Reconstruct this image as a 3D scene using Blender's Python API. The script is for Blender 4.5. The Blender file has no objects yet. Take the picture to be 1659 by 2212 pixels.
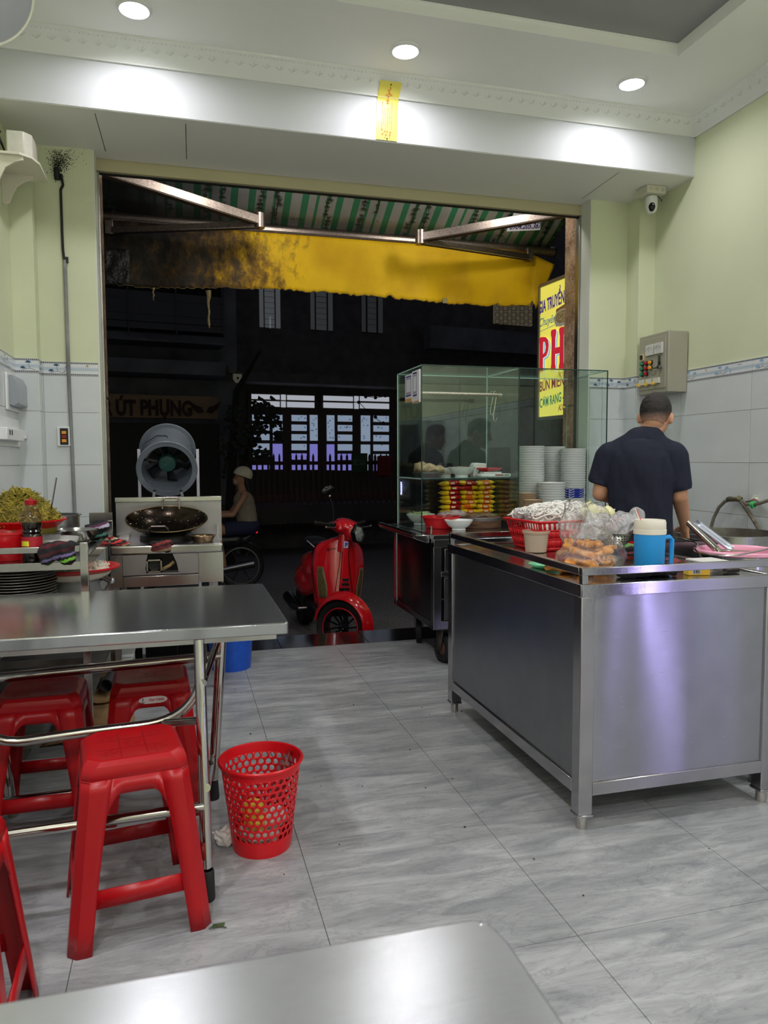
import bpy, bmesh, math, random
from mathutils import Vector, Matrix, Euler, noise as mnoise

PI = math.pi
SC = bpy.context.scene
COL = SC.collection
rnd = random.Random(7)

# ---------------------------------------------------------------- camera
FPX, YAW, PIT, ROL, HC = 1603.3, 0.26598, 0.069713, -0.0034105, 1.25
def _cam_axes():
    cy, sy, cp, sp = math.cos(YAW), math.sin(YAW), math.cos(PIT), math.sin(PIT)
    f = Vector((sy*cp, cy*cp, -sp)); r = Vector((cy, -sy, 0)); u = r.cross(f)
    cr, sr = math.cos(ROL), math.sin(ROL)
    return cr*r + sr*u, -sr*r + cr*u, f
CR, CU, CF = _cam_axes()
cam = bpy.data.cameras.new('camera'); cam_o = bpy.data.objects.new('camera', cam); COL.objects.link(cam_o)
M = Matrix((CR, CU, -CF)).transposed().to_4x4(); M.translation = (0, 0, HC)
cam_o.matrix_world = M
cam.sensor_fit = 'HORIZONTAL'; cam.sensor_width = 36; cam.lens = 36*FPX/1659
cam.clip_start = 0.05; cam.clip_end = 200
cam.dof.use_dof = True; cam.dof.focus_distance = 3.9; cam.dof.aperture_fstop = 9.0
SC.camera = cam_o

# ---------------------------------------------------------------- exposure, world, big lights
SC.view_settings.view_transform = 'Standard'; SC.view_settings.look = 'None'
SC.view_settings.gamma = 1; SC.view_settings.use_curve_mapping = False
SC.view_settings.exposure = 0.62
w = bpy.data.worlds.new('night_sky'); SC.world = w; w.use_nodes = True
w.node_tree.nodes['Background'].inputs[0].default_value = (0.030, 0.032, 0.040, 1)
w.node_tree.nodes['Background'].inputs[1].default_value = 1.0
SC.cycles.max_bounces = 10; SC.cycles.sample_clamp_indirect = 6

ZC = 3.4            # ceiling
LAMPS = [(-0.169, 3.873), (1.184, 3.886), (2.536, 3.879),
         (-0.57, 2.05), (2.91, 2.05), (-0.57, 0.23), (2.91, 0.23), (-0.57, -1.3), (2.91, -1.3),
         (-0.169, -1.9), (1.184, -1.9), (2.536, -1.9)]
LAMP_W = 13.0
for i, (lx, ly) in enumerate(LAMPS):
    l = bpy.data.lights.new('downlight_glow', 'AREA'); l.shape = 'DISK'; l.size = 0.13
    l.spread = math.radians(162); l.energy = LAMP_W*(0.33 if i < 3 else 1); l.color = (0.985, 0.95, 1.0)
    lo = bpy.data.objects.new('downlight_glow', l); lo.location = (lx, ly, ZC-0.022); COL.objects.link(lo)

# ---------------------------------------------------------------- pixel helpers (photo pixel + a known plane -> a world point)
def ray(x, y): return CF + (x-829.5)/FPX*CR - (y-1106)/FPX*CU
def gz(x, y, z):
    d = ray(x, y); return Vector((0, 0, HC)) + d*((z-HC)/d.z)
def gy(x, y, Y):
    d = ray(x, y); return Vector((0, 0, HC)) + d*(Y/d.y)
def gx(x, y, X):
    d = ray(x, y); return Vector((0, 0, HC)) + d*(X/d.x)
def gp(x, y, p0, n):
    d = ray(x, y); c = Vector((0, 0, HC)); return c + d*((Vector(p0)-c).dot(n)/d.dot(n))

# ---------------------------------------------------------------- materials
MATS = {}
def lin(c):
    return tuple((v/12.92 if v <= .04045 else ((v+.055)/1.055)**2.4) for v in [x/255 for x in c])
def mat(name, rgb, rough=.5, metal=0, spec=.5, noise=None, bump=None, coat=0, trans=0, ior=1.45, emit=None, emit_s=1, alpha=1, sss=0, rough_noise=None, stretch=None, aniso=0, mottle_rgb=None):
    """rgb is sRGB 0-255. noise=(scale, amount) value mottling; bump=(scale, strength[, detail])."""
    if name in MATS: return MATS[name]
    m = bpy.data.materials.new(name); m.use_nodes = True; nt = m.node_tree; N = nt.nodes; L = nt.links
    b = N['Principled BSDF']; c = lin(rgb)
    b.inputs['Base Color'].default_value = (*c, 1); b.inputs['Roughness'].default_value = rough
    b.inputs['Metallic'].default_value = metal; b.inputs['Specular IOR Level'].default_value = spec
    b.inputs['Coat Weight'].default_value = coat; b.inputs['Coat Roughness'].default_value = .05
    b.inputs['Transmission Weight'].default_value = trans; b.inputs['IOR'].default_value = ior
    b.inputs['Alpha'].default_value = alpha
    if sss: b.inputs['Subsurface Weight'].default_value = sss; b.inputs['Subsurface Radius'].default_value = (.01, .004, .002)
    if aniso: b.inputs['Anisotropic'].default_value = aniso
    if emit: b.inputs['Emission Color'].default_value = (*lin(emit), 1); b.inputs['Emission Strength'].default_value = emit_s
    tc = None
    def coords(st=None):
        nonlocal tc
        if tc is None: tc = N.new('ShaderNodeTexCoord')
        if st is None: return tc.outputs['Object']
        mp = N.new('ShaderNodeMapping'); mp.inputs['Scale'].default_value = st; L.new(tc.outputs['Object'], mp.inputs['Vector']); return mp.outputs[0]
    if noise:
        n = N.new('ShaderNodeTexNoise'); n.inputs['Scale'].default_value = noise[0]; n.inputs['Detail'].default_value = 5
        L.new(coords(stretch), n.inputs['Vector'])
        r = N.new('ShaderNodeValToRGB'); a = noise[1]
        dark = tuple(v*(1-a) for v in c); lt = tuple(min(1, v*(1+a)) for v in c)
        if mottle_rgb: dark = lin(mottle_rgb)
        r.color_ramp.elements[0].color = (*dark, 1); r.color_ramp.elements[0].position = .3
        r.color_ramp.elements[1].color = (*lt, 1); r.color_ramp.elements[1].position = .7
        L.new(n.outputs['Fac'], r.inputs[0]); L.new(r.outputs[0], b.inputs['Base Color'])
    if rough_noise:
        n = N.new('ShaderNodeTexNoise'); n.inputs['Scale'].default_value = rough_noise[0]; n.inputs['Detail'].default_value = 4
        L.new(coords(stretch), n.inputs['Vector'])
        mr = N.new('ShaderNodeMapRange'); mr.inputs[3].default_value = rough-rough_noise[1]; mr.inputs[4].default_value = rough+rough_noise[1]
        L.new(n.outputs['Fac'], mr.inputs[0]); L.new(mr.outputs[0], b.inputs['Roughness'])
    if bump:
        n = N.new('ShaderNodeTexNoise'); n.inputs['Scale'].default_value = bump[0]; n.inputs['Detail'].default_value = bump[2] if len(bump) > 2 else 3
        L.new(coords(stretch), n.inputs['Vector'])
        bp = N.new('ShaderNodeBump'); bp.inputs['Strength'].default_value = 1; bp.inputs['Distance'].default_value = bump[1]
        L.new(n.outputs['Fac'], bp.inputs['Height']); L.new(bp.outputs[0], b.inputs['Normal'])
    MATS[name] = m
    return m
def nodes(m): return m.node_tree.nodes, m.node_tree.links, m.node_tree.nodes['Principled BSDF']

def steel(name, rgb=(176, 175, 172), rough=.22, wave=None, stretch=(1, 1, 1), grain=60, gb=.0004, metal=1, an=0):
    """brushed stainless steel with an optional gentle oil-can wave"""
    if name in MATS: return MATS[name]
    m = mat(name, rgb, rough, metal); N, L, b = nodes(m)
    if an:
        b.inputs['Anisotropic'].default_value = an; tg = N.new('ShaderNodeTangent'); tg.direction_type = 'RADIAL'; tg.axis = 'Z'; L.new(tg.outputs[0], b.inputs['Tangent']); b.inputs['Anisotropic Rotation'].default_value = .25
    tc = N.new('ShaderNodeTexCoord'); mp = N.new('ShaderNodeMapping'); mp.inputs['Scale'].default_value = stretch
    L.new(tc.outputs['Object'], mp.inputs[0])
    n = N.new('ShaderNodeTexNoise'); n.inputs['Scale'].default_value = grain; n.inputs['Detail'].default_value = 6; n.inputs['Roughness'].default_value = .7
    L.new(mp.outputs[0], n.inputs['Vector'])
    mr = N.new('ShaderNodeMapRange'); mr.inputs[3].default_value = rough*.8; mr.inputs[4].default_value = rough*1.3
    L.new(n.outputs['Fac'], mr.inputs[0]); L.new(mr.outputs[0], b.inputs['Roughness'])
    b1 = N.new('ShaderNodeBump'); b1.inputs['Distance'].default_value = gb; b1.inputs['Strength'].default_value = .35
    L.new(n.outputs['Fac'], b1.inputs['Height']); last = b1
    s = N.new('ShaderNodeTexNoise'); s.inputs['Scale'].default_value = 9; s.inputs['Detail'].default_value = 8
    L.new(tc.outputs['Object'], s.inputs['Vector'])
    cr = N.new('ShaderNodeValToRGB'); c = lin(rgb)
    cr.color_ramp.elements[0].position = .35; cr.color_ramp.elements[0].color = (*[v*.93 for v in c], 1)
    cr.color_ramp.elements[1].position = .6; cr.color_ramp.elements[1].color = (*c, 1)
    L.new(s.outputs['Fac'], cr.inputs[0]); L.new(cr.outputs[0], b.inputs['Base Color'])
    if wave:
        w_ = N.new('ShaderNodeTexNoise'); w_.inputs['Scale'].default_value = wave[0]; w_.inputs['Detail'].default_value = 0
        mp2 = N.new('ShaderNodeMapping'); mp2.inputs['Scale'].default_value = wave[2] if len(wave) > 2 else (1, 1, 1)
        L.new(tc.outputs['Object'], mp2.inputs[0]); L.new(mp2.outputs[0], w_.inputs['Vector'])
        b2 = N.new('ShaderNodeBump'); b2.inputs['Distance'].default_value = wave[1]; b2.inputs['Strength'].default_value = 1
        L.new(w_.outputs['Fac'], b2.inputs['Height']); L.new(b1.outputs[0], b2.inputs['Normal']); last = b2
    L.new(last.outputs[0], b.inputs['Normal'])
    return m

def schlick(N, L, f0=.04, normal=None):
    """facing-independent Fresnel: f0 + (1-f0)*(1-|cos|)^5"""
    g = N.new('ShaderNodeNewGeometry'); d = N.new('ShaderNodeVectorMath'); d.operation = 'DOT_PRODUCT'; L.new(g.outputs['Incoming'], d.inputs[0]); L.new(normal or g.outputs['Normal'], d.inputs[1])
    a = N.new('ShaderNodeMath'); a.operation = 'ABSOLUTE'; L.new(d.outputs['Value'], a.inputs[0]); s_ = N.new('ShaderNodeMath'); s_.operation = 'SUBTRACT'; s_.inputs[0].default_value = 1; s_.use_clamp = True; L.new(a.outputs[0], s_.inputs[1])
    p = N.new('ShaderNodeMath'); p.operation = 'POWER'; p.inputs[1].default_value = 5; L.new(s_.outputs[0], p.inputs[0]); m = N.new('ShaderNodeMath'); m.operation = 'MULTIPLY_ADD'; m.inputs[1].default_value = 1-f0; m.inputs[2].default_value = f0; m.use_clamp = True; L.new(p.outputs[0], m.inputs[0]); return m
def glass(name, rgb=(250, 254, 252), rough=0.0, f0=.045):
    """thin sheet: mostly clear, mirrors at grazing angles (the same for every ray)"""
    if name in MATS: return MATS[name]
    m = bpy.data.materials.new(name); m.use_nodes = True; N = m.node_tree.nodes; L = m.node_tree.links; N.clear()
    o = N.new('ShaderNodeOutputMaterial'); t = N.new('ShaderNodeBsdfTransparent'); t.inputs[0].default_value = (*lin(rgb), 1)
    g = N.new('ShaderNodeBsdfGlossy'); g.inputs['Roughness'].default_value = rough; g.inputs[0].default_value = (.95, 1, .97, 1)
    mx = N.new('ShaderNodeMixShader'); L.new(schlick(N, L, f0).outputs[0], mx.inputs[0]); L.new(t.outputs[0], mx.inputs[1]); L.new(g.outputs[0], mx.inputs[2])
    L.new(mx.outputs[0], o.inputs[0]); MATS[name] = m
    return m

# ---------------------------------------------------------------- mesh builder
class MB:
    def __init__(s): s.v = []; s.f = []; s.mi = []
    def add(s, vs, fs, m=0):
        o = len(s.v); s.v += [Vector(v) for v in vs]; s.f += [tuple(i+o for i in f) for f in fs]; s.mi += [m]*len(fs); return s
    def box(s, lo, hi, m=0, R=None, piv=None):
        x0, y0, z0 = lo; x1, y1, z1 = hi
        vs = [Vector(p) for p in ((x0,y0,z0),(x1,y0,z0),(x1,y1,z0),(x0,y1,z0),(x0,y0,z1),(x1,y0,z1),(x1,y1,z1),(x0,y1,z1))]
        if R is not None:
            p = Vector(piv) if piv is not None else (Vector(lo)+Vector(hi))/2
            vs = [p + R @ (v-p) for v in vs]
        return s.add(vs, [(0,3,2,1),(4,5,6,7),(0,1,5,4),(1,2,6,5),(2,3,7,6),(3,0,4,7)], m)
    def bar(s, p0, p1, w, h, up=(0,0,1), m=0):
        p0, p1 = Vector(p0), Vector(p1); d = (p1-p0).normalized(); u = Vector(up)
        if abs(d.dot(u)) > .98: u = Vector((0,1,0))
        x = d.cross(u).normalized(); z = x.cross(d)
        vs = [p + x*a*w/2 + z*b*h/2 for p in (p0, p1) for a, b in ((-1,-1),(1,-1),(1,1),(-1,1))]
        return s.add(vs, [(0,3,2,1),(4,5,6,7),(0,1,5,4),(1,2,6,5),(2,3,7,6),(3,0,4,7)], m)
    def quad(s, a, b, c, d, m=0): return s.add([a,b,c,d], [(0,1,2,3)], m)
    def tube(s, path, r, n=10, closed=False, m=0, cap=True):
        P = [Vector(p) for p in path]; k = len(P); rs = r if isinstance(r, (list, tuple)) else [r]*k
        T = []
        for i in range(k):
            a = P[(i-1) % k] if (closed or i > 0) else P[i]; b = P[(i+1) % k] if (closed or i < k-1) else P[i]
            T.append((b-a).normalized())
        u = T[0].orthogonal().normalized(); vs = []; 
        for i in range(k):
            u = (u - T[i]*u.dot(T[i])).normalized() if (u - T[i]*u.dot(T[i])).length > 1e-6 else T[i].orthogonal().normalized()
            w_ = T[i].cross(u)
            vs += [P[i] + (u*math.cos(2*PI*j/n) + w_*math.sin(2*PI*j/n))*rs[i] for j in range(n)]
        fs = []
        for i in range(k if closed else k-1):
            a = i*n; b = ((i+1) % k)*n
            fs += [(a+j, a+(j+1) % n, b+(j+1) % n, b+j) for j in range(n)]
        if cap and not closed: fs += [tuple(reversed(range(n))), tuple((k-1)*n+j for j in range(n))]
        return s.add(vs, fs, m)
    def cyl(s, p0, p1, r0, r1=None, n=20, m=0, cap=True): return s.tube([p0, p1], [r0, r0 if r1 is None else r1], n, False, m, cap)
    def lathe(s, prof, n=32, c=(0,0,0), axis=None, m=0, arc=2*PI, closed_prof=False):
        """prof: (r, z) list turned about z (or about `axis`) at c"""
        c = Vector(c); q = Vector((0,0,1)).rotation_difference(Vector(axis).normalized()).to_matrix() if axis else Matrix.Identity(3)
        full = abs(arc-2*PI) < 1e-6; nn = n if full else n+1; vs = []
        for r, z in prof:
            vs += [c + q @ Vector((r*math.cos(arc*j/n), r*math.sin(arc*j/n), z)) for j in range(nn)]
        fs = []
        for i in range(len(prof)-1):
            for j in range(n):
                a = i*nn+j; b = i*nn+(j+1) % nn; fs.append((a, b, b+nn, a+nn))
        s.add(vs, fs, m); return s
    def ell(s, c, r, R=None, n=16, k=10, m=0):
        c = Vector(c); r = Vector(r) if not isinstance(r, (int, float)) else Vector((r,r,r)); vs = []; fs = []
        for i in range(1, k):
            t = PI*i/k
            for j in range(n):
                p = Vector((math.sin(t)*math.cos(2*PI*j/n)*r.x, math.sin(t)*math.sin(2*PI*j/n)*r.y, math.cos(t)*r.z)); vs.append(c + (R @ p if R is not None else p))
        for e in (1, -1):
            p = Vector((0,0,e*r.z)); vs.append(c + (R @ p if R is not None else p))
        N_ = (k-1)*n
        for i in range(k-2):
            for j in range(n): a = i*n+j; b = i*n+(j+1) % n; fs.append((a, a+n, b+n, b))
        for j in range(n): fs.append((N_, j, (j+1) % n)); fs.append((N_+1, (k-2)*n+(j+1) % n, (k-2)*n+j))
        return s.add(vs, fs, m)
    def grid(s, fn, nu, nv, m=0, cu=False):
        vs = [fn(i/nu, j/nv) for j in range(nv+1) for i in range(nu+1)]
        fs = [(j*(nu+1)+i, j*(nu+1)+i+1, (j+1)*(nu+1)+i+1, (j+1)*(nu+1)+i) for j in range(nv) for i in range(nu)]
        return s.add(vs, fs, m)
    def prism(s, poly, t0, t1, fr, m=0):
        """poly: 2D points; fr(x, y, t) -> 3D; a solid between t0 and t1"""
        n = len(poly); vs = [fr(x, y, t0) for x, y in poly] + [fr(x, y, t1) for x, y in poly]
        fs = [tuple(reversed(range(n))), tuple(range(n, 2*n))] + [(i, (i+1) % n, n+(i+1) % n, n+i) for i in range(n)]
        return s.add(vs, fs, m)
    def xf(s, fn): s.v = [Vector(fn(v)) for v in s.v]; return s
    def mesh(s, off=Vector((0,0,0)), mats=(), smooth=True, ang=35, weld=False):
        me = bpy.data.meshes.new('mesh'); me.from_pydata([tuple(v-off) for v in s.v], [], s.f)
        for mm in mats: me.materials.append(mm)
        if len(mats) > 1: me.polygons.foreach_set('material_index', s.mi)
        bm = bmesh.new(); bm.from_mesh(me)
        if weld: bmesh.ops.remove_doubles(bm, verts=bm.verts, dist=weld)
        bmesh.ops.recalc_face_normals(bm, faces=bm.faces); bm.to_mesh(me); bm.free()
        if smooth:
            me.shade_smooth(); me.set_sharp_from_angle(angle=math.radians(ang))
        me.update(); return me

OFF = {}
ORD = ['topmost', 'second', 'third', 'fourth', 'fifth', 'sixth', 'seventh', 'eighth', 'ninth', 'tenth', 'eleventh', 'twelfth', 'thirteenth', 'fourteenth', 'fifteenth', 'sixteenth', 'seventeenth', 'eighteenth', 'nineteenth', 'twentieth', 'twenty-first', 'twenty-second', 'twenty-third', 'twenty-fourth', 'twenty-fifth', 'twenty-sixth', 'twenty-seventh', 'twenty-eighth', 'twenty-ninth', 'thirtieth', 'thirty-first', 'thirty-second', 'thirty-third', 'thirty-fourth', 'thirty-fifth']
def nth(k, what, where):   # k counted from the top
    return '%s %s %s' % (ORD[k], what, where) if k == 0 else '%s %s from the top %s' % (ORD[k], what, where)
def off_of(p):
    while p is not None:
        if p.name in OFF: return OFF[p.name]
        p = p.parent
    return Vector((0,0,0))
def tag(o, label=None, cat=None, group=None, kind=None):
    if label: o['label'] = label
    if cat: o['category'] = cat
    if group: o['group'] = group
    if kind: o['kind'] = kind
    return o
def thing(name, label, cat, loc=(0,0,0), rz=0, group=None, local=False, rot=None):
    o = bpy.data.objects.new(name, None); COL.objects.link(o); o.location = loc
    o.rotation_euler = rot if rot else (0, 0, rz); o.empty_display_size = .1
    tag(o, label, cat, group)
    OFF[o.name] = Vector((0,0,0)) if local else Vector(loc)
    return o
def part(name, mb, m, parent=None, smooth=True, ang=35, label=None, cat=None, group=None, kind=None, bevel=0, sol=0, weld=False, sub=0, bseg=2, single_local=False):
    """one mesh object. Top level (no parent): origin at its base centre unless it is a piece of the setting"""
    mats = m if isinstance(m, (list, tuple)) else [m]
    if isinstance(mb, bpy.types.Mesh):
        me = mb; o = bpy.data.objects.new(name, me); off = Vector((0,0,0))
        if not me.materials:
            for mm in mats: me.materials.append(mm)
    else:
        if parent is not None: off = off_of(parent)
        elif kind == 'structure' or single_local: off = Vector((0,0,0))
        else:
            xs = [v.x for v in mb.v]; ys = [v.y for v in mb.v]; zs = [v.z for v in mb.v]
            off = Vector(((min(xs)+max(xs))/2, (min(ys)+max(ys))/2, min(zs)))
        me = mb.mesh(off, mats, smooth, ang, weld); o = bpy.data.objects.new(name, me)
        if parent is None: o.location = off; OFF[o.name] = off
    COL.objects.link(o)
    if parent is not None: o.parent = parent
    if sol: md = o.modifiers.new('thickness', 'SOLIDIFY'); md.thickness = sol; md.offset = 0
    if bevel: md = o.modifiers.new('bevel', 'BEVEL'); md.width = bevel; md.segments = bseg; md.limit_method = 'ANGLE'; md.angle_limit = math.radians(40)
    if sub: md = o.modifiers.new('sub', 'SUBSURF'); md.levels = sub; md.render_levels = sub
    tag(o, label, cat, group, kind)
    return o
def dup(root, loc=None, rz=None, label=None, group=None, rot=None, scale=None):
    r = root.copy(); COL.objects.link(r)
    if loc is not None: r.location = loc
    if rz is not None: r.rotation_euler = (0,0,rz)
    if rot is not None: r.rotation_euler = rot
    if scale is not None: r.scale = scale
    if label: r['label'] = label
    if group: r['group'] = group
    for ch in list(root.children):
        c = ch.copy(); COL.objects.link(c); c.parent = r
        for g in ch.children:
            d = g.copy(); COL.objects.link(d); d.parent = c
    return r

def blob(prims, voxel=.008, smooth=6, off=Vector((0,0,0)), mats=(), disp=None):
    """one continuous surface out of ellipsoids ('e',c,r[,R]) and round cones ('c',p0,p1,r0,r1)"""
    mb = MB()
    for p in prims:
        if p[0] == 'e': mb.ell(p[1], p[2], p[3] if len(p) > 3 else None, 20, 14)
        elif p[0] == 'c':
            _, a, b, r0, r1 = p; a, b = Vector(a), Vector(b); d = b-a
            k = max(2, int(d.length/(min(r0, r1)*.8)))
            mb.tube([a + d*i/k for i in range(k+1)], [r0+(r1-r0)*i/k for i in range(k+1)], 16)
            mb.ell(a, r0, None, 16, 10); mb.ell(b, r1, None, 16, 10)
        elif p[0] == 'f':
            _, a, b, r0, r1 = p; a, b = Vector(a), Vector(b); mb.tube([a+(b-a)*i/6 for i in range(7)], [r0+(r1-r0)*i/6 for i in range(7)], 20)
        elif p[0] == 'p': mb.tube(p[1], p[2], 28)
        elif p[0] == 'b': mb.box(p[1], p[2], 0, *(p[3:]))
    me0 = mb.mesh(Vector((0,0,0)), (), False); o = bpy.data.objects.new('tmp', me0); COL.objects.link(o)
    md = o.modifiers.new('r', 'REMESH'); md.mode = 'VOXEL'; md.voxel_size = voxel; md.adaptivity = 0
    if smooth: sm = o.modifiers.new('s', 'SMOOTH'); sm.iterations = smooth; sm.factor = .5
    dg = bpy.context.evaluated_depsgraph_get(); ev = o.evaluated_get(dg)
    me = bpy.data.meshes.new_from_object(ev); bpy.data.objects.remove(o); bpy.data.meshes.remove(me0)
    for v in me.vertices:
        if disp: v.co = disp(v.co.copy())
        v.co -= off
    for mm in mats: me.materials.append(mm)
    me.shade_smooth(); return me

def text_mesh(s, size, m, fr, depth=.0012, shear=0, xscale=1, align='CENTER', bold=0, spacing=1.0):
    """flat lettering as a thin raised mesh; fr(x, y, z) maps the text plane into the world. returns MB"""
    cu = bpy.data.curves.new('txt', 'FONT'); cu.body = s; cu.size = size; cu.extrude = depth/2; cu.align_x = align; cu.align_y = 'CENTER'
    cu.shear = shear; cu.offset = bold; cu.resolution_u = 3; cu.space_character = spacing
    o = bpy.data.objects.new('txt', cu); COL.objects.link(o)
    dg = bpy.context.evaluated_depsgraph_get(); me = bpy.data.meshes.new_from_object(o.evaluated_get(dg))
    mb = MB(); mb.add([fr(v.co.x*xscale, v.co.y, v.co.z) for v in me.vertices], [tuple(p.vertices) for p in me.polygons], m)
    bpy.data.objects.remove(o); bpy.data.meshes.remove(me)
    return mb
def fit_text(s, w, h, m, fr, depth=.0012, shear=0, bold=0, spacing=1.0):
    """lettering stretched to a width and a cap height, centred"""
    ident = lambda x, y, z: Vector((x, y, z))
    t = text_mesh(s, 1, m, ident, 0.01, shear, 1, 'CENTER', bold, spacing)
    xs = [v.x for v in t.v]; ref = text_mesh('H', 1, m, ident, .01, 0, 1, 'CENTER', bold); rh = [v.y for v in ref.v]
    sx = w/(max(xs)-min(xs)); cx = (max(xs)+min(xs))/2; sy = h/(max(rh)-min(rh)); cyy = (max(rh)+min(rh))/2
    t.v = [fr((v.x-cx)*sx, (v.y-cyy)*sy, (v.z/.01)*depth) for v in t.v]
    return t
# ================================================================ the setting
XL, XR, YF, YS, YSILL, YB, ZS, XW, XLW = -0.46, 2.805, 4.745, 4.874, 5.22, 4.205, 3.062, 3.218, -0.895
ZBT, ZBB = 1.833, 1.75      # border tile top and bottom
YBACK = -2.8
M_white = mat('white_paint', (226, 228, 224), .6, noise=(1.5, .02), bump=(140, .0003))
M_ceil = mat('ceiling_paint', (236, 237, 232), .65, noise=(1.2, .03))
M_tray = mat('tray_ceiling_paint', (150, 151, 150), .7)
def green_paint():
    m = mat('green_paint', (212, 217, 184), .55, noise=(1.3, .05), bump=(90, .0005))
    return m
M_green = green_paint()
M_tile = mat('glazed_wall_tile', (208, 213, 214), .16, noise=(2.2, .06), bump=(3, .0006))
M_grout = mat('wall_grout', (150, 152, 150), .8)
M_joint = mat('floor_joint', (88, 88, 88), .9)
M_black = mat('black_granite', (20, 19, 21), .12, noise=(200, .4))
M_asphalt = mat('asphalt', (104, 102, 102), .85, noise=(60, .5), bump=(160, .004))
M_dark = mat('dark_plastic', (22, 22, 23), .45)

def floor_mat():
    m = mat('floor_stone_tile', (150, 152, 153), .33); N, L, b = nodes(m)
    tc = N.new('ShaderNodeTexCoord'); g = N.new('ShaderNodeNewGeometry')
    mp = N.new('ShaderNodeMapping'); mp.inputs['Rotation'].default_value = (0, 0, .62); mp.inputs['Scale'].default_value = (1.1, 5.5, 1)
    L.new(g.outputs['Position'], mp.inputs[0])
    n1 = N.new('ShaderNodeTexNoise'); n1.inputs['Scale'].default_value = 2.3; n1.inputs['Detail'].default_value = 9; n1.inputs['Roughness'].default_value = .65; n1.inputs['Distortion'].default_value = .9
    L.new(mp.outputs[0], n1.inputs['Vector'])
    r1 = N.new('ShaderNodeValToRGB'); e = r1.color_ramp.elements
    e[0].position = .34; e[0].color = (*lin((128, 130, 133)), 1); e[1].position = .70; e[1].color = (*lin((176, 178, 178)), 1)
    k = e.new(.52); k.color = (*lin((152, 154, 155)), 1)
    L.new(n1.outputs['Fac'], r1.inputs[0])
    n2 = N.new('ShaderNodeTexNoise'); n2.inputs['Scale'].default_value = 3.1; n2.inputs['Detail'].default_value = 10; n2.inputs['Roughness'].default_value = .7; n2.inputs['Distortion'].default_value = 1.6
    L.new(mp.outputs[0], n2.inputs['Vector'])
    r2 = N.new('ShaderNodeValToRGB'); e = r2.color_ramp.elements
    e[0].position = .478; e[0].color = (1, 1, 1, 1); e[1].position = .522; e[1].color = (1, 1, 1, 1); k = e.new(.5); k.color = (.66, .67, .68, 1)
    L.new(n2.outputs['Fac'], r2.inputs[0])
    mx = N.new('ShaderNodeMix'); mx.data_type = 'RGBA'; mx.blend_type = 'MULTIPLY'; mx.inputs[0].default_value = .8
    L.new(r1.outputs[0], mx.inputs[6]); L.new(r2.outputs[0], mx.inputs[7]); L.new(mx.outputs[2], b.inputs['Base Color'])
    mr = N.new('ShaderNodeMapRange'); mr.inputs[3].default_value = .26; mr.inputs[4].default_value = .42; L.new(n1.outputs['Fac'], mr.inputs[0]); L.new(mr.outputs[0], b.inputs['Roughness'])
    bp = N.new('ShaderNodeBump'); bp.inputs['Distance'].default_value = .0012; L.new(n1.outputs['Fac'], bp.inputs['Height']); L.new(bp.outputs[0], b.inputs['Normal'])
    return m
M_floor = floor_mat()

def S(name, mb, m, parent=None, **k): return part(name, mb, m, parent, kind='structure' if parent is None else None, **k)

# floor: joint bed with separate tiles standing proud of it
fl = S('floor', MB().box((XLW-.1, YBACK-.1, -.12), (XW+.1, YS, -.004)), M_joint)
SX, SY, GX, GY = .635, .664, .345, 1.672
tile_cache = {}
def ftile(x0, x1, y0, y1):
    g = .0011; key = (round(x1-x0, 3), round(y1-y0, 3))
    if key not in tile_cache:
        mb = MB().box((g, g, -.012), (x1-x0-g, y1-y0-g, 0)); tile_cache[key] = mb.mesh(Vector((0,0,0)), [M_floor], False)
    o = bpy.data.objects.new('floor_tile', tile_cache[key]); o.location = (x0, y0, 0); o.parent = fl; COL.objects.link(o)
xs = [XLW] + [GX+SX*k for k in range(-1, 5)] + [XW]; ys = [YBACK] + [GY+SY*k for k in range(-6, 5)] + [YS]
for a, b_ in zip(xs[:-1], xs[1:]):
    for c, d in zip(ys[:-1], ys[1:]): ftile(a, b_, c, d)

# doorway sill of black granite, and the street below it
sill = S('door_sill', MB().box((XL-.3, YS+.001, -.33), (XR+.3, YSILL, -.006)), M_joint)
sx = [XL-.3, -.05, .62, 1.22, 2.05, XR+.3]
for a, b_ in zip(sx[:-1], sx[1:]): part('sill_slab', MB().box((a+.001, YS+.002, -.03), (b_-.001, YSILL+.012, 0)), M_black, sill, bevel=.002)
S('street', MB().box((-30, YSILL+.2, -.6), (40, 17, -.36)), M_asphalt)
S('kerb', MB().box((-12, 5.2, -.5), (16, 5.62, -.345)), mat('kerb_concrete', (92, 88, 84), .8, noise=(14, .3), bump=(60, .002)))

# ceiling with a raised tray
cl = MB()
TX0, TX1, TY0, TY1, TZ = -.29, 2.61, -1.6, 3.571, ZC+.066
cl.box((XLW-.1, YBACK-.1, ZC), (TX0, YB+.8, ZC+.12)); cl.box((TX1, YBACK-.1, ZC), (XW+.1, YB+.8, ZC+.12))
cl.box((TX0, TY1, ZC), (TX1, YB+.8, ZC+.12)); cl.box((TX0, YBACK-.1, ZC), (TX1, TY0, ZC+.12))
S('ceiling', cl, M_ceil)
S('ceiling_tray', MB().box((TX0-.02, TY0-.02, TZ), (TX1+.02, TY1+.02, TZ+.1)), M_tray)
# ragged plaster where the tray face meets the upper ceiling is only a fine line: a thin trim
S('trim_1', MB().box((TX0, TY1-.004, TZ-.012), (TX1, TY1+.001, TZ-.001)), M_ceil)

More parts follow.
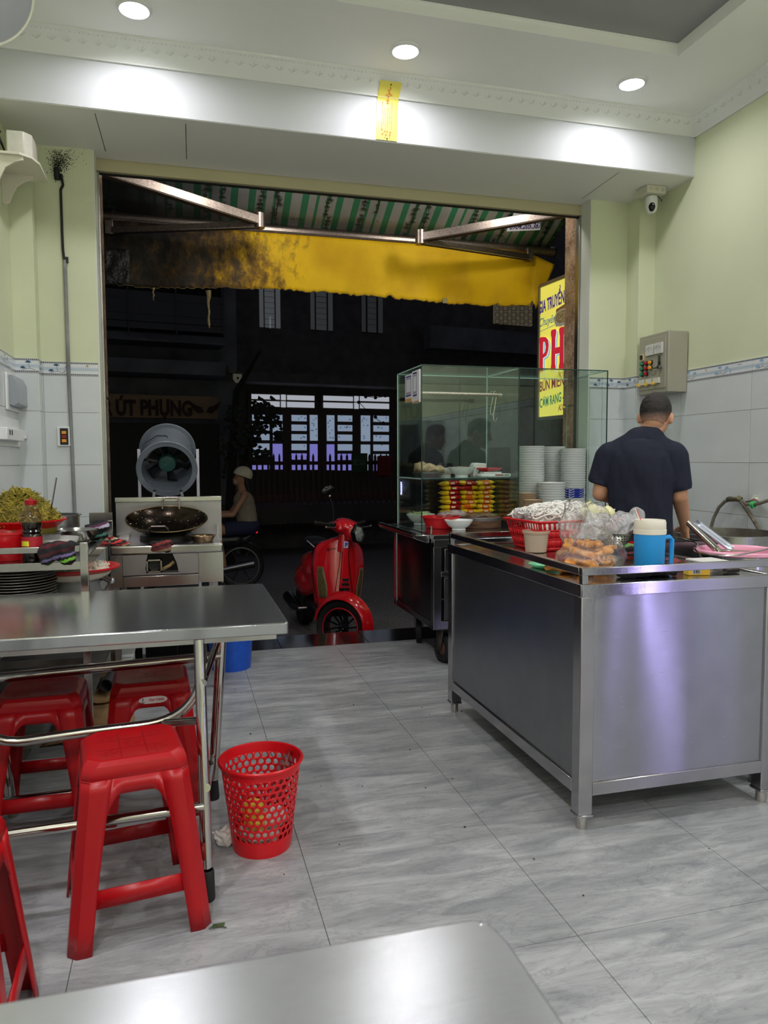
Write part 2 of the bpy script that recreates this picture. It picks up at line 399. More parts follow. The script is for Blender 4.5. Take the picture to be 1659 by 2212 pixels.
# beam over the shutter opening
bm_ = S('ceiling_beam', MB().box((XLW, YB, ZS), (XW, YS+.1, ZC+.02)), mat('beam_paint', (206, 209, 212), .6))
part('beam_soffit', MB().box((XLW, YB+.004, ZS-.004), (XW, YS-.01, ZS)), mat('soffit_paint', (234, 234, 228), .6), bm_)
for (a, b_) in (((205, 243), (228, 325)), ((401, 265), (403, 342)), ((1337, 371), (1257, 428))):
    p, q = gz(*a, ZS), gz(*b_, ZS); part('panel_joint', MB().bar(p+Vector((0,0,-.0045)), q+Vector((0,0,-.0045)), .003, .001), M_dark, bm_)
# crown moulding: stepped profile swept along beam and walls, relief of leaves
def crown(name, p0, p1, inward):
    p0, p1, n = Vector(p0), Vector(p1), Vector(inward); prof = [(0, -.102), (.012, -.102), (.014, -.094), (.02, -.09), (.024, -.082), (.03, -.078), (.042, -.06), (.06, -.036), (.078, -.02), (.082, -.014), (.092, -.012), (.094, 0)]
    mb = MB(); vs = []
    for p in (p0, p1): vs += [p + n*a + Vector((0,0,b)) for a, b in prof]
    k = len(prof); mb.add(vs, [(i, i+1, k+i+1, k+i) for i in range(k-1)])
    o = S(name, mb, M_white, ang=50)
    # leaf relief on the cove and a bead row above it
    L_ = (p1-p0).length; d = (p1-p0).normalized(); rel = MB(); cnt = int(L_/.07); q = (n*-.72 + Vector((0,0,-.72))).normalized()
    for i in range(cnt):
        c = p0 + d*((i+.5)*L_/cnt) + n*.047 + Vector((0,0,-.052))
        for s_, a in ((1, .5), (-1, -.3), (1, 1.3)):
            ax = (d*math.cos(a)*s_ + (n*.7+Vector((0,0,.7))).normalized()*math.sin(abs(a)+.3)).normalized(); sd = ax.cross(q).normalized()
            R = Matrix((ax, sd, q)).transposed(); rel.ell(c + ax*.012, (.017, .0045, .0022), R, 8, 4)
    part('leaf_relief', rel, M_white, o).__setitem__('kind', 'stuff')
    bd = MB()
    for i in range(int(L_/.022)): bd.ell(p0 + d*((i+.5)*.022) + n*.08 + Vector((0,0,-.0165)), .0045, None, 6, 4)
    part('bead_row', bd, M_white, o).__setitem__('kind', 'stuff')
crown('trim_2', (XLW, YB, ZC), (XW, YB, ZC), (0, -1, 0))
crown('trim_3', (XW, YB, ZC), (XW, -1.5, ZC), (-1, 0, 0))
crown('trim_4', (XLW, YB, ZC), (XLW, -1.5, ZC), (1, 0, 0))

# walls: painted above, tiled below (each tile its own object), a printed border course between
def wall_border_mat():
    m = mat('border_tile', (224, 227, 228), .2); N, L, b = nodes(m)
    tc = N.new('ShaderNodeTexCoord'); sp = N.new('ShaderNodeSeparateXYZ'); L.new(tc.outputs['Object'], sp.inputs[0])
    add = N.new('ShaderNodeMath'); add.operation = 'ADD'; L.new(sp.outputs[0], add.inputs[0]); L.new(sp.outputs[1], add.inputs[1])
    def band(z0, z1):
        a = N.new('ShaderNodeMath'); a.operation = 'GREATER_THAN'; a.inputs[1].default_value = z0; L.new(sp.outputs[2], a.inputs[0])
        c = N.new('ShaderNodeMath'); c.operation = 'LESS_THAN'; c.inputs[1].default_value = z1; L.new(sp.outputs[2], c.inputs[0])
        d = N.new('ShaderNodeMath'); d.operation = 'MULTIPLY'; L.new(a.outputs[0], d.inputs[0]); L.new(c.outputs[0], d.inputs[1]); return d
    h = ZBT-ZBB; b1, b2 = band(.003, .013), band(h-.013, h-.003); s = N.new('ShaderNodeMath'); s.operation = 'ADD'; L.new(b1.outputs[0], s.inputs[0]); L.new(b2.outputs[0], s.inputs[1])
    # light beads inside the dark bands
    fr = N.new('ShaderNodeMath'); fr.operation = 'PINGPONG'; fr.inputs[1].default_value = .005; L.new(add.outputs[0], fr.inputs[0])
    gt = N.new('ShaderNodeMath'); gt.operation = 'GREATER_THAN'; gt.inputs[1].default_value = .0033; L.new(fr.outputs[0], gt.inputs[0])
    beads = N.new('ShaderNodeMix'); beads.data_type = 'RGBA'; beads.inputs[6].default_value = (*lin((96, 100, 104)), 1); beads.inputs[7].default_value = (*lin((190, 192, 194)), 1); L.new(gt.outputs[0], beads.inputs[0])
    mid = band(.03, .048); mx0 = N.new('ShaderNodeMix'); mx0.data_type = 'RGBA'; mx0.inputs[6].default_value = (*lin((218, 222, 224)), 1); mx0.inputs[7].default_value = (*lin((186, 198, 208)), 1); L.new(mid.outputs[0], mx0.inputs[0])
    mx = N.new('ShaderNodeMix'); mx.data_type = 'RGBA'; L.new(s.outputs[0], mx.inputs[0]); L.new(mx0.outputs[2], mx.inputs[6]); L.new(beads.outputs[2], mx.inputs[7])
    L.new(mx.outputs[2], b.inputs['Base Color']); return m
M_border = wall_border_mat()
M_blue_print = mat('blue_flower_print', (150, 178, 204), .25); M_branch = mat('branch_print', (96, 88, 92), .3); M_gold_print = mat('gold_print', (196, 180, 140), .3)
def flower_print(w, seed):
    """flat print on one border tile, local frame: x along, z up, facing -y"""
    r = random.Random(seed); mb = MB(); y = -.0008
    def leaf(cx, cz, a, l, wd, m):
        pts = [(0, 0), (l*.5, wd), (l, 0), (l*.5, -wd)]; mb.add([(cx+p*math.cos(a)-q*math.sin(a), y, cz+p*math.sin(a)+q*math.cos(a)) for p, q in pts], [(0,1,2,3)], m)
    def stroke(x0, z0, x1, z1, t):
        d = Vector((x1-x0, 0, z1-z0)).normalized(); n = Vector((-d.z, 0, d.x))*t; a, b_ = Vector((x0, y, z0)), Vector((x1, y, z1)); mb.add([a-n, b_-n, b_+n, a+n], [(0,1,2,3)], 1)
    for fx in (w*.14, w*.60):
        pts = [(fx-.05, .018), (fx-.01, .026), (fx+.02, .018), (fx+.05, .03)]
        for p, q in zip(pts[:-1], pts[1:]): stroke(*p, *q, .0013)
        stroke(fx-.01, .026, fx-.015, .055, .001); stroke(fx+.02, .018, fx+.045, .05, .001)
        for (cx, cz) in ((fx-.017, .056), (fx+.045, .046), (fx-.045, .024)):
            for k in range(5): leaf(cx, cz, .3+k*.62, .020, .0062, 0)
    for k in range(8): leaf(w*.38, .06, k*PI/4, .010, .0026, 2)
    for k in range(3): mb.add([(w*.82+k*.012+a*.003, y, .06+b_*.003) for a, b_ in ((-1,-1),(1,-1),(1,1),(-1,1))], [(0,1,2,3)], 1)
    leaf(w*.72, .012, PI/2, .035, .006, 0)
    return mb
TW = .635; ROWS = [ZBB, 1.537, 1.228, .918, .609, .30, 0]
wall_cache = {}
def tile_run(parent, p0, d, n, L_, start=0.0, border=True, rows=ROWS):
    """tiles along direction d from p0 (on the floor), facing n; start = length of the first tile"""
    p0, d, n = Vector(p0), Vector(d), Vector(n); cuts = [0]; c = start if start > 0 else TW
    while c < L_-.01: cuts.append(c); c += TW
    cuts.append(L_); ang = math.atan2(d.y, d.x)
    flip = (Vector((math.sin(ang), -math.cos(ang), 0)).dot(n) < 0)
    for a, b_ in zip(cuts[:-1], cuts[1:]):
        w_ = b_-a
        items = [('wall_tile', r1, r0) for r0, r1 in zip(rows[:-1], rows[1:])]
        if border: items.append(('border_tile', ZBB, ZBT))
        for nm, z0, z1 in items:
            key = (nm, round(w_, 3), round(z1-z0, 3), flip); t = .0012
            if key not in wall_cache:
                s_ = 1 if flip else -1; mb = MB().box((t, min(0, s_*.006), t), (w_-t, max(0, s_*.006), z1-z0-t)); wall_cache[key] = mb.mesh(Vector((0,0,0)), [M_border if nm == 'border_tile' else M_tile], False)
            o = bpy.data.objects.new(nm, wall_cache[key]); o.location = p0 + d*a + Vector((0,0,z0)); o.rotation_euler = (0, 0, ang); o.parent = parent; COL.objects.link(o)
            if nm == 'border_tile':
                kk = ('fp', round(w_, 3), flip)
                if kk not in wall_cache:
                    fp = flower_print(TW, 3); fp.v = [Vector((v.x, (.0062+.0008 if flip else -.0062), v.z)) for v in fp.v]
                    keep = [(f, mi) for f, mi in zip(fp.f, fp.mi) if max(fp.v[i].x for i in f) < w_-.003]
                    fp.f = [f for f, _ in keep]; fp.mi = [mi for _, mi in keep]; wall_cache[kk] = fp.mesh(Vector((0,0,0)), [M_blue_print, M_branch, M_gold_print], False) if keep else None
                if wall_cache[kk]:
                    q = bpy.data.objects.new('flower_print', wall_cache[kk]); q.parent = o; COL.objects.link(q)
def wall_box(lo, hi): return MB().box(lo, hi)
wr = S('wall_right', wall_box((XW, YBACK, 0), (XW+.12, YS+.3, ZC+.1)), M_green)
tile_run(wr, (XW, YF, 0), (0, -1, 0), (-1, 0, 0), YF-YBACK, start=(YF-3.643) % TW)
wl = S('wall_left', wall_box((XLW-.12, YBACK, 0), (XLW, YS+.3, ZC+.1)), M_green)
tile_run(wl, (XLW, YBACK, 0), (0, 1, 0), (1, 0, 0), YF-YBACK, start=.45)
wf = S('wall_front_left', wall_box((XLW, YF, 0), (XL, 5.08, ZC)), M_green)
tile_run(wf, (XLW, YF, 0), (1, 0, 0), (0, -1, 0), XL-XLW-.001, start=.13)
wf2 = S('wall_front_right', wall_box((XR, YF, 0), (XW, 5.08, ZC)), M_green)
tile_run(wf2, (XR+.001, YF, 0), (1, 0, 0), (0, -1, 0), XW-XR-.001, start=.1)
# pipe boxing in both corners
c1 = S('wall_column_left', wall_box((XLW, 4.63, 0), (-.775, YF, ZS)), M_green); tile_run(c1, (XLW, 4.63, 0), (1, 0, 0), (0, -1, 0), .12, start=.2); tile_run(c1, (-.775, 4.63, 0), (0, 1, 0), (1, 0, 0), .115, start=.2)
c2 = S('wall_column_right', wall_box((3.09, 4.6, 0), (XW, YF, ZS)), M_green); tile_run(c2, (3.09, 4.6, 0), (1, 0, 0), (0, -1, 0), .128, start=.2); tile_run(c2, (3.09, YF, 0), (0, -1, 0), (-1, 0, 0), .145, start=.2)
S('wall_back', wall_box((XLW-.1, YBACK-.12, 0), (XW+.1, YBACK, ZC+.1)), M_green)
# door reveals: white inside, shutter guides of metal, brown marble outside
M_marble = mat('brown_marble', (168, 136, 110), .25, noise=(9, .3), mottle_rgb=(120, 94, 74))
def marble_veins():
    N, L, b = nodes(M_marble); tc = N.new('ShaderNodeTexCoord'); v = N.new('ShaderNodeTexVoronoi'); v.feature = 'DISTANCE_TO_EDGE'; v.inputs['Scale'].default_value = 16
    n = N.new('ShaderNodeTexNoise'); n.inputs['Scale'].default_value = 12; n.inputs['Detail'].default_value = 5; vm = N.new('ShaderNodeVectorMath'); vm.operation = 'MULTIPLY_ADD'; vm.inputs[1].default_value = (.14, .14, .14)
    L.new(tc.outputs['Object'], n.inputs['Vector']); L.new(n.outputs['Color'], vm.inputs[0]); L.new(tc.outputs['Object'], vm.inputs[2]); L.new(vm.outputs[0], v.inputs['Vector'])
    r = N.new('ShaderNodeValToRGB'); r.color_ramp.elements[0].color = (1, 1, 1, 1); r.color_ramp.elements[1].color = (0, 0, 0, 1); r.color_ramp.elements[1].position = .035; L.new(v.outputs[0], r.inputs[0])
    src = b.inputs['Base Color'].links[0].from_socket; mx = N.new('ShaderNodeMix'); mx.data_type = 'RGBA'; L.new(r.outputs[0], mx.inputs[0]); L.new(src, mx.inputs[6]); mx.inputs[7].default_value = (*lin((214, 190, 164)), 1); L.new(mx.outputs[2], b.inputs['Base Color'])
marble_veins()
M_guide = steel('guide_steel', (170, 170, 165), .3)
for sgn, X, nm in ((1, XL, 'door_reveal_left'), (-1, XR, 'door_reveal_right')):
    a, b_ = (X, X+.008) if sgn > 0 else (X-.008, X)
    d = S(nm, MB().box((a, YF+.001, .0), (b_, YS, ZS-.001)), mat('reveal_paint', (216, 219, 208), .5))
    part('shutter_guide', MB().box((min(X, X+sgn*.022), YS, 0), (max(X, X+sgn*.022), YS+.05, 2.985)), M_guide, d, bevel=.002)
    for z0 in (0, .82, 1.65, 2.47):
        part('marble_slab', MB().box((min(X, X+sgn*.02), YS+.052, z0+.001), (max(X, X+sgn*.02), 5.08, min(z0+.82, ZS)-.001)), M_marble, d, bevel=.001)
# the rolled-up shutter's bottom rail closing the top of the opening
sh = S('shutter_housing', MB().box((XL, YS+.001, 2.99), (XR, YS+.03, ZS)), mat('shutter_beige', (188, 180, 146), .4))
part('shutter_slot', MB().box((XL, YS+.03, 2.981), (XR, YS+.05, 3.02)), mat('slot_black', (16, 16, 17), .6), sh)
part('shutter_drum', MB().cyl((XL-.2, 5.0, 3.42), (XR+.2, 5.0, 3.42), .13, None, 20), mat('slot_black', (16, 16, 17), .6), sh)
S('wall_upper_front', MB().box((-6, 5.08, 3.7), (9, 5.2, 7)), mat('outside_wall', (120, 120, 112), .8))
S('wall_outside_left', MB().box((-6, YS+.12, -.36), (XL-.001, 5.08, 3.75)), mat('outside_wall', (120, 120, 112), .8))
S('wall_outside_right', MB().box((XW+.121, YS+.1, -.36), (9, 5.08, 3.75)), mat('outside_wall', (120, 120, 112), .8))
# unseen bare bulbs assumed above the opening, added to light awning and signboard
for k, bx in enumerate((.75, 2.25)):
    t = thing('added_outdoor_bulb', ('unseen bare white bulb added under the awning near its middle', 'unseen bare white bulb added under the awning near the signboard')[k], 'lamp', (bx, 5.16, 3.42))
    part('bulb', MB().ell((bx, 5.16, 3.45), (.03, .03, .04)), mat('bulb_glow', (255, 250, 240), .4, emit=(255, 250, 240), emit_s=14), t)
    part('socket', MB().cyl((bx, 5.16, 3.485), (bx, 5.16, 3.56), .02), M_dark, t)
    part('bracket', MB().bar((bx, 5.16, 3.56), (bx, 5.09, 3.72), .015, .015), M_dark, t)
    l = bpy.data.lights.new('bulb_light', 'POINT'); l.energy = (11, 12)[k]; l.color = (1, .97, .93); l.shadow_soft_size = .12
    lo = bpy.data.objects.new('bulb_light', l); lo.location = (bx, 5.16, 3.40); COL.objects.link(lo)

# downlights
M_lamp = mat('lamp_diffuser', (255, 255, 255), .4, emit=(240, 246, 255), emit_s=9)
names = {0: 'round recessed downlight at the left above the burnt pipe', 1: 'round recessed downlight above the yellow paper charm', 2: 'round recessed downlight in the right corner above the small camera'}
for i, (lx, ly) in enumerate(LAMPS):
    lb = names.get(i, 'round recessed downlight in the %s border of the ceiling, %s' % (('left', 'right', 'back')[(i-3) % 2 if i < 9 else 2], ('nearest the front', 'nearest the front', 'level with the photographer', 'level with the photographer', 'behind the photographer', 'behind the photographer', 'left one of three', 'middle one of three', 'right one of three')[i-3]))
    t = thing('downlight', lb, 'ceiling light', (lx, ly, ZC-.012), group='recessed ceiling downlights')
    part('rim', MB().lathe([(.066, .004), (.070, 0), (.082, .006), (.084, .012)], 32, (lx, ly, ZC-.012)), M_white, t)
    part('diffuser', MB().lathe([(.0001, .003), (.067, .003)], 32, (lx, ly, ZC-.012)), M_lamp, t)
# ================================================================ the street, opposite houses, awning and sign
A8 = math.radians(8); FE = Vector((math.cos(A8), math.sin(A8), 0)); FN = Vector((math.sin(A8), -math.cos(A8), 0))
FP0 = gy(690, 1000, 13.7); FP0.z = 0
def fuv(px, py, t=0):
    q = gp(px, py, FP0+FN*t, FN); return (q-FP0).dot(FE), q.z
def fr8(u, z, t): return FP0 + FE*u + FN*t + Vector((0, 0, z))
def fbox(mb, u0, u1, z0, z1, t0, t1, m=0):
    vs = [fr8(u, z, t) for t in (t0, t1) for u, z in ((u0, z0), (u1, z0), (u1, z1), (u0, z1))]
    return mb.add(vs, [(0,1,2,3),(7,6,5,4),(0,4,5,1),(1,5,6,2),(2,6,7,3),(3,7,4,0)], m)
def fpix(mb, x0, y0, x1, y1, t0, t1, m=0):
    a = fuv(x0, y0, t1); b_ = fuv(x1, y1, t1); return fbox(mb, a[0], b_[0], b_[1], a[1], t0, t1, m)
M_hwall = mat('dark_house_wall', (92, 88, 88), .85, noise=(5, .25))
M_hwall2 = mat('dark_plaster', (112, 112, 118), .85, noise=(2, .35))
M_hframe = mat('door_frame_brown', (74, 64, 56), .6)
M_grille = mat('window_grille', (40, 40, 42), .6)
M_winlit = mat('faint_window', (120, 122, 124), .35)
house = thing('house', 'dark house across the street with a lit glass-paned door', 'building', fr8(0, -.36, 0))
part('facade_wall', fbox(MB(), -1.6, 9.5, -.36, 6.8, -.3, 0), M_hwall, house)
part('canopy', fpix(MB(), 478, 800, 900, 838, 0, .55), M_hwall, house)
for k, (x0, x1) in enumerate(((560, 606), (671, 719), (782, 827))):
    y0, y1 = 600, 709+k*5
    w_ = part('window', fpix(MB(), x0, y0, x1, y1, .0, .03), mat('faint_window_%d' % k, ((150, 152, 154), (108, 110, 114), (88, 90, 94))[k], .35, emit=(120, 124, 128), emit_s=(.16, .08, .05)[k]), house)  # slight emission put into the panes for light they reflect
    g = MB(); fpix(g, x0+9, y0, x0+12, y1, .03, .06); fpix(g, x1-13, y0, x1-10, y1, .03, .06)
    for j in range(9): fpix(g, x0+10, y0+4+j*12, x1-11, y0+6+j*12, .03, .055)
    part('window_grille', g, M_grille, w_)
# bare bright rod seen inside the first window
part('curtain_rod', fpix(MB(), 582.5, 684, 585, 709, .03, .04), mat('pale_rod', (235, 235, 230), .4, emit=(200, 205, 210), emit_s=.12), house)
M_pane = mat('patterned_lit_pane', (150, 165, 180), .3, emit=(150, 166, 190), emit_s=.42)
M_pane2 = mat('violet_lit_pane', (150, 150, 200), .3, emit=(134, 130, 214), emit_s=.42)
M_pane3 = mat('transom_lit_pane', (170, 174, 180), .3, emit=(176, 180, 190), emit_s=.52)
M_square = mat('pane_square_print', (80, 120, 150), .4, emit=(84, 122, 156), emit_s=.3)
def sl(x, y): return y + .043*(x-543)*(1 if y < 900 else .55)
door = part('door_frame', fpix(MB(), 535, sl(535, 846), 856, 1118, .0, .04), M_hframe, house, label='brown glazed door frame')
def pane(x0, y0, x1, y1, m):
    xa, xb = 420+x0/3.606, 420+x1/3.606; ya, yb = 820+y0/3.606, 820+y1/3.606
    part('pane', fpix(MB(), xa, ya, xb, yb, .04, .05), m, door)
for (a, b_, s_) in ((445, 665, 0), (675, 712, 4), (722, 935, 8), (1005, 1235, 13), (1245, 1280, 16), (1290, 1517, 17)):
    pane(a, 112+s_, b_, 156+s_, M_pane3); pane(a, 164+s_, b_, 212+s_, M_pane3)
for k, (a, b_) in enumerate(((450, 585), (757, 875), (1117, 1230), (1395, 1515))):
    s_ = k*3
    for j in range(5): pane(a, 272+75*j+s_, b_, 322+75*j+s_-(2 if j == 4 else 0), M_pane2 if (j > 3 and k in (1, 2)) else M_pane)
    pane(a, 650+s_, b_, 700+s_, M_pane2)
for k, (a, b_) in enumerate(((610, 688), (899, 961), (1031, 1092), (1297, 1370))):
    s_ = k*2; pane(a, 273+s_, b_, 474+s_, M_pane); pane(a, 500+s_, b_, 700+s_, M_pane2 if k in (1, 2, 0) else M_pane)
r2 = random.Random(4); sq = MB()
for (a, b_, ya, yb, n) in ((610,688,280,470,5),(899,961,280,470,9),(1031,1092,280,470,9),(1297,1370,280,470,11),(757,875,275,545,9),(1117,1230,275,545,9),(1395,1515,275,545,9)):
    for _ in range(n):
        x = r2.uniform(a+4, b_-14); y = r2.uniform(ya, yb-14)
        row = (y-272) % 75
        if a in (757, 1117, 1395) and row > 34: y -= row-20
        fpix(sq, 420+x/3.606, 820+y/3.606, 420+(x+r2.uniform(7, 12))/3.606, 820+(y+r2.uniform(8, 13))/3.606, .05, .052)
part('printed_squares', sq, M_square, house, kind='stuff')
part('decoration', MB().ell(fr8(*fuv(690, 872, .1), .1), (.05, .02, .06)), M_dark, house)
# steps and low wall before the door
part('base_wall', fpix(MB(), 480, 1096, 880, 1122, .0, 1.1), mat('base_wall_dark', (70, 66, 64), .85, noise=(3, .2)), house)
# picket fence
fence = thing('picket_fence', 'dark picket fence in front of the lit door across the street', 'fence', fr8(0, .1, 1.0))
M_pick = mat('fence_wood', (84, 60, 54), .8, noise=(4, .2))
for i in range(27):
    x = 541+i*12.15; a = fuv(x, 979+i*.05, 1.0); b_ = fuv(x+5.4, 1096, 1.0); top = a[1]; u0, u1 = a[0], b_[0]
    part('picket', MB().prism([(u0, .13), (u1, .13), (u1, top-.05), ((u0+u1)/2, top), (u0, top-.05)], .98, 1.0, fr8), M_pick, fence)
for y0, y1 in ((997, 1003), (1070, 1076)): part('rail', fpix(MB(), 538, y0, 868, y1, .94, .98), M_pick, fence)
fg = thing('menu_board', 'dim green board with white letters hung on the fence', 'sign', fr8(*fuv(776, 985, 1.04), 1.04))
part('board', fpix(MB(), 760, 979, 794, 1020, 1.02, 1.04), mat('dim_green_board', (52, 76, 56), .6), fg)
for k, s_ in enumerate(('MI', 'BT')):
    c = fuv(769+k*14, 998, 1.05); part('lettering', fit_text(s_, .10, .10, 0, lambda x, y, z, c=c: fr8(c[0]-y, c[1]+x, 1.045+z)), mat('dim_letter', (120, 130, 118), .6), fg)
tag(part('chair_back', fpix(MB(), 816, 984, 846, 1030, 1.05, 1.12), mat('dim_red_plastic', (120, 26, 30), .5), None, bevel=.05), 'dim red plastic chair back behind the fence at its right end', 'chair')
# house at the left with barred window, ledge and banner
hl = thing('corner_house', 'dark balconied house across the street at the left', 'building', fr8(-3, -.36, .8))
part('facade_wall', fbox(MB(), -6.5, -1.62, -.36, 6.6, -.2, .5), M_hwall2, hl)
part('balcony_ledge', fpix(MB(), 215, 770, 488, 812, .5, 1.3), M_hwall2, hl); part('balcony_ledge', fpix(MB(), 215, 730, 488, 742, .5, 1.1), M_hwall2, hl)
part('roller_door', fpix(MB(), 236, 912, 478, 1130, .5, .54), mat('roller_door_dark', (50, 48, 46), .6), hl)
gl = part('window_recess', fpix(MB(), 226, 600, 484, 728, .5, .52), mat('recess_black', (14, 14, 16), .8), hl)
for y in (640, 656, 672, 688, 704): part('window_bar', fpix(MB(), 226, y, 484, y+3, .52, .56), mat('window_bar_grey', (92, 92, 94), .6), hl)
for x in (274, 378, 478): part('window_bar', fpix(MB(), x, 600, x+5, 722, .52, .58), mat('window_bar_grey', (92, 92, 94), .6), hl)
# banner
ban = thing('shop_banner', 'dim tan shop banner with brown block letters over the left house', 'sign', fr8(-3.3, 2, 1.2))
M_ban = mat('banner_tan', (142, 116, 90), .7, noise=(5, .12)); M_blet = mat('banner_brown', (54, 28, 26), .7)
part('banner_sheet', fpix(MB(), 218, 850, 470, 905, 1.16, 1.2), M_ban, ban)
for s_, xa, xb in (('R', 226, 243), ('ÚT', 250, 294), ('PHỤNG', 303, 415)):
    a = fuv(xa, 880, 1.21); b_ = fuv(xb, 880, 1.21); h = fuv(300, 862, 1.21)[1]-fuv(300, 897, 1.21)[1]
    part('lettering', fit_text(s_, b_[0]-a[0], h, 0, lambda x, y, z, a=a, b_=b_: fr8((a[0]+b_[0])/2+x, a[1]+y, 1.21+z), bold=.05), M_blet, ban)
c = fuv(443, 880, 1.21); ch = MB()
for s_ in (-1, 1): ch.add([fr8(c[0]+s_*u, c[1]+z, 1.215) for u, z in ((.02, -.08), (.10, -.10), (.2, -.02), (.25, .1), (.14, .03), (.05, .0))], [tuple(range(6))])
part('leaf_emblem', ch, M_blet, ban, smooth=False)
# small wall fittings between the houses
wc = thing('wall_camera', 'small pale round-bottomed camera on the dark house wall', 'camera', fr8(*fuv(513, 819, .6), .6))
u, z = fuv(513, 817, .6); part('housing', MB().prism([(u-.07, z+.07), (u+.07, z+.07), (u+.07, z-.01), (u+.04, z-.065), (u, z-.08), (u-.04, z-.065), (u-.07, z-.01)], .56, .62, fr8), mat('old_cream', (200, 196, 176), .5, emit=(190, 186, 160), emit_s=.04), wc)
part('lens', MB().ell(fr8(u, z, .625), (.02, .02, .02)), M_dark, wc)
tag(part('junction_box', fpix(MB(), 493, 791, 509, 806, .55, .62), mat('old_box_grey', (120, 118, 112), .5), None), 'square grey junction box above the pale wall camera', 'electrical box')
# right: low wall, lattice
part('parapet', fpix(MB(), 930, 702, 1230, 770, .2, .5), M_hwall2, house)
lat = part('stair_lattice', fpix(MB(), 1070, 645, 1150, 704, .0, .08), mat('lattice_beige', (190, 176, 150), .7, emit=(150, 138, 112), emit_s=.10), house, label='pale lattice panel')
g = MB()
for i in range(9):
    for j in range(4):
        cx, cy = 1074+i*9, 652+j*14+(i % 2)*7; P = [(cx-3, cy-5), (cx+3, cy-5), (cx+4.5, cy), (cx+3, cy+5), (cx-3, cy+5), (cx-4.5, cy)]
        P3 = [fr8(*fuv(x, y, .1), .1) for x, y in P]; g.tube(P3, .006, 4, True)
part('lattice_bars', g, M_grille, lat, kind='stuff')
# street tree / hanging plant in front of the door
tree = thing('street_tree', 'dark leafy branch hanging before the lit windows', 'tree', fr8(-1.5, -.36, 2.4))
M_leaf = mat('night_leaf', (26, 36, 24), .6); M_bark = mat('night_bark', (40, 34, 28), .9)
rt = random.Random(3); lv = MB()
base = fr8(-2.2, -.36, 2.4)
part('trunk', MB().tube([base, base+Vector((.05,0,1.2)), base+Vector((.15,0,2.6)), base+Vector((.5,0,3.2))], [.09, .07, .05, .02], 8), M_bark, tree)
cl_ = [(566, 880, 22, 18), (590, 905, 22, 22), (556, 915, 22, 26), (545, 955, 18, 30), (602, 940, 10, 10), (520, 940, 20, 60), (505, 900, 22, 40), (560, 985, 26, 12), (490, 980, 20, 50)]
for (cx, cy, sx_, sy_) in cl_:
    for _ in range(46):
        x, y = rt.gauss(cx, sx_*.5), rt.gauss(cy, sy_*.5); t = 2.4+rt.uniform(-.3, .3); u, z = fuv(x, y, t); a = rt.uniform(0, 2*PI); l, w_ = rt.uniform(.06, .12), .028
        d = Vector((math.cos(a), math.sin(a)*.3+rt.uniform(-.4, .4), math.sin(a))).normalized(); n = Vector((0, -1, 0)).cross(d).normalized(); c = fr8(u, z, t)
        lv.add([c-d*l*.5, c+n*w_, c+d*l*.5, c-n*w_], [(0,1,2,3)])
part('foliage', lv, M_leaf, tree, smooth=False, kind='stuff')
for k in range(3): part('branch', MB().tube([base+Vector((.2+.1*k,0,1.5+.3*k)), fr8(*fuv(560+18*k, 900+20*k, 2.4), 2.4)], [.03, .012], 6), M_bark, tree)
# strings of unlit bulbs before the right part of the door
sb = thing('bulb_string', 'dark string of unlit round bulbs hanging before the lit door', 'string lights', fr8(*fuv(830, 850, 1.4), 1.4))
pts = [(745, 846), (790, 856), (812, 859), (832, 856), (846, 851)]
part('wire', MB().tube([fr8(*fuv(*p, 1.4), 1.4) for p in pts], .006, 5), M_dark, sb)
part('wire', MB().tube([fr8(*fuv(*p, 1.4), 1.4) for p in ((775, 868), (793, 888), (810, 902), (828, 916))], .006, 5), M_dark, sb)
for (x, y) in ((775, 869), (790, 857), (811, 859), (832, 855), (794, 887), (811, 901), (828, 914), (845, 926)):
    part('bulb', MB().ell(fr8(*fuv(x, y, 1.4), 1.4), .03), M_dark, sb)

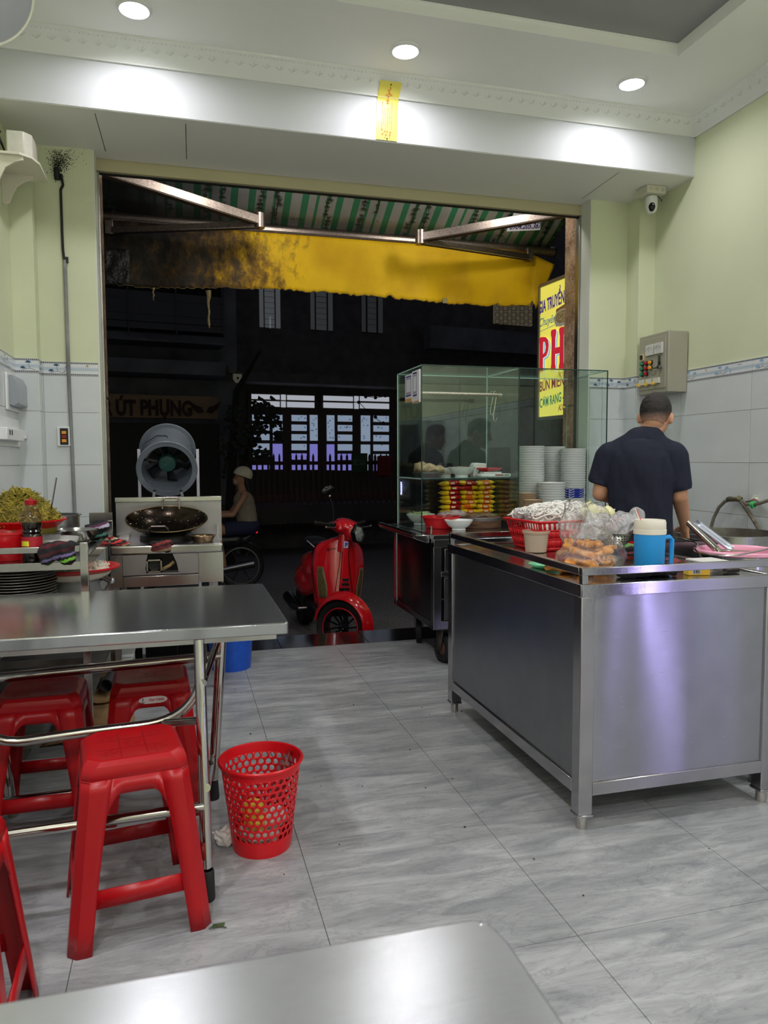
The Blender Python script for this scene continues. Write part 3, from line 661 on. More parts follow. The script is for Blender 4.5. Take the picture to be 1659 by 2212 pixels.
# ---- retractable awning
AY, AZ = 6.35, 3.165; SLOPE = .54
def az(y): return AZ + SLOPE*(AY-y) + .03
def tarp_mat():
    m = mat('striped_tarpaulin', (150, 150, 146), .6); N, L, b = nodes(m)
    g = N.new('ShaderNodeNewGeometry'); sp = N.new('ShaderNodeSeparateXYZ'); L.new(g.outputs['Position'], sp.inputs[0])
    mo = N.new('ShaderNodeMath'); mo.operation = 'MULTIPLY'; mo.inputs[1].default_value = 1/.42; L.new(sp.outputs[0], mo.inputs[0])
    fr = N.new('ShaderNodeMath'); fr.operation = 'FRACT'; L.new(mo.outputs[0], fr.inputs[0])
    r = N.new('ShaderNodeValToRGB'); r.color_ramp.interpolation = 'CONSTANT'; e = r.color_ramp.elements
    wht, grn = (*lin((150, 152, 150)), 1), (*lin((46, 122, 88)), 1)
    e[0].position = 0; e[0].color = grn; e[1].position = .13; e[1].color = wht
    for p, c in ((.33, grn), (.46, wht), (.60, grn), (.66, wht), (.80, grn), (.85, wht)): k = e.new(p); k.color = c
    L.new(fr.outputs[0], r.inputs[0])
    # soot where the fan blows: left end
    sm = N.new('ShaderNodeMapRange'); sm.inputs[1].default_value = -.4; sm.inputs[2].default_value = 1.15; L.new(sp.outputs[0], sm.inputs[0])
    n = N.new('ShaderNodeTexNoise'); n.inputs['Scale'].default_value = 3; n.inputs['Detail'].default_value = 8; L.new(g.outputs['Position'], n.inputs['Vector'])
    ad = N.new('ShaderNodeMath'); ad.operation = 'MULTIPLY_ADD'; ad.inputs[1].default_value = .9; ad.inputs[2].default_value = -.45; L.new(n.outputs['Fac'], ad.inputs[0])
    a2 = N.new('ShaderNodeMath'); a2.operation = 'ADD'; a2.use_clamp = True; L.new(sm.outputs[0], a2.inputs[0]); L.new(ad.outputs[0], a2.inputs[1])
    mx = N.new('ShaderNodeMix'); mx.data_type = 'RGBA'; mx.inputs[6].default_value = (*lin((40, 41, 42)), 1); L.new(a2.outputs[0], mx.inputs[0]); L.new(r.outputs[0], mx.inputs[7])
    L.new(mx.outputs[2], b.inputs['Base Color']); return m
def valance_mat():
    m = mat('yellow_valance', (248, 196, 24), .6); N, L, b = nodes(m)
    g = N.new('ShaderNodeNewGeometry'); sp = N.new('ShaderNodeSeparateXYZ'); L.new(g.outputs['Position'], sp.inputs[0])
    sm = N.new('ShaderNodeMapRange'); sm.inputs[1].default_value = -.1; sm.inputs[2].default_value = 1.25; L.new(sp.outputs[0], sm.inputs[0])
    mp = N.new('ShaderNodeMapping'); mp.inputs['Scale'].default_value = (1.6, 1, 1); L.new(g.outputs['Position'], mp.inputs[0])
    n = N.new('ShaderNodeTexNoise'); n.inputs['Scale'].default_value = 6; n.inputs['Detail'].default_value = 12; n.inputs['Roughness'].default_value = .75; L.new(mp.outputs[0], n.inputs['Vector'])
    ad = N.new('ShaderNodeMath'); ad.operation = 'MULTIPLY_ADD'; ad.inputs[1].default_value = 1.9; ad.inputs[2].default_value = -.86; L.new(n.outputs['Fac'], ad.inputs[0])
    a2 = N.new('ShaderNodeMath'); a2.operation = 'ADD'; L.new(sm.outputs[0], a2.inputs[0]); L.new(ad.outputs[0], a2.inputs[1])
    r = N.new('ShaderNodeValToRGB'); e = r.color_ramp.elements; e[0].position = .0; e[0].color = (*lin((34, 31, 31)), 1); k0 = e.new(.2); k0.color = (*lin((62, 50, 40)), 1); k1 = e.new(.36); k1.color = (*lin((90, 70, 42)), 1); e[-1].position = .85; e[-1].color = (*lin((252, 202, 30)), 1)
    k = e.new(.55); k.color = (*lin((150, 112, 36)), 1)
    L.new(a2.outputs[0], r.inputs[0])
    n2 = N.new('ShaderNodeTexNoise'); n2.inputs['Scale'].default_value = 2.2; n2.inputs['Detail'].default_value = 6; L.new(g.outputs['Position'], n2.inputs['Vector'])
    r2_ = N.new('ShaderNodeValToRGB'); r2_.color_ramp.elements[0].position = .35; r2_.color_ramp.elements[0].color = (.78, .72, .6, 1); r2_.color_ramp.elements[1].position = .55; r2_.color_ramp.elements[1].color = (1, 1, 1, 1); L.new(n2.outputs['Fac'], r2_.inputs[0])
    mx = N.new('ShaderNodeMix'); mx.data_type = 'RGBA'; mx.blend_type = 'MULTIPLY'; mx.inputs[0].default_value = 1; L.new(r.outputs[0], mx.inputs[6]); L.new(r2_.outputs[0], mx.inputs[7])
    L.new(mx.outputs[2], b.inputs['Base Color']); b.inputs['Specular IOR Level'].default_value = .3; return m
aw = thing('awning', 'retractable street awning with striped tarpaulin and sooty yellow valance', 'awning', (1.2, YSILL+.4, 3.1))
BX0, BX1 = -.62, 3.42
tp = MB().grid(lambda u, v: Vector((BX0+(BX1-.1-BX0)*u, 5.3+(AY-5.3)*v, az(5.3+(AY-5.3)*v) - .02*math.sin(PI*v) + .008*math.sin(u*40))), 60, 6)
part('tarpaulin', tp, tarp_mat(), aw, sol=.002)
# printed bamboo sprays and lettering on the underside
bp_ = MB(); rb = random.Random(11)
def tpt(x, y, d=-.006): return Vector((x, y, az(y) - .02*math.sin(PI*(y-5.3)/(AY-5.3)) + d))
for i in range(-2, 8):
  for off in (.245, .365):
    for k in range(13):
        x = .42*i+off+rb.uniform(-.02, .02); y = 5.42+.075*k+rb.uniform(-.02, .02)
        if x < .1 and rb.random() < .4: continue
        for a in (-.9, -.45, 0, .4, .85, PI-.5, PI, PI+.5):
            l, w_ = rb.uniform(.035, .055), .0048; dx, dy = math.sin(a), math.cos(a); nx, ny = -dy, dx
            P = [(x, y), (x+dx*l*.5+nx*w_, y+dy*l*.5+ny*w_), (x+dx*l, y+dy*l), (x+dx*l*.5-nx*w_, y+dy*l*.5-ny*w_)]
            bp_.add([tpt(*p) for p in P], [(0,1,2,3)])
    xx = .42*i+off; bp_.add([tpt(xx-.003, 5.35), tpt(xx+.003, 5.35), tpt(xx+.012, 6.3), tpt(xx+.006, 6.3)], [(0,1,2,3)])
part('bamboo_print', bp_, mat('bamboo_print', (30, 46, 38), .6), aw, smooth=False, kind='stuff')
for (x, y) in ((.75, 5.95), (.98, 6.25), (1.05, 5.6), (1.38, 5.9), (1.72, 5.65), (1.7, 6.2), (2.15, 5.6), (2.35, 5.95), (2.5, 6.1)):
    part('lettering', fit_text('HI.TARP', .13, .022, 0, lambda a, b_, c, x=x, y=y: tpt(x+a, y-b_*.9, -.007-c), depth=.001), mat('bamboo_print', (30, 46, 38), .6), aw)
M_alu = mat('weathered_aluminium', (176, 160, 150), .38, 1, noise=(70, .25), bump=(120, .0006))
bar = MB(); bar.tube([(BX0, AY, AZ), (BX1-.06, AY, AZ)], .045, 14); bar.box((BX0, AY-.055, AZ-.02), (BX1-.35, AY-.03, AZ+.0))
part('front_bar', bar, M_alu, aw)
part('end_cap', MB().cyl((BX1-.06, AY, AZ), (BX1-.045, AY, AZ), .047, .047, 14), M_dark, aw)
def arm(sh, el, hd):
    a = part('arm', MB().bar(sh, el, .06, .068), M_alu, aw, bevel=.006)
    d = (Vector(el)-Vector(sh)).normalized(); s_ = d.cross(Vector((0,0,1))).normalized()
    rg = MB()
    for k in (-.025, .0, .025): rg.bar(Vector(sh)-Vector((0,0,.035))+s_*k, Vector(el)-Vector((0,0,.035))+s_*k, .006, .006)
    part('arm_groove', rg, mat('groove_shadow', (90, 78, 70), .5, 1), a)
    part('elbow_joint', MB().cyl(Vector(el)+Vector((0,0,.055)), Vector(el)-Vector((0,0,.055)), .042), M_alu, aw)
    f = part('forearm', MB().bar(Vector(el)-Vector((0,0,.03)), Vector(hd)-Vector((0,0,.03)), .05, .05), M_alu, aw, bevel=.005)
    part('arm_cable', MB().tube([Vector(el)-Vector((0,.02,.062)), Vector(hd)-Vector((0,.02,.062))], .005, 6), M_dark, aw)
    part('clevis', MB().box(Vector(hd)-Vector((.03,.03,.06)), Vector(hd)+Vector((.03,.05,.05))), M_alu, aw, bevel=.005)
shL = gy(215, 366, 5.3); elL = gy(560, 477, 5.95); arm(shL, elL, gy(236, 490, 6.26))
shR = gy(1238, 455, 5.3); elR = gy(908, 513, 5.95); arm(shR, elR, gy(1143, 549, 6.26))
# valance: wavy sheet under the bar, ragged lower hem, cut slanting at the right end
VX = [(-.60, .52, .0), (-.2, .49, 0), (.2, .48, 0), (.6, .47, 0), (1.0, .46, 0), (1.4, .47, 0), (1.8, .485, 0), (2.2, .47, 0), (2.6, .475, 0), (3.0, .47, 0), (3.3, .47, 0)]
rv = random.Random(5); hem = [rv.uniform(-.008, .008) for _ in range(200)]
for q in (95, 96, 116, 137, 152, 160): hem[q % 200] += .022
def val(u, v):
    x = BX0+.03 + (3.33-BX0)*u; h = .475+.02*math.sin(u*9+1)
    i = int(u*160); hh = h - hem[i]*(v > .9)
    if x > 3.12:   # right end pulled in
        top = AZ-.04-(x-3.12)*.35; z = top-(hh-.04)*v*(1); x2 = x-.16*v*((x-3.12)/.2)**1
        return Vector((x2, AY-.03+.035*math.sin(u*50)*v, z))
    return Vector((x, AY-.035+.012*math.sin(u*60+v*2)*v+.02*math.sin(u*17)*v, AZ-.035-hh*v))
part('valance', MB().grid(val, 160, 14), valance_mat(), aw, sol=.0025)
part('hem_tape', MB().tube([val(i/159.5, 1)+Vector((0,0,.002)) for i in range(157)], .0035, 5), mat('hem_tape', (120, 100, 60), .7), aw)
M_drip = mat('grease_drip', (150, 132, 90), .35, noise=(40, .5))
for (px, py, l) in ((331, 622, .10), (450, 628, .30)):
    p = gy(px, py, AY-.03); part('grease_drip', MB().tube([p+Vector((.004*math.sin(k*2), 0, -l*k/7)) for k in range(8)], [.022, .018, .012, .009, .008, .009, .012, .003] if l > .2 else [.012, .008, .007, .005, .007, .004, .003, .002], 8), M_drip, aw)
part('masking_tape', MB().box((gy(956, 652, AY-.04).x, AY-.045, gy(956, 657, AY).z), (gy(966, 652, AY-.04).x, AY-.04, gy(956, 646, AY).z)), mat('old_tape', (170, 156, 110), .6), aw)
part('patch', MB().grid(lambda u, v: gy(224+56*u, 538+76*v, AY-.075)+Vector((0, -.006*math.sin(u*9+v*7), 0)), 8, 8), mat('crumpled_plastic', (60, 58, 60), .25, noise=(30, .6), bump=(30, .02)), aw, sol=.003)

# phone number placard stuck under the tarpaulin
pl = thing('phone_placard', 'small white placard with a violet phone number under the awning', 'sign', gy(1135, 480, 5.93))
PB = [gy(1094, 500, 5.93), gy(1166, 497, 5.93), gy(1176, 452, 5.9), gy(1110, 459, 5.9)]
ex = (PB[1]-PB[0]); ez = (PB[3]-PB[0]); nrm = ex.cross(ez).normalized()
pb = MB().add([p for p in PB] + [p-nrm*-.004 for p in PB], [(0,1,2,3),(7,6,5,4),(0,4,5,1),(1,5,6,2),(2,6,7,3),(3,7,4,0)])
part('board', pb, mat('placard_white', (226, 222, 226), .5), pl, smooth=False)
def pfr(x, y, z): return PB[0] + ex*x + ez*y + nrm*(-.006-z)*(1 if nrm.y > 0 else -1)
part('lettering', fit_text('0904.205.367', .94, .30, 0, lambda x, y, z: pfr(.52+x, .24+y, z), bold=.02), mat('violet_ink', (62, 40, 110), .5), pl)
part('lettering', fit_text('MÁI HIÊN', .5, .13, 0, lambda x, y, z: pfr(.62+x, .88+y, z)), mat('violet_ink', (62, 40, 110), .5), pl)

# ---- yellow signboard outside at the right
SB0 = gy(1163, 905, 6.25); SBd = Vector((math.sin(math.radians(5.5)), math.cos(math.radians(5.5)), 0))*-1   # far edge -> near
SBd = Vector((.1, -1, 0)).normalized()*1
zt = gp(1180, 628, SB0, Vector((SBd.y, -SBd.x, 0)))
sg = thing('menu_signboard', 'bright yellow roadside menu board with big red letters beside the doorway', 'sign', (SB0.x, SB0.y-.5, -.34))
SW, SZ0, SZ1 = 1.12, SB0.z, zt.z+.06
sn = Vector((SBd.y, -SBd.x, 0));  sn = sn if sn.x < 0 else -sn
def sfr(x, z, t): return Vector((SB0.x, SB0.y, 0)) + SBd*x + sn*t + Vector((0, 0, z))
M_yel = mat('sign_yellow', (240, 228, 92), .4, emit=(240, 230, 100), emit_s=.42)  # glow put into the colour of a board lit from the front
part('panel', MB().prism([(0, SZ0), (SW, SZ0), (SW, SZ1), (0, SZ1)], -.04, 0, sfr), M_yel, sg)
fm = MB()
for a, b_ in (((0, SZ0), (SW, SZ0)), ((SW, SZ0), (SW, SZ1)), ((SW, SZ1), (0, SZ1)), ((0, SZ1), (0, SZ0))): fm.bar(sfr(a[0], a[1], 0), sfr(b_[0], b_[1], 0), .022, .03)
part('frame', fm, mat('sign_frame', (150, 146, 140), .45, .6), sg)
for x in (.06, SW-.06): part('leg', MB().bar(sfr(x, -.35, -.05), sfr(x, SZ0, -.05), .03, .03), M_dark, sg)
def sw(px, py): q = gp(px, py, sfr(0, 0, .002), sn); return (q-Vector((SB0.x, SB0.y, 0))).dot(SBd), q.z
def sign_text(s, p0, p1, hpx, col, name, **k):
    a = sw(*p0); b_ = sw(*p1); hh = abs(sw(p0[0], p0[1]-hpx/2)[1]-sw(p0[0], p0[1]+hpx/2)[1]); tl = (b_[1]-a[1])/(b_[0]-a[0])
    part('lettering', fit_text(s, b_[0]-a[0], hh, 0, lambda x, y, z: sfr((a[0]+b_[0])/2+x, (a[1]+b_[1])/2+tl*x+y, .002+z), **k), mat(name, col, .5, emit=col, emit_s=.32), sg)  # inks emit as well, brightness put into their colour
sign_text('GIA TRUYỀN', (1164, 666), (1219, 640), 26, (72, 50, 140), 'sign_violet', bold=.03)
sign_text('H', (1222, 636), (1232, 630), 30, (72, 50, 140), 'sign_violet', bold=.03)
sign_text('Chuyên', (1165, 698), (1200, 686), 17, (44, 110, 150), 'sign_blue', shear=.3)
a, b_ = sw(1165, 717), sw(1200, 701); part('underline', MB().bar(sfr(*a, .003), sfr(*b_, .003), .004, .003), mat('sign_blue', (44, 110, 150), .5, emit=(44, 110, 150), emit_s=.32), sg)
def slab_letter(polys, p0, p1, ztop, zbot, name, col, dt):
    a = sw(p0, ztop)[0]; b_ = sw(p1, ztop)[0]; z1 = sw((p0+p1)/2, ztop)[1]; z0 = sw((p0+p1)/2, zbot)[1]; mb = MB()
    for P in polys: mb.prism([(a+(b_-a)*x, z0+(z1-z0)*y) for x, y in P], dt, dt+.003, sfr)
    return mb
def stem(x0, x1): return [(x0-.06, 0), (x1+.06, 0), (x1+.04, .1), (x1, .17), (x1, .80), (x1+.05, .88), (x1+.06, .96), (x1, 1), (x0, 1), (x0-.06, .96), (x0-.05, .88), (x0, .8), (x0, .17), (x0-.04, .1)]
bowl = [(.33+.0, 1.0), (.66, .97), (.88, .88), (.95, .74), (.90, .58), (.72, .46), (.40, .42), (.40, .52), (.62, .57), (.68, .70), (.62, .83), (.40, .88)]
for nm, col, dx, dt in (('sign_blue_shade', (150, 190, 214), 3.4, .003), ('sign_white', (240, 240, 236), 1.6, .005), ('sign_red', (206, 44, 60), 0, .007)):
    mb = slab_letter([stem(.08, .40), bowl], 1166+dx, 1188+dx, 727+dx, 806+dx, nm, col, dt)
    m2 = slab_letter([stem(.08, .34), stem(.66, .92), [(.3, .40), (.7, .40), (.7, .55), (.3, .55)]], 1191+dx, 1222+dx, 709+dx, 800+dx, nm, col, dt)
    mb.add(m2.v, m2.f); part('lettering', mb, mat(nm, col, .5, emit=col, emit_s=.35), sg, smooth=False)  # big letters also glow, in place of light falling on them
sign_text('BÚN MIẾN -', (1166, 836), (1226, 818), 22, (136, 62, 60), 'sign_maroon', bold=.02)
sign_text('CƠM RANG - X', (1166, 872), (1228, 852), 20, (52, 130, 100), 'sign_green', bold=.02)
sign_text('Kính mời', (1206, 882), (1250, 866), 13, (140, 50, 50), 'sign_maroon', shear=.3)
a = sw(1201, 706); b_ = sw(1226, 668)
part('food_photo', MB().prism([(a[0], a[1]-.0), (b_[0], a[1]+.03), (b_[0], b_[1]+.06), (a[0], b_[1]+.03)], .001, .003, sfr), mat('photo_brown', (186, 130, 90), .5, noise=(30, .2)), sg)
c = sw(1214, 686); P = [(c[0]+.13*math.cos(t)*.9, c[1]+.075*math.sin(t)) for t in [2*PI*k/20 for k in range(20)]]
part('bowl_photo', MB().prism(P, .003, .005, sfr), mat('photo_bowl_rim', (236, 234, 226), .4), sg)
P = [(c[0]+.10*math.cos(t)*.9, c[1]+.008+.055*math.sin(t)) for t in [2*PI*k/20 for k in range(20)]]
part('noodle_photo', MB().prism(P, .005, .006, sfr), mat('photo_noodle', (200, 190, 140), .5, noise=(50, .4), mottle_rgb=(150, 90, 60)), sg)
# ================================================================ left side of the room
M_st = steel('stainless', (186, 184, 180), .16)
M_stb = steel('brushed_stainless', (178, 178, 176), .27, stretch=(1, 1, 6), grain=30)
M_tube = mat('polished_tube', (196, 192, 186), .12, 1, rough_noise=(30, .06))
M_rub = mat('black_rubber', (24, 24, 25), .6)
M_red = mat('red_plastic', (166, 9, 18), .32, noise=(4, .05), sss=.05)
M_redb = mat('bright_red_plastic', (206, 18, 28), .3)
M_ceramic = mat('white_ceramic', (226, 228, 226), .18)
M_melam = mat('bowl_white', (214, 220, 216), .3)

# ---- things fixed to the left and front walls
sh_ = thing('wall_shelf', 'small white plastic shelf on two scrolled brackets in the upper left corner', 'shelf', (XLW, 4.35, 2.55))
p0 = gy(3, 331, 4.22); ZSH = p0.z
part('shelf_board', MB().prism([(XLW+.001, 4.18), (-.75, 4.18), (-.70, 4.22), (-.675, 4.30), (-.675, 4.56), (XLW+.001, 4.56)], ZSH-.012, ZSH, lambda x, y, t: Vector((x, y, t))), mat('shelf_plastic', (222, 218, 200), .4), sh_)
for yb in (4.20, 4.47):
    P = [(0, 0), (.16, 0), (.158, -.018), (.12, -.03), (.075, -.06), (.055, -.10), (.035, -.15), (.012, -.16), (0, -.155)]
    part('bracket', MB().prism(P, 0, .012, lambda x, y, t, yb=yb: Vector((XLW+.001+x, yb+t, ZSH-.012+y))), mat('shelf_plastic', (222, 218, 200), .4), sh_)
bx = thing('adapter_box', 'dusty white plastic box standing on the small corner shelf', 'electrical box', (-.76, 4.32, ZSH))
part('body', MB().prism([(-.815, 4.22), (-.735, 4.22), (-.70, 4.26), (-.70, 4.40), (-.815, 4.40)], ZSH+.001, ZSH+.12, lambda x, y, t: Vector((x, y, t))), mat('dusty_white', (208, 206, 192), .45, noise=(12, .12), bump=(40, .001)), bx, bevel=.006)
for k in range(4): part('wire', MB().tube([Vector((-.84, 4.28+.02*k, ZSH+.04)), Vector((-.87, 4.3, ZSH+.11+.012*k)), Vector((-.86-.01*k, 4.33, ZSH+.15)), Vector((-.89, 4.36+.02*k, ZSH+.17-.02*k))], .0025, 6), M_dark, bx)
cd = thing('conduit', 'grey conduit with a burnt black hose end running down the front wall', 'pipe', (-.66, YF, .9))
part('pipe', MB().tube([gy(140, 562, 4.733), gy(148, 800, 4.733), gy(163, 1140, 4.733)], .0105, 10), mat('conduit_grey', (132, 134, 132), .5, noise=(8, .3)), cd)
part('hose', MB().tube([gy(x, y, 4.736) for x, y in ((127, 385), (127, 374), (132, 377), (134, 388), (136, 400), (131, 410), (132, 440), (134, 500), (136, 540), (139, 564))], .0075, 8), mat('burnt_black', (18, 18, 19), .5), cd)
part('nozzle', MB().tube([gy(121, 362, 4.732), gy(124, 388, 4.732)], [.014, .017], 10), mat('burnt_black', (18, 18, 19), .5), cd)
part('clip', MB().box(gy(139, 566, 4.735)-Vector((.004,.01,.006)), gy(143, 558, 4.735)+Vector((.012,.0,.006))), M_dark, cd)
rs = random.Random(9); spl = MB()
for k in range(1100):
    a = rs.gauss(-.3, 1.0)-PI/2+PI; rr = abs(rs.gauss(0, 1))**1.3; x = 124+ (rs.gauss(0, 9)+rr*16*math.cos(a)*.9+6*rr); y = 358 - rr*16*(.3+rs.random()*1.3) + rs.gauss(0, 12)
    if y < 322 or x < 96 or x > 196 or y > 430: continue
    c = gy(x, y, YF-.0015); s_ = rs.uniform(.0006, .0024)*(1.4 if rr < .7 else 1); t = rs.uniform(0, 6)
    spl.add([c+Vector((s_*math.cos(t+q)*rs.uniform(.6, 1.5), 0, s_*math.sin(t+q))) for q in (0, 1.3, 2.6, 3.9, 5.1)], [(0,1,2,3,4)])
part('soot_splatter', spl, mat('soot_stain', (58, 60, 46), .9), wf, smooth=False, kind='stuff')

def wall_box_thing(name, label, cat, c0, c1, X, depth, m):
    """a box on the left wall from two pixels"""
    a, b_ = gx(*c0, X), gx(*c1, X); t = thing(name, label, cat, (X, (a.y+b_.y)/2, min(a.z, b_.z)))
    return t, min(a.y, b_.y), max(a.y, b_.y), min(a.z, b_.z), max(a.z, b_.z)
XT = XLW+.0065
t, y0, y1, z0, z1 = wall_box_thing('breaker_box', 'grey-lidded circuit breaker on a white plate high on the left wall', 'switch', (12, 884), (40, 818), XT, .05, None)
part('back_plate', MB().box((XT, y0, z0), (XT+.012, y1, z1)), mat('switch_white', (228, 230, 230), .35), t, bevel=.003)
part('breaker_lid', MB().prism([(XT+.012, z0+.03), (XT+.03, z0+.02), (XT+.055, z0+.035), (XT+.055, z1-.055), (XT+.035, z1-.012), (XT+.012, z1-.01)], y0+.04, y1-.02, lambda x, z, q: Vector((x, q, z))), mat('lid_grey', (150, 156, 162), .3), t, bevel=.003)
t, y0, y1, z0, z1 = wall_box_thing('socket_box', 'white socket and timer box with a small knob on the left wall', 'socket', (-12, 962), (38, 908), XT, .05, None)
part('back_plate', MB().box((XT, y0, z0), (XT+.01, y1, z1)), mat('switch_white', (228, 230, 230), .35), t, bevel=.003)
part('timer_body', MB().box((XT+.01, y0+.05, z0+.03), (XT+.05, y1-.06, z1-.06)), mat('switch_white', (228, 230, 230), .35), t, bevel=.004)
part('knob', MB().cyl((XT+.05, y1-.09, z0+.05), (XT+.062, y1-.09, z0+.05), .012), mat('knob_grey', (190, 192, 194), .4), t)
for k in range(2): part('slot', MB().box((XT+.049, y0+.1+.05*k, (z0+z1)/2-.02), (XT+.0515, y0+.12+.05*k, (z0+z1)/2+.005)), M_dark, t)
sw_ = thing('light_switch', 'white-framed switch plate with orange and red keys beside the doorway', 'switch', (-.66, 4.73, 1.28))
a, b_ = gy(125, 964, 4.738), gy(152, 922, 4.738); W_ = b_.x-a.x; H_ = b_.z-a.z
part('plate', MB().box((a.x, 4.726, a.z), (b_.x, 4.7385, b_.z)), mat('switch_white', (228, 230, 230), .35), sw_, bevel=.003)
part('insert', MB().box((a.x+W_*.22, 4.722, a.z+H_*.08), (b_.x-W_*.16, 4.727, b_.z-H_*.08)), M_dark, sw_)
for k, (nm, col) in enumerate((('orange_key', (236, 160, 50)), ('red_key', (150, 24, 30)), ('orange_key', (236, 160, 50)))):
    zc = b_.z-H_*(.30+.21*k); part('key', MB().box((a.x+W_*.36, 4.716, zc-H_*.075), (b_.x-W_*.30, 4.723, zc+H_*.075)), mat(nm, col, .35), sw_, bevel=.001, label=nm.replace('_', ' '))

# ---- yellow paper charm on the beam
ch_ = thing('paper_charm', 'yellow paper charm strip with red brush script nailed to the beam', 'paper strip', (1.02, YB, ZS))
c0 = gy(813, 303, YB-.002); c1 = gy(857, 308, YB-.002); ztop = ZC-.045
def chf(u, v):
    x = c0.x-.003+(c1.x-c0.x+.004)*u + .012*v*(v > 0)*.9; z = ZS+.004+(ztop-ZS)*v; y = YB-.004
    if z > ZC-.105: y -= (z-(ZC-.105))*.95+.004
    return Vector((x, y, z))
part('paper', MB().grid(chf, 4, 24), mat('charm_yellow', (222, 210, 92), .35, noise=(6, .05)), ch_)
cs = MB(); rc = random.Random(2)
def cst(pts, w_=.0016):
    for (ua, va), (ub, vb) in zip(pts[:-1], pts[1:]):
        a, b_ = chf(ua, va)+Vector((0,-.0015,0)), chf(ub, vb)+Vector((0,-.0015,0)); cs.bar(a, b_, w_*2, .0006, (0, 1, 0))
cst([(.5, .93), (.56, .9), (.44, .88), (.52, .86), (.5, .84), (.36, .82)], .0022); cst([(.5, .85), (.68, .82)], .0022)
for k in range(5): cst([(.42, .81-.03*k), (.58, .81-.03*k)]); cst([(.5, .82-.03*k), (.5, .79-.03*k)])
for u in (.25, .34, .43, .52, .61, .7):
    v = .72 if u in (.25, .7) else .6
    while v > (.22 if u in (.25, .7, .43, .52) else .3): cst([(u, v), (u+rc.uniform(-.02, .02), v-.03)], .0013); v -= .034
for (u, v) in ((.26, .19), (.4, .16), (.52, .16), (.66, .15), (.3, .11), (.46, .1), (.64, .1)):
    cst([(u+.04*math.cos(q), v+.015*math.sin(q)) for q in (0, 1, 2, 3, 4, 5, 6)]); 
cst([(.46, .09), (.46, .05), (.38, .04)]); cst([(.64, .09), (.62, .05), (.66, .03)])
part('brush_script', cs, mat('charm_red', (206, 112, 64), .5), ch_, smooth=False)
for v in (.955, .03): part('nail', MB().ell(chf(.52, v)+Vector((0,-.003,0)), .004), mat('nail_dark', (60, 54, 48), .5, .6), ch_)

# ---- round dish lamp whose edge shows in the top left corner
dl = thing('dish_lamp', 'pale grey round dish lamp edge in the top left corner', 'lamp', (-.72, 2.55, 2.6))
cc = gy(-66, -42, 2.5); rr = 106*2.62/1603*.98; nv = (Vector((0,0,HC))-cc).normalized(); nv = (nv+Vector((0,0,-.35))).normalized()
part('dish', MB().lathe([(.001, .02), (rr*.5, .016), (rr*.96, .0), (rr, -.004), (rr*.97, -.03), (rr*.5, -.06), (.001, -.065)], 48, cc, nv), mat('dish_grey', (176, 178, 186), .35), dl)
part('rim', MB().tube([cc + Vector((0,0,1)).rotation_difference(nv).to_matrix() @ Vector((rr*math.cos(2*PI*k/48), rr*math.sin(2*PI*k/48), 0)) for k in range(48)], .0045, 6, True), mat('rim_pale', (226, 226, 214), .3), dl)
part('stem', MB().cyl(cc-nv*.06, (cc.x, cc.y, ZC), .012), M_white, dl)

# ---- stainless prep table on the left
PX0, PX1, PY0, PY1, PZ = XLW+.02, -.375, 3.2, 4.36, .846
M_wet = steel('wet_worktop', (170, 170, 168), .18, wave=(60, .0012))
pt = thing('prep_table', 'long stainless prep table with low rails along the left wall', 'table', ((PX0+PX1)/2, (PY0+PY1)/2, 0))
part('worktop', MB().box((PX0, PY0, PZ-.03), (PX1, PY1, PZ)), M_wet, pt, bevel=.002)
part('apron', MB().box((PX0, PY0-.002, PZ-.032), (PX1, PY0+.001, PZ-.001)), M_st, pt)
for (x, y) in ((PX1-.028, PY0-.004), (PX1-.028, PY1-.028), (PX0, PY0-.004), (PX0, PY1-.028)):
    part('leg', MB().box((x, y, .012), (x+.03, y+.03, PZ+.075)), M_st, pt, bevel=.0015); part('foot', MB().cyl((x+.015, y+.015, 0), (x+.015, y+.015, .015), .014), M_rub, pt)
part('rail', MB().box((PX0, PY0, PZ+.038), (PX1-.028, PY0+.022, PZ+.063)), M_st, pt, bevel=.002)
part('rail', MB().box((PX1-.024, PY0+.026, PZ-.032), (PX1+.002, PY1, PZ+.02)), M_st, pt, bevel=.002)
part('backsplash', MB().box((PX1-.12, PY1-.004, PZ), (PX1, PY1+.008, PZ+.12)), M_st, pt)
part('shelf', MB().box((PX0, PY0+.02, .60), (PX1-.004, PY1, .62)), M_st, pt, bevel=.002)
part('lower_shelf', MB().box((PX0, PY0+.02, .26), (PX1-.004, PY1, .28)), mat('grimy_steel', (96, 92, 86), .5, .8, noise=(9, .4)), pt)
part('lower_rail', MB().box((PX0, PY0, .425), (PX1-.02, PY0+.02, .45)), mat('grimy_steel', (96, 92, 86), .5, .8, noise=(9, .4)), pt)

# pots, tubs and bowls on it (c = base centre)
def lathe_thing(name, label, cat, c, prof, m, n=40, pname='body', group=None):
    t = thing(name, label, cat, c, group=group); part(pname, MB().lathe(prof, n, c), m, t); return t
def wall_prof(r0, r1, h, t=.003, lip=.0, base=0):
    return [(0.0005, t), (r0-t, t), (r1-t, h), (r1+lip, h), (r1+lip, h-.006 if lip else h-.001), (r1, h-.008 if lip else h-.002), (r0, 0), (.0005, 0)]
pc = gz(20, 1190, PZ); pc = Vector((-.70, 3.62, PZ+.001))
bp2 = lathe_thing('stock_pot', 'steel pot under the red colander of pickled greens', 'pot', pc, wall_prof(.155, .165, .085, .002, .006), M_stb)
col_c = pc+Vector((0,0,.09))
cl2 = lathe_thing('colander', 'red colander heaped with pickled greens at the far left', 'colander', col_c, wall_prof(.13, .185, .055, .003, .008), M_redb)
rg_ = random.Random(21); hp = MB()
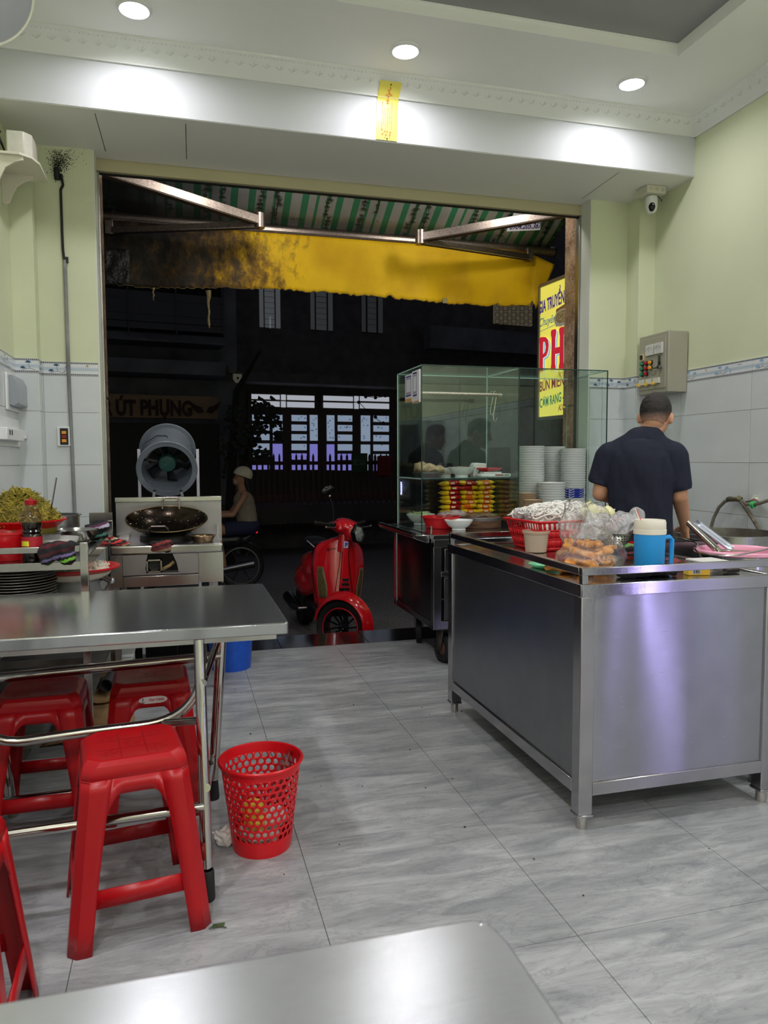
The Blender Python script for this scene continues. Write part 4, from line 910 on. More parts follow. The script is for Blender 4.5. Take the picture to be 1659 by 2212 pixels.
for k in range(1500):
    a = rg_.uniform(0, 2*PI); q = rg_.random()**.6; r_ = .165*q; zz = .045 + .14*(1-q**1.8) + rg_.uniform(-.012, .008)
    c = col_c+Vector((r_*math.cos(a), r_*math.sin(a), zz)); d = Vector((rg_.uniform(-1, 1), rg_.uniform(-1, 1), rg_.uniform(-.5, .5))).normalized()*rg_.uniform(.012, .028); n = d.orthogonal().normalized()
    hp.tube([c-d, c+n*.006, c+d], [.0022, .0038, .002], 4)
part('greens_core', MB().ell(col_c+Vector((0,0,.03)), (.155, .155, .135)), mat('pickle_dark', (118, 108, 40), .6), cl2)
gr = part('pickled_greens', hp, mat('pickle_green', (172, 156, 62), .4, noise=(30, .4), mottle_rgb=(112, 104, 34)), cl2, kind='stuff')
part('spoon_handle', MB().tube([col_c+Vector((.13, -.02, .09)), col_c+Vector((.16, -.03, .24))], .004, 6), M_tube, cl2)
p2 = Vector((-.645, 4.12, PZ+.001)); lathe_thing('saucepan', 'plain steel saucepan behind the sauce bottle', 'pot', p2, wall_prof(.13, .13, .13, .002, .01), M_stb)
lathe_thing('tub', 'bright red plastic tub at the left end of the prep table rail', 'tub', Vector((-.70, 3.36, PZ+.001)), wall_prof(.085, .115, .115, .003, .006), M_redb)
wbw = lathe_thing('serving_bowl', 'white enamel bowl on the prep table behind the green mitt', 'bowl', Vector((-.56, 3.58, PZ+.001)), [(.0005, .008), (.05, .010), (.088, .03), (.105, .060), (.108, .062), (.108, .058), (.092, .024), (.055, .0), (.0005, 0)], M_ceramic)
lathe_thing('mixing_bowl', 'thin steel mixing bowl right of the white bowl on the prep table', 'bowl', Vector((-.505, 3.85, PZ+.001)), [(.0005, .004), (.04, .006), (.085, .035), (.105, .074), (.110, .074), (.106, .071), (.087, .03), (.045, 0), (.0005, 0)], M_st)
# soy sauce bottle
sc_ = Vector((gz(68, 1214, PZ).x, 3.262, PZ+.001)); bt = thing('sauce_bottle', 'plastic bottle of dark soy sauce with a red cap at the prep table edge', 'bottle', sc_)
k = .25/.126
pr = [(.0005, 0), (.034, 0), (.036, .004), (.036, .06), (.034, .063), (.0345, .10), (.031, .108), (.034, .116), (.031, .124), (.034, .132), (.0375, .152), (.036, .17), (.03, .19), (.021, .212), (.0175, .218), (.0175, .226)]
liq = [(r*.97, z) for r, z in pr if z <= .152]+[(.0005, .152)]
part('bottle_body', MB().lathe([(r*1.09, z*1.03) for r, z in pr], 32, sc_), glass('clear_plastic', (236, 226, 222), .05), bt)
part('sauce', MB().lathe([(r*1.07, z*1.03) for r, z in liq], 32, sc_+Vector((0,0,.001))), mat('soy_sauce', (16, 8, 6), .1), bt)
part('cap', MB().lathe([(.0215, .228), (.0225, .230), (.0225, .246), (.018, .249), (.006, .25), (.004, .256), (.0005, .257)], 24, sc_), M_red, bt)
lb_ = MB().lathe([(.0398, .062), (.0398, .101)], 32, sc_); part('label', lb_, mat('label_red', (170, 26, 40), .4), bt)
lb2 = MB()
for a0, a1 in ((3.7, 4.6),):
    vs = [sc_+Vector((.0404*math.cos(a0+(a1-a0)*i/8), .0404*math.sin(a0+(a1-a0)*i/8), z)) for z in (.064, .084) for i in range(9)]; lb2.add(vs, [(i, i+1, i+10, i+9) for i in range(8)])
part('label_patch', lb2, mat('label_yellow', (214, 206, 50), .4, noise=(60, .2)), bt)
# mitts and cloths
def cloth_blob(name, label, cat, c, prims, m, voxel=.006, extra=None):
    t = thing(name, label, cat, c); me = blob([tuple([p[0], Vector(p[1])+Vector(c)]+[(Vector(q)+Vector(c)) if (p[0] == 'c' and i == 0) else q for i, q in enumerate(p[2:])]) for p in prims], voxel, 4, Vector(c), [m], disp=lambda v: v+mnoise.noise_vector(v*45)*.006)
    part('fabric', me, m, t); return t
def knit_mat(name, cols, scale=60, direction=(0, 0, 1)):
    m = mat(name, cols[0], .9); N, L, b = nodes(m); tc = N.new('ShaderNodeTexCoord'); mp = N.new('ShaderNodeMapping'); mp.inputs['Rotation'].default_value = (0, .25, .3); L.new(tc.outputs['Object'], mp.inputs[0])
    sp = N.new('ShaderNodeSeparateXYZ'); L.new(mp.outputs[0], sp.inputs[0]); n = N.new('ShaderNodeTexNoise'); n.inputs['Scale'].default_value = 50; L.new(tc.outputs['Object'], n.inputs['Vector'])
    ma = N.new('ShaderNodeMath'); ma.operation = 'MULTIPLY_ADD'; ma.inputs[1].default_value = .02; L.new(n.outputs['Fac'], ma.inputs[0]); L.new(sp.outputs[2], ma.inputs[2])
    mu = N.new('ShaderNodeMath'); mu.operation = 'MULTIPLY'; mu.inputs[1].default_value = scale/6; L.new(ma.outputs[0], mu.inputs[0]); fr = N.new('ShaderNodeMath'); fr.operation = 'FRACT'; L.new(mu.outputs[0], fr.inputs[0])
    r = N.new('ShaderNodeValToRGB'); r.color_ramp.interpolation = 'CONSTANT'; e = r.color_ramp.elements; k = len(cols); e[0].color = (*lin(cols[0]), 1); e[1].position = 1/k; e[1].color = (*lin(cols[1]), 1)
    for i in range(2, k): q = e.new(i/k); q.color = (*lin(cols[i]), 1)
    L.new(fr.outputs[0], r.inputs[0]); L.new(r.outputs[0], b.inputs['Base Color'])
    bp = N.new('ShaderNodeBump'); bp.inputs['Distance'].default_value = .003; n3 = N.new('ShaderNodeTexNoise'); n3.inputs['Scale'].default_value = 220; L.new(tc.outputs['Object'], n3.inputs['Vector']); L.new(n3.outputs['Fac'], bp.inputs['Height']); L.new(bp.outputs[0], b.inputs['Normal'])
    return m
M_kg = knit_mat('knit_black_green', [(34, 30, 34), (70, 26, 30), (30, 30, 30), (34, 28, 32), (84, 30, 36), (26, 26, 28), (120, 186, 60), (30, 28, 30), (110, 100, 140)], 62)
M_kd = knit_mat('knit_dark', [(30, 36, 36), (22, 22, 24), (70, 120, 104), (26, 26, 28), (30, 30, 32), (190, 180, 200), (90, 50, 80)], 66)
M_kr = knit_mat('knit_red', [(110, 40, 44), (60, 28, 30), (130, 52, 50), (40, 28, 30), (150, 130, 100)], 90)
c = Vector((gy(122, 1190, 3.21).x, 3.215, PZ+.035))
cloth_blob('knitted_mitt', 'folded black mitt with a lime green pattern slung over the prep table rail', 'oven mitt', c, [('e', (-.025, -.01, .005), (.045, .03, .038)), ('e', (.03, -.005, .005), (.045, .032, .042)), ('e', (-.035, -.02, -.02), (.03, .028, .028)), ('e', (.04, -.015, -.02), (.032, .03, .03)), ('e', (.0, .0, .03), (.06, .035, .018)), ('e', (.055, 0, .03), (.022, .035, .022))], M_kg)
c = Vector((gy(205, 1160, 4.0).x, 4.0, PZ+.001))
cloth_blob('knitted_mitt', 'dark stacked mitt with grey-green flowers beside the doorway', 'oven mitt', c, [('e', (0, 0, .025), (.066, .05, .024)), ('e', (-.01, 0, .05), (.06, .05, .022)), ('e', (.015, 0, .07), (.062, .05, .022)), ('e', (.03, 0, .088), (.035, .04, .016))], M_kd)
# lower shelf: plates, rice basin, container
stack_c = Vector((-.66, 3.36, .621))
pl0 = None
for i in range(17):
    lab = nth(16-i, 'grey dinner plate', 'of the stack under the prep table')
    z = stack_c.z+.0115*i; cx = stack_c.x+rs.uniform(-.003, .003)
    if pl0 is None:
        pl0 = thing('dinner_plate', lab, 'plate', (cx, stack_c.y, z), group='stacked plates under the prep table')
        part('dish', MB().lathe([(.0005, .003), (.075, .003), (.12, .014), (.142, .018), (.143, .016), (.12, .010), (.078, 0), (.0005, 0)], 40, (cx, stack_c.y, z)), mat('plate_grey', (128, 124, 116), .35), pl0)
    else: dup(pl0, (cx, stack_c.y, z), label=lab)
rcn = Vector((-.50, 3.62, .621)); rb_ = lathe_thing('basin', 'shallow red basin of cooked rice on the prep table shelf', 'basin', rcn+Vector((0.02,0,.10)), wall_prof(.10, .185, .05, .003, .012), M_redb)
lathe_thing('basin_stand', 'upturned grey tub under the red rice basin', 'tub', rcn+Vector((0.02,0,0)), wall_prof(.12, .10, .099, .003), mat('tub_grey', (120, 122, 124), .5))
rice = MB(); rr_ = random.Random(6)
for k in range(700):
    a, q = rr_.uniform(0, 2*PI), math.sqrt(rr_.random()); cc_ = rcn+Vector((.02+.15*q*math.cos(a), .15*q*math.sin(a), .152+.02*(1-q)+rr_.uniform(0, .006))); R = Euler((rr_.uniform(0, 3), rr_.uniform(0, 3), 0)).to_matrix(); rice.ell(cc_, (.0055, .003, .003), R, 5, 3)
part('rice_bed', MB().ell(rcn+Vector((.02,0,.125)), (.158, .158, .045)), mat('rice_white', (226, 220, 204), .6, bump=(200, .003)), rb_)
part('rice', rice, mat('rice_white', (226, 220, 204), .6), rb_, kind='stuff')
sp_ = thing('spatula', 'wok spatula with a pale-tipped handle resting across the rice basin', 'spatula', rcn+Vector((0, -.02, .16)))
hA, hB = gy(166, 1266, 3.5), gy(240, 1254, 3.62); hA.z = max(hA.z, .79); hB = hB
part('handle', MB().cyl(hA, hB, .010, .014, 14), mat('handle_steel', (120, 110, 106), .3, 1), sp_); part('handle_cap', MB().ell(hB, .0155), mat('cap_pale', (206, 210, 216), .3, .6), sp_)
part('blade', MB().prism([(-.06, -.03), (0, -.035), (.0, .035), (-.06, .03)], 0, .003, lambda x, y, t: hA+Vector((x, y*.9, t-.002))), M_tube, sp_)
ct = thing('food_container', 'clear plastic takeaway container on the shelf behind the plates', 'container', (-.57, 3.85, .621))
part('tray', MB().box((-.64, 3.84, .622), (-.50, 3.88, .80), 0, Euler((.25, 0, .1)).to_matrix()), mat('cloudy_plastic', (190, 190, 192), .2, alpha=.75), ct, bevel=.008)
tag(part('plastic_bag', blob([('e', (-.44, 4.0, .68), (.05, .05, .055)), ('e', (-.47, 3.98, .72), (.035, .04, .05))], .008, 3, Vector((-.44, 4.0, .625)), [mat('black_bag', (30, 34, 40), .25)], lambda v: v+mnoise.noise_vector(v*40)*.012), mat('black_bag', (30, 34, 40), .25)), 'small crumpled black bag on the prep table shelf', 'bag')
COL.objects['plastic_bag'].location = (-.44, 4.0, .625)

# ---- things on the floor under it
cb = thing('cardboard_sheet', 'torn brown cardboard sheet on the floor below the prep table', 'cardboard', (-.42, 3.9, .0))
part('sheet', MB().grid(lambda u, v: Vector((-.62+.36*u+.02*math.sin(v*7), 3.45+.85*v, .004+.012*abs(math.sin(u*5+v*6)))), 10, 14), mat('cardboard', (142, 112, 76), .85, noise=(9, .3), bump=(40, .003)), cb, sol=.004)
part('sheet_flap', MB().grid(lambda u, v: Vector((-.56+.24*u, 3.95+.4*v, .03+.05*v+.01*math.sin(u*8))), 6, 6), mat('cardboard', (142, 112, 76), .85, noise=(9, .3), bump=(40, .003)), cb, sol=.004)
tag(part('drain_pipe', MB().lathe([(.03, 0), (.035, 0), (.035, .2), (.03, .2), (.03, 0)], 20, (-.40, 4.02, .09), (.2, 1, .1)), mat('pipe_dark', (60, 60, 62), .5), None), 'dark open pipe end lying over the cardboard', 'pipe')
fb = thing('foam_box', 'small white foam box on the floor beside the doorway', 'box', (-.33, 4.45, 0))
part('box', MB().box((-.39, 4.40, 0), (-.29, 4.6, .13)), mat('foam_white', (214, 218, 218), .7), fb, bevel=.006); part('lid', MB().box((-.395, 4.395, .131), (-.285, 4.605, .15)), mat('foam_white', (214, 218, 218), .7), fb, bevel=.005)

# ---- wok range
M_rs = steel('range_steel', (166, 162, 168), .3, stretch=(1, 1, 4))
SX0, SX1, SY0, SY1, SZ = -.37, .205, 4.1, 4.7, .805
rg = thing('wok_range', 'stainless gas wok range with a tall backsplash in the doorway', 'stove', ((SX0+SX1)/2, 4.4, 0))
part('top', MB().box((SX0+.008, SY0+.02, SZ-.03), (SX1, SY1-.02, SZ-.002)), M_rs, rg)
part('front_lip', MB().box((SX0, SY0-.012, SZ-.048), (SX1+.004, SY0+.03, SZ)), M_st, rg, bevel=.009, bseg=3)
part('backsplash', MB().box((SX0-.012, SY1-.02, SZ-.05), (SX1+.028, SY1, 1.022)), M_rs, rg)
part('backsplash_cap', MB().box((SX0-.014, SY1-.045, 1.005), (SX1+.03, SY1+.004, 1.034)), M_st, rg, bevel=.003)
part('side_wing', MB().box((SX1-.004, SY1-.1, SZ-.01), (SX1+.006, SY1-.02, SZ+.055)), M_st, rg); part('side_wing', MB().box((SX0+.0, SY1-.2, SZ-.01), (SX0+.07, SY1-.02, SZ+.02)), M_st, rg)
zb = .585
part('side_panel', MB().box((SX0, SY0, zb), (SX0+.06, SY0+.012, SZ-.049)), M_st, rg)
part('side_panel', MB().box((SX1-.125, SY0-.004, zb+.01), (SX1+.004, SY0+.012, SZ-.049)), M_st, rg)
fa, fb_, fc, fd = SX0+.062, SX1-.127, SX0+.175, SX0+.335
fpnl = MB(); zl = zb+.062
def fr_(x, z, t): return Vector((x, t, z))
zt_ = SZ-.05
fpnl.prism([(fa, zl), (fc+.008, zl), (fc, zl+.03), (fc+.012, zt_), (fa, zt_)], SY0, SY0+.006, fr_)
fpnl.prism([(fd+.012, zl), (fb_, zl), (fb_, zt_), (fd-.02, zt_), (fd, zl+.06)], SY0, SY0+.006, fr_)
fpnl.prism([(fc+.008, zl), (fd+.012, zl), (fd+.012, zl+.008), (fc+.008, zl+.01)], SY0, SY0+.006, fr_)
part('front_panel', fpnl, M_rs, rg, smooth=False)
part('inner_box', MB().box((fa, SY0+.14, zl), (fb_, SY0+.16, zt_)), M_dark, rg)
ig = MB(); x0, x1, z0, z1 = fc+.006, fc+.085, zl+.012, zl+.082
for a in (((x0, z0), (x0+.008, z1)), ((x1-.008, z0), (x1, z1)), ((x0, z1-.008), (x1, z1)), ((x0, z0), (x1, z0+.008))): ig.box((a[0][0], SY0-.012, a[0][1]), (a[1][0], SY0+.04, a[1][1]))
part('burner_port', ig, M_st, rg); part('burner_mouth', MB().cyl((fc+.045, SY0+.02, zl+.046), (fc+.045, SY0+.05, zl+.046), .03), M_dark, rg)
part('gas_hose', MB().tube([(fc+.085, SY0+.05, zl+.02), (fc+.12, SY0+.03, zl+.04), (fc+.145, SY0+.04, zl+.06)], .009, 8), mat('hose_beige', (160, 130, 92), .5), rg)
part('drawer', MB().box((fa, SY0-.006, zb), (fb_, SY0+.01, zl-.006)), M_st, rg, bevel=.002)
part('body', MB().box((SX0+.01, SY0+.2, zb+.005), (SX1-.002, SY1-.021, SZ-.031)), M_rs, rg)
part('side', MB().box((SX0, SY0+.012, zb), (SX0+.006, SY1, SZ-.048)), M_rs, rg); part('side', MB().box((SX1-.004, SY0+.012, zb), (SX1+.002, SY1, SZ-.048)), M_rs, rg)
for x in (SX0+.01, SX1-.055):
    for y in (SY0+.03, SY1-.06): part('leg', MB().box((x, y, 0), (x+.03, y+.03, zb+.02)), M_rs, rg)
part('burner_ring', MB().lathe([(.13, 0), (.15, 0), (.145, .03), (.12, .035), (.12, 0)], 32, (-.085, 4.38, SZ-.002)), mat('burner_black', (18, 18, 18), .5), rg)
wk = thing('wok', 'large blackened oily wok with two loop handles on the range', 'wok', (-.085, 4.37, SZ+.036), rot=(math.radians(15), 0, 0), local=True)
WR = .222; wp = []
for i in range(15): a = i/14*1.02; wp.append((max(.0005, WR*math.sin(a)/math.sin(1.02)), .088*(1-math.cos(a))/(1-math.cos(1.02))))
wpo = [(r, z-.003) for r, z in reversed(wp)]
M_wok = mat('oiled_iron', (46, 38, 30), .18, .85, noise=(7, .5), mottle_rgb=(20, 16, 14), rough_noise=(16, .12), bump=(30, .0015))
part('pan', MB().lathe(wp+wpo, 56), M_wok, wk)
part('rim', MB().tube([(WR*math.cos(2*PI*k/56), WR*math.sin(2*PI*k/56), .088) for k in range(56)], .0035, 6, True), mat('rim_brass', (130, 112, 84), .3, 1), wk)
for s_, x in ((-1, -.04), (1, .02)): part('loop_handle', MB().tube([(x-.048, s_*(WR-.02), .075), (x-.048, s_*(WR+.015), .115), (x-.034, s_*(WR+.024), .13), (x+.034, s_*(WR+.024), .13), (x+.048, s_*(WR+.015), .115), (x+.048, s_*(WR-.02), .075)], .0055, 8), mat('handle_steel', (120, 110, 106), .3, 1), wk)
fb2 = MB(); ro = random.Random(8)
for k in range(60):
    a, q = ro.uniform(0, 2*PI), ro.uniform(.5, 1); i = q*1.0; r_ = WR*math.sin(i)/math.sin(1.02); z = .088*(1-math.cos(i))/(1-math.cos(1.02))
    fb2.ell((r_*math.cos(a), r_*math.sin(a), z+.001), ro.uniform(.001, .0028), None, 6, 4)
part('food_scraps', fb2, mat('scrap_pale', (200, 190, 160), .5), wk, kind='stuff')
lathe_thing('small_dish', 'shallow tarnished metal bowl right of the wok', 'bowl', Vector((gy(438, 1160, 4.22).x, 4.22, SZ)), [(.0005, .004), (.05, .006), (.062, .03), (.07, .034), (.072, .032), (.064, .024), (.052, 0), (.0005, 0)], mat('tarnished_metal', (140, 120, 90), .3, .9, noise=(12, .5)))
c = Vector((gy(349, 1162, 4.09).x, 4.085, SZ-.012))
cloth_blob('rag', 'dark red patterned rag draped over the front edge of the range', 'cloth', c, [('e', (-.03, .01, .02), (.035, .03, .014)), ('e', (.02, .01, .022), (.042, .03, .016)), ('e', (-.02, -.012, -.004), (.04, .014, .02)), ('e', (.03, -.012, -.008), (.022, .014, .022))], M_kr, .005)
c = Vector((gy(258, 1163, 4.14).x, 4.15, SZ-.0))
cloth_blob('rag', 'striped red and pale rag tucked at the left end of the range', 'cloth', c, [('c', (-.035, 0, .03), (.04, 0, .006), .016, .012), ('c', (-.035, -.015, .012), (.03, -.02, .004), .014, .010)], knit_mat('knit_red2', [(190, 170, 140), (160, 40, 44), (40, 34, 34), (200, 60, 60), (30, 30, 30)], 130), .005)

# duct fan on two posts behind the range
fan = thing('duct_fan', 'large grey tilted duct fan on posts behind the wok', 'fan', (-.085, 4.98, -.36))
ft = math.radians(20); fdv = Vector((0, math.cos(ft), math.sin(ft))); fcn = Vector((gy(361, 1014, 4.80).x, 4.80, gy(361, 1014, 4.80).z))
M_fan = mat('fan_grey', (104, 112, 122), .35, noise=(8, .1))
FR = .180
part('barrel', MB().lathe([(FR*.86, .0), (FR*.86, .37), (FR*.845, .37), (FR*.845, .0)], 56, fcn, fdv), M_fan, fan)
for z, f in ((0, 1), (.37, .985)): part('flange', MB().lathe([(FR*.84, z-.005), (FR*f, z-.005), (FR*f+.004, z), (FR*f, z+.007), (FR*.86, z+.007)], 56, fcn, fdv), M_fan, fan)
part('bell_mouth', MB().lathe([(FR*.985, -.006), (FR*.93, -.004), (FR*.87, .012), (FR*.845, .04)], 56, fcn, fdv), M_fan, fan)
bl = MB().cyl(fcn+fdv*.13, fcn+fdv*.20, .04, .045, 24); q_ = Vector((0,0,1)).rotation_difference(fdv).to_matrix()
for k in range(6):
    a = k*PI/3+.3
    def blf(u, v, a=a): r_ = .04+.102*u; t = a+.35*(v-.5)*2*(.9-.25*u); return fcn + q_ @ Vector((r_*math.cos(t), r_*math.sin(t), .16+.05*(v-.5)))
    bl.grid(blf, 5, 4)
part('impeller', bl, mat('fan_blade', (40, 42, 46), .35), fan, sol=.003)
part('motor', MB().lathe([(.0005, .088), (.03, .090), (.05, .096), (.056, .11), (.056, .13)], 32, fcn, fdv), mat('motor_green', (44, 84, 78), .35, noise=(10, .2)), fan)
part('motor_back', MB().cyl(fcn+fdv*.21, fcn+fdv*.3, .06, .055, 28), mat('motor_green', (44, 84, 78), .35, noise=(10, .2)), fan)
for k in range(3): a = .5+k*2*PI/3; part('motor_strut', MB().bar(fcn+fdv*.24, fcn+fdv*.24+q_ @ Vector((FR*.85*math.cos(a), FR*.85*math.sin(a), 0)), .012, .03), M_fan, fan)
part('torn_strip', MB().grid(lambda u, v: fcn + q_ @ Vector(((FR*.80-.02*v)*math.cos(3.5+1.2*u), (FR*.80-.02*v)*math.sin(3.5+1.2*u), .05+.03*v)), 10, 2), mat('strip_pale', (150, 150, 148), .4), fan, sol=.001)
for px in (300.5, 427):
    x = gy(px, 1000, 4.99).x; part('post', MB().box((x-.009, 4.98, -.36 if True else 0), (x+.009, 5.0, gy(px, 970, 4.99).z)), mat('post_white', (196, 194, 204), .4), fan)
    part('pivot', MB().cyl((x, 4.99, fcn.z+.06), (x+(.035 if px < 350 else -.035), 4.99, fcn.z+.06), .01), M_tube, fan)
for px in (334, 391):
    a = gy(px, 1060, 4.79); b_ = gy(px+(-3 if px < 350 else 5), 1080, 4.72); part('support_lug', MB().bar(a, b_, .016, .006), mat('lug_grey', (130, 134, 134), .4, .5), fan); part('bolt', MB().ell(a+Vector((0,-.008,0)), .009), M_dark, fan)
part('cable', MB().tube([fcn+fdv*.1+Vector((-.13,-.0,.13)), fcn+fdv*.14+Vector((-.06, 0, .165)), fcn+fdv*.12+Vector((-.0, 0, .17)), fcn+fdv*.08+Vector((.01, 0, .16))], .003, 6), M_dark, fan)

# ---- blue bucket
bk = thing('bucket', 'blue plastic bucket on the floor beyond the steel table', 'bucket', (.265, 4.52, 0))
part('body', MB().lathe(wall_prof(.118, .14, .27, .003, .008), 40, (.265, 4.52, 0)), mat('blue_plastic', (26, 82, 190), .35, noise=(18, .12)), bk)
part('handle', MB().tube([(.265-.144, 4.52, .262), (.265-.13, 4.42, .24), (.265, 4.37, .232), (.265+.13, 4.42, .24), (.265+.144, 4.52, .262)], .003, 6), M_tube, bk)

# ---- big stainless table (left) and the table in the foreground
M_top = steel('table_top_steel', (174, 176, 177), .10, stretch=(1, 8, 1), grain=25, metal=.88)
def steel_top(t, x0, x1, y0, y1, z, th=.036, r=.012, dent=None):
    def corner(cx, cy, a0): return [(cx+r*math.cos(a0+k*PI/8), cy+r*math.sin(a0+k*PI/8)) for k in range(5)]
    P = corner(x1-r, y0+r, -PI/2) + corner(x1-r, y1-r, 0) + corner(x0+r, y1-r, PI/2) + corner(x0+r, y0+r, PI)
    return part('top', MB().prism(P, z-th, z, lambda x, y, q: Vector((x, y, q))), M_top, t, bevel=.004, bseg=3)
tb = thing('dining_table', 'long stainless table over the red stools at the left', 'table', (-.27, 2.6, 0))
TZ_ = .76; steel_top(tb, -.875, .305, 2.222, 2.97, TZ_)
R_ = .0165
def tub(nm, pts, r=R_): return part(nm, MB().tube(pts, r, 14), M_tube, tb)
def bend(p0, pc, p1, n=10): p0, pc, p1 = Vector(p0), Vector(pc), Vector(p1); return [p0*(1-t)**2 + pc*2*t*(1-t) + p1*t*t for t in [i/n for i in range(n+1)]]
nl = tub('leg', [(.046, 2.105, .06), (.040, 2.24, TZ_-.04)], .0165); part('foot', MB().lathe([(.0005, 0), (.021, 0), (.023, .006), (.021, .085), (.018, .09)], 20, (.045, 2.10, 0)), M_rub, nl)
fl_ = tub('leg', [(.088, 2.75, .05), (.14, 2.77, TZ_-.04)], .0185); part('foot', MB().lathe([(.0005, 0), (.023, 0), (.024, .006), (.020, .07)], 20, (.087, 2.748, 0)), M_rub, fl_)
yR = 2.5
tub('upper_rail', [gy(476, 1416, 2.76), gy(-70, 1471, 2.76)], .0175)
A = [gy(436, 1385, 2.42), gy(437, 1432, 2.42)] + bend(gy(437, 1438, 2.42), gy(436, 1552, 2.42), gy(300, 1568, 2.42), 12) + [gy(190, 1581, 2.42), gy(60, 1600, 2.42)] + bend(gy(40, 1602, 2.42), gy(-60, 1606, 2.42), gy(-95, 1480, 2.42), 8)
tub('folding_brace', A, .0155)
tub('cross_rail', [gy(436, 1556, 2.24), gy(352, 1562, 2.42)], .0125)
tub('foot_rail', [gy(438, 1676, 2.70), gy(-80, 1745, 2.70)], .0165)
tub('foot_rail', [gy(440, 1742, 2.14), gy(-80, 1818, 2.14)], .0145)
tub('end_rail', [(.05, 2.14, .31), (.085, 2.74, .16)], .012); tub('end_rail', [(.047, 2.2, .60), (.12, 2.76, .60)], .012)
for p in (gy(444, 1462, 2.23), gy(442, 1548, 2.2), gy(447, 1644, 2.17), gy(456, 1648, 2.3)): part('bolt', MB().ell(p, .007), mat('bolt_dark', (60, 56, 54), .4, .8), tb)
l2 = tub('leg', [(-.62, 2.13, .0), (-.62, 2.26, TZ_-.04)], .0175); l3 = tub('leg', [(-.60, 2.80, .0), (-.66, 2.77, TZ_-.04)], .0175)
for yy in (2.25, 2.91): part('under_frame', MB().box((-.85, yy, TZ_-.055), (.27, yy+.03, TZ_-.037)), M_st, tb)
part('top_bracket', MB().box((.12, 2.74, TZ_-.052), (.17, 2.80, TZ_-.036)), mat('bolt_dark', (60, 56, 54), .4, .8), tb)
ft_ = thing('dining_table', 'stainless tabletop corner at the bottom edge of the photo', 'table', (-.3, .42, 0))
M_top2 = steel('near_table_steel', (186, 188, 190), .23, stretch=(1, 8, 1), grain=25, metal=.85)
fx1, fy1 = .312, .712
P = [(-.9, .02), (fx1, .02), (fx1, fy1-.045), (fx1-.004, fy1-.022), (fx1-.008, fy1-.012), (fx1-.02, fy1), (-.9, fy1)]
part('top', MB().prism(P, .724, .76, lambda x, y, q: Vector((x, y, q))), M_top2, ft_, bevel=.004, bseg=3)
part('dented_corner', MB().ell((fx1-.014, fy1-.012, .752), (.008, .007, .009)), M_top2, ft_)
for (x, y) in ((.24, .1), (.24, .64), (-.8, .1), (-.8, .64)):
    lg = part('leg', MB().cyl((x, y, .05), (x, y, .725), .017), M_tube, ft_); part('foot', MB().cyl((x, y, 0), (x, y, .07), .021), M_rub, lg)
part('cross_rail', MB().tube([(-.8, .64, .3), (.24, .64, .3)], .0145, 12), M_tube, ft_)

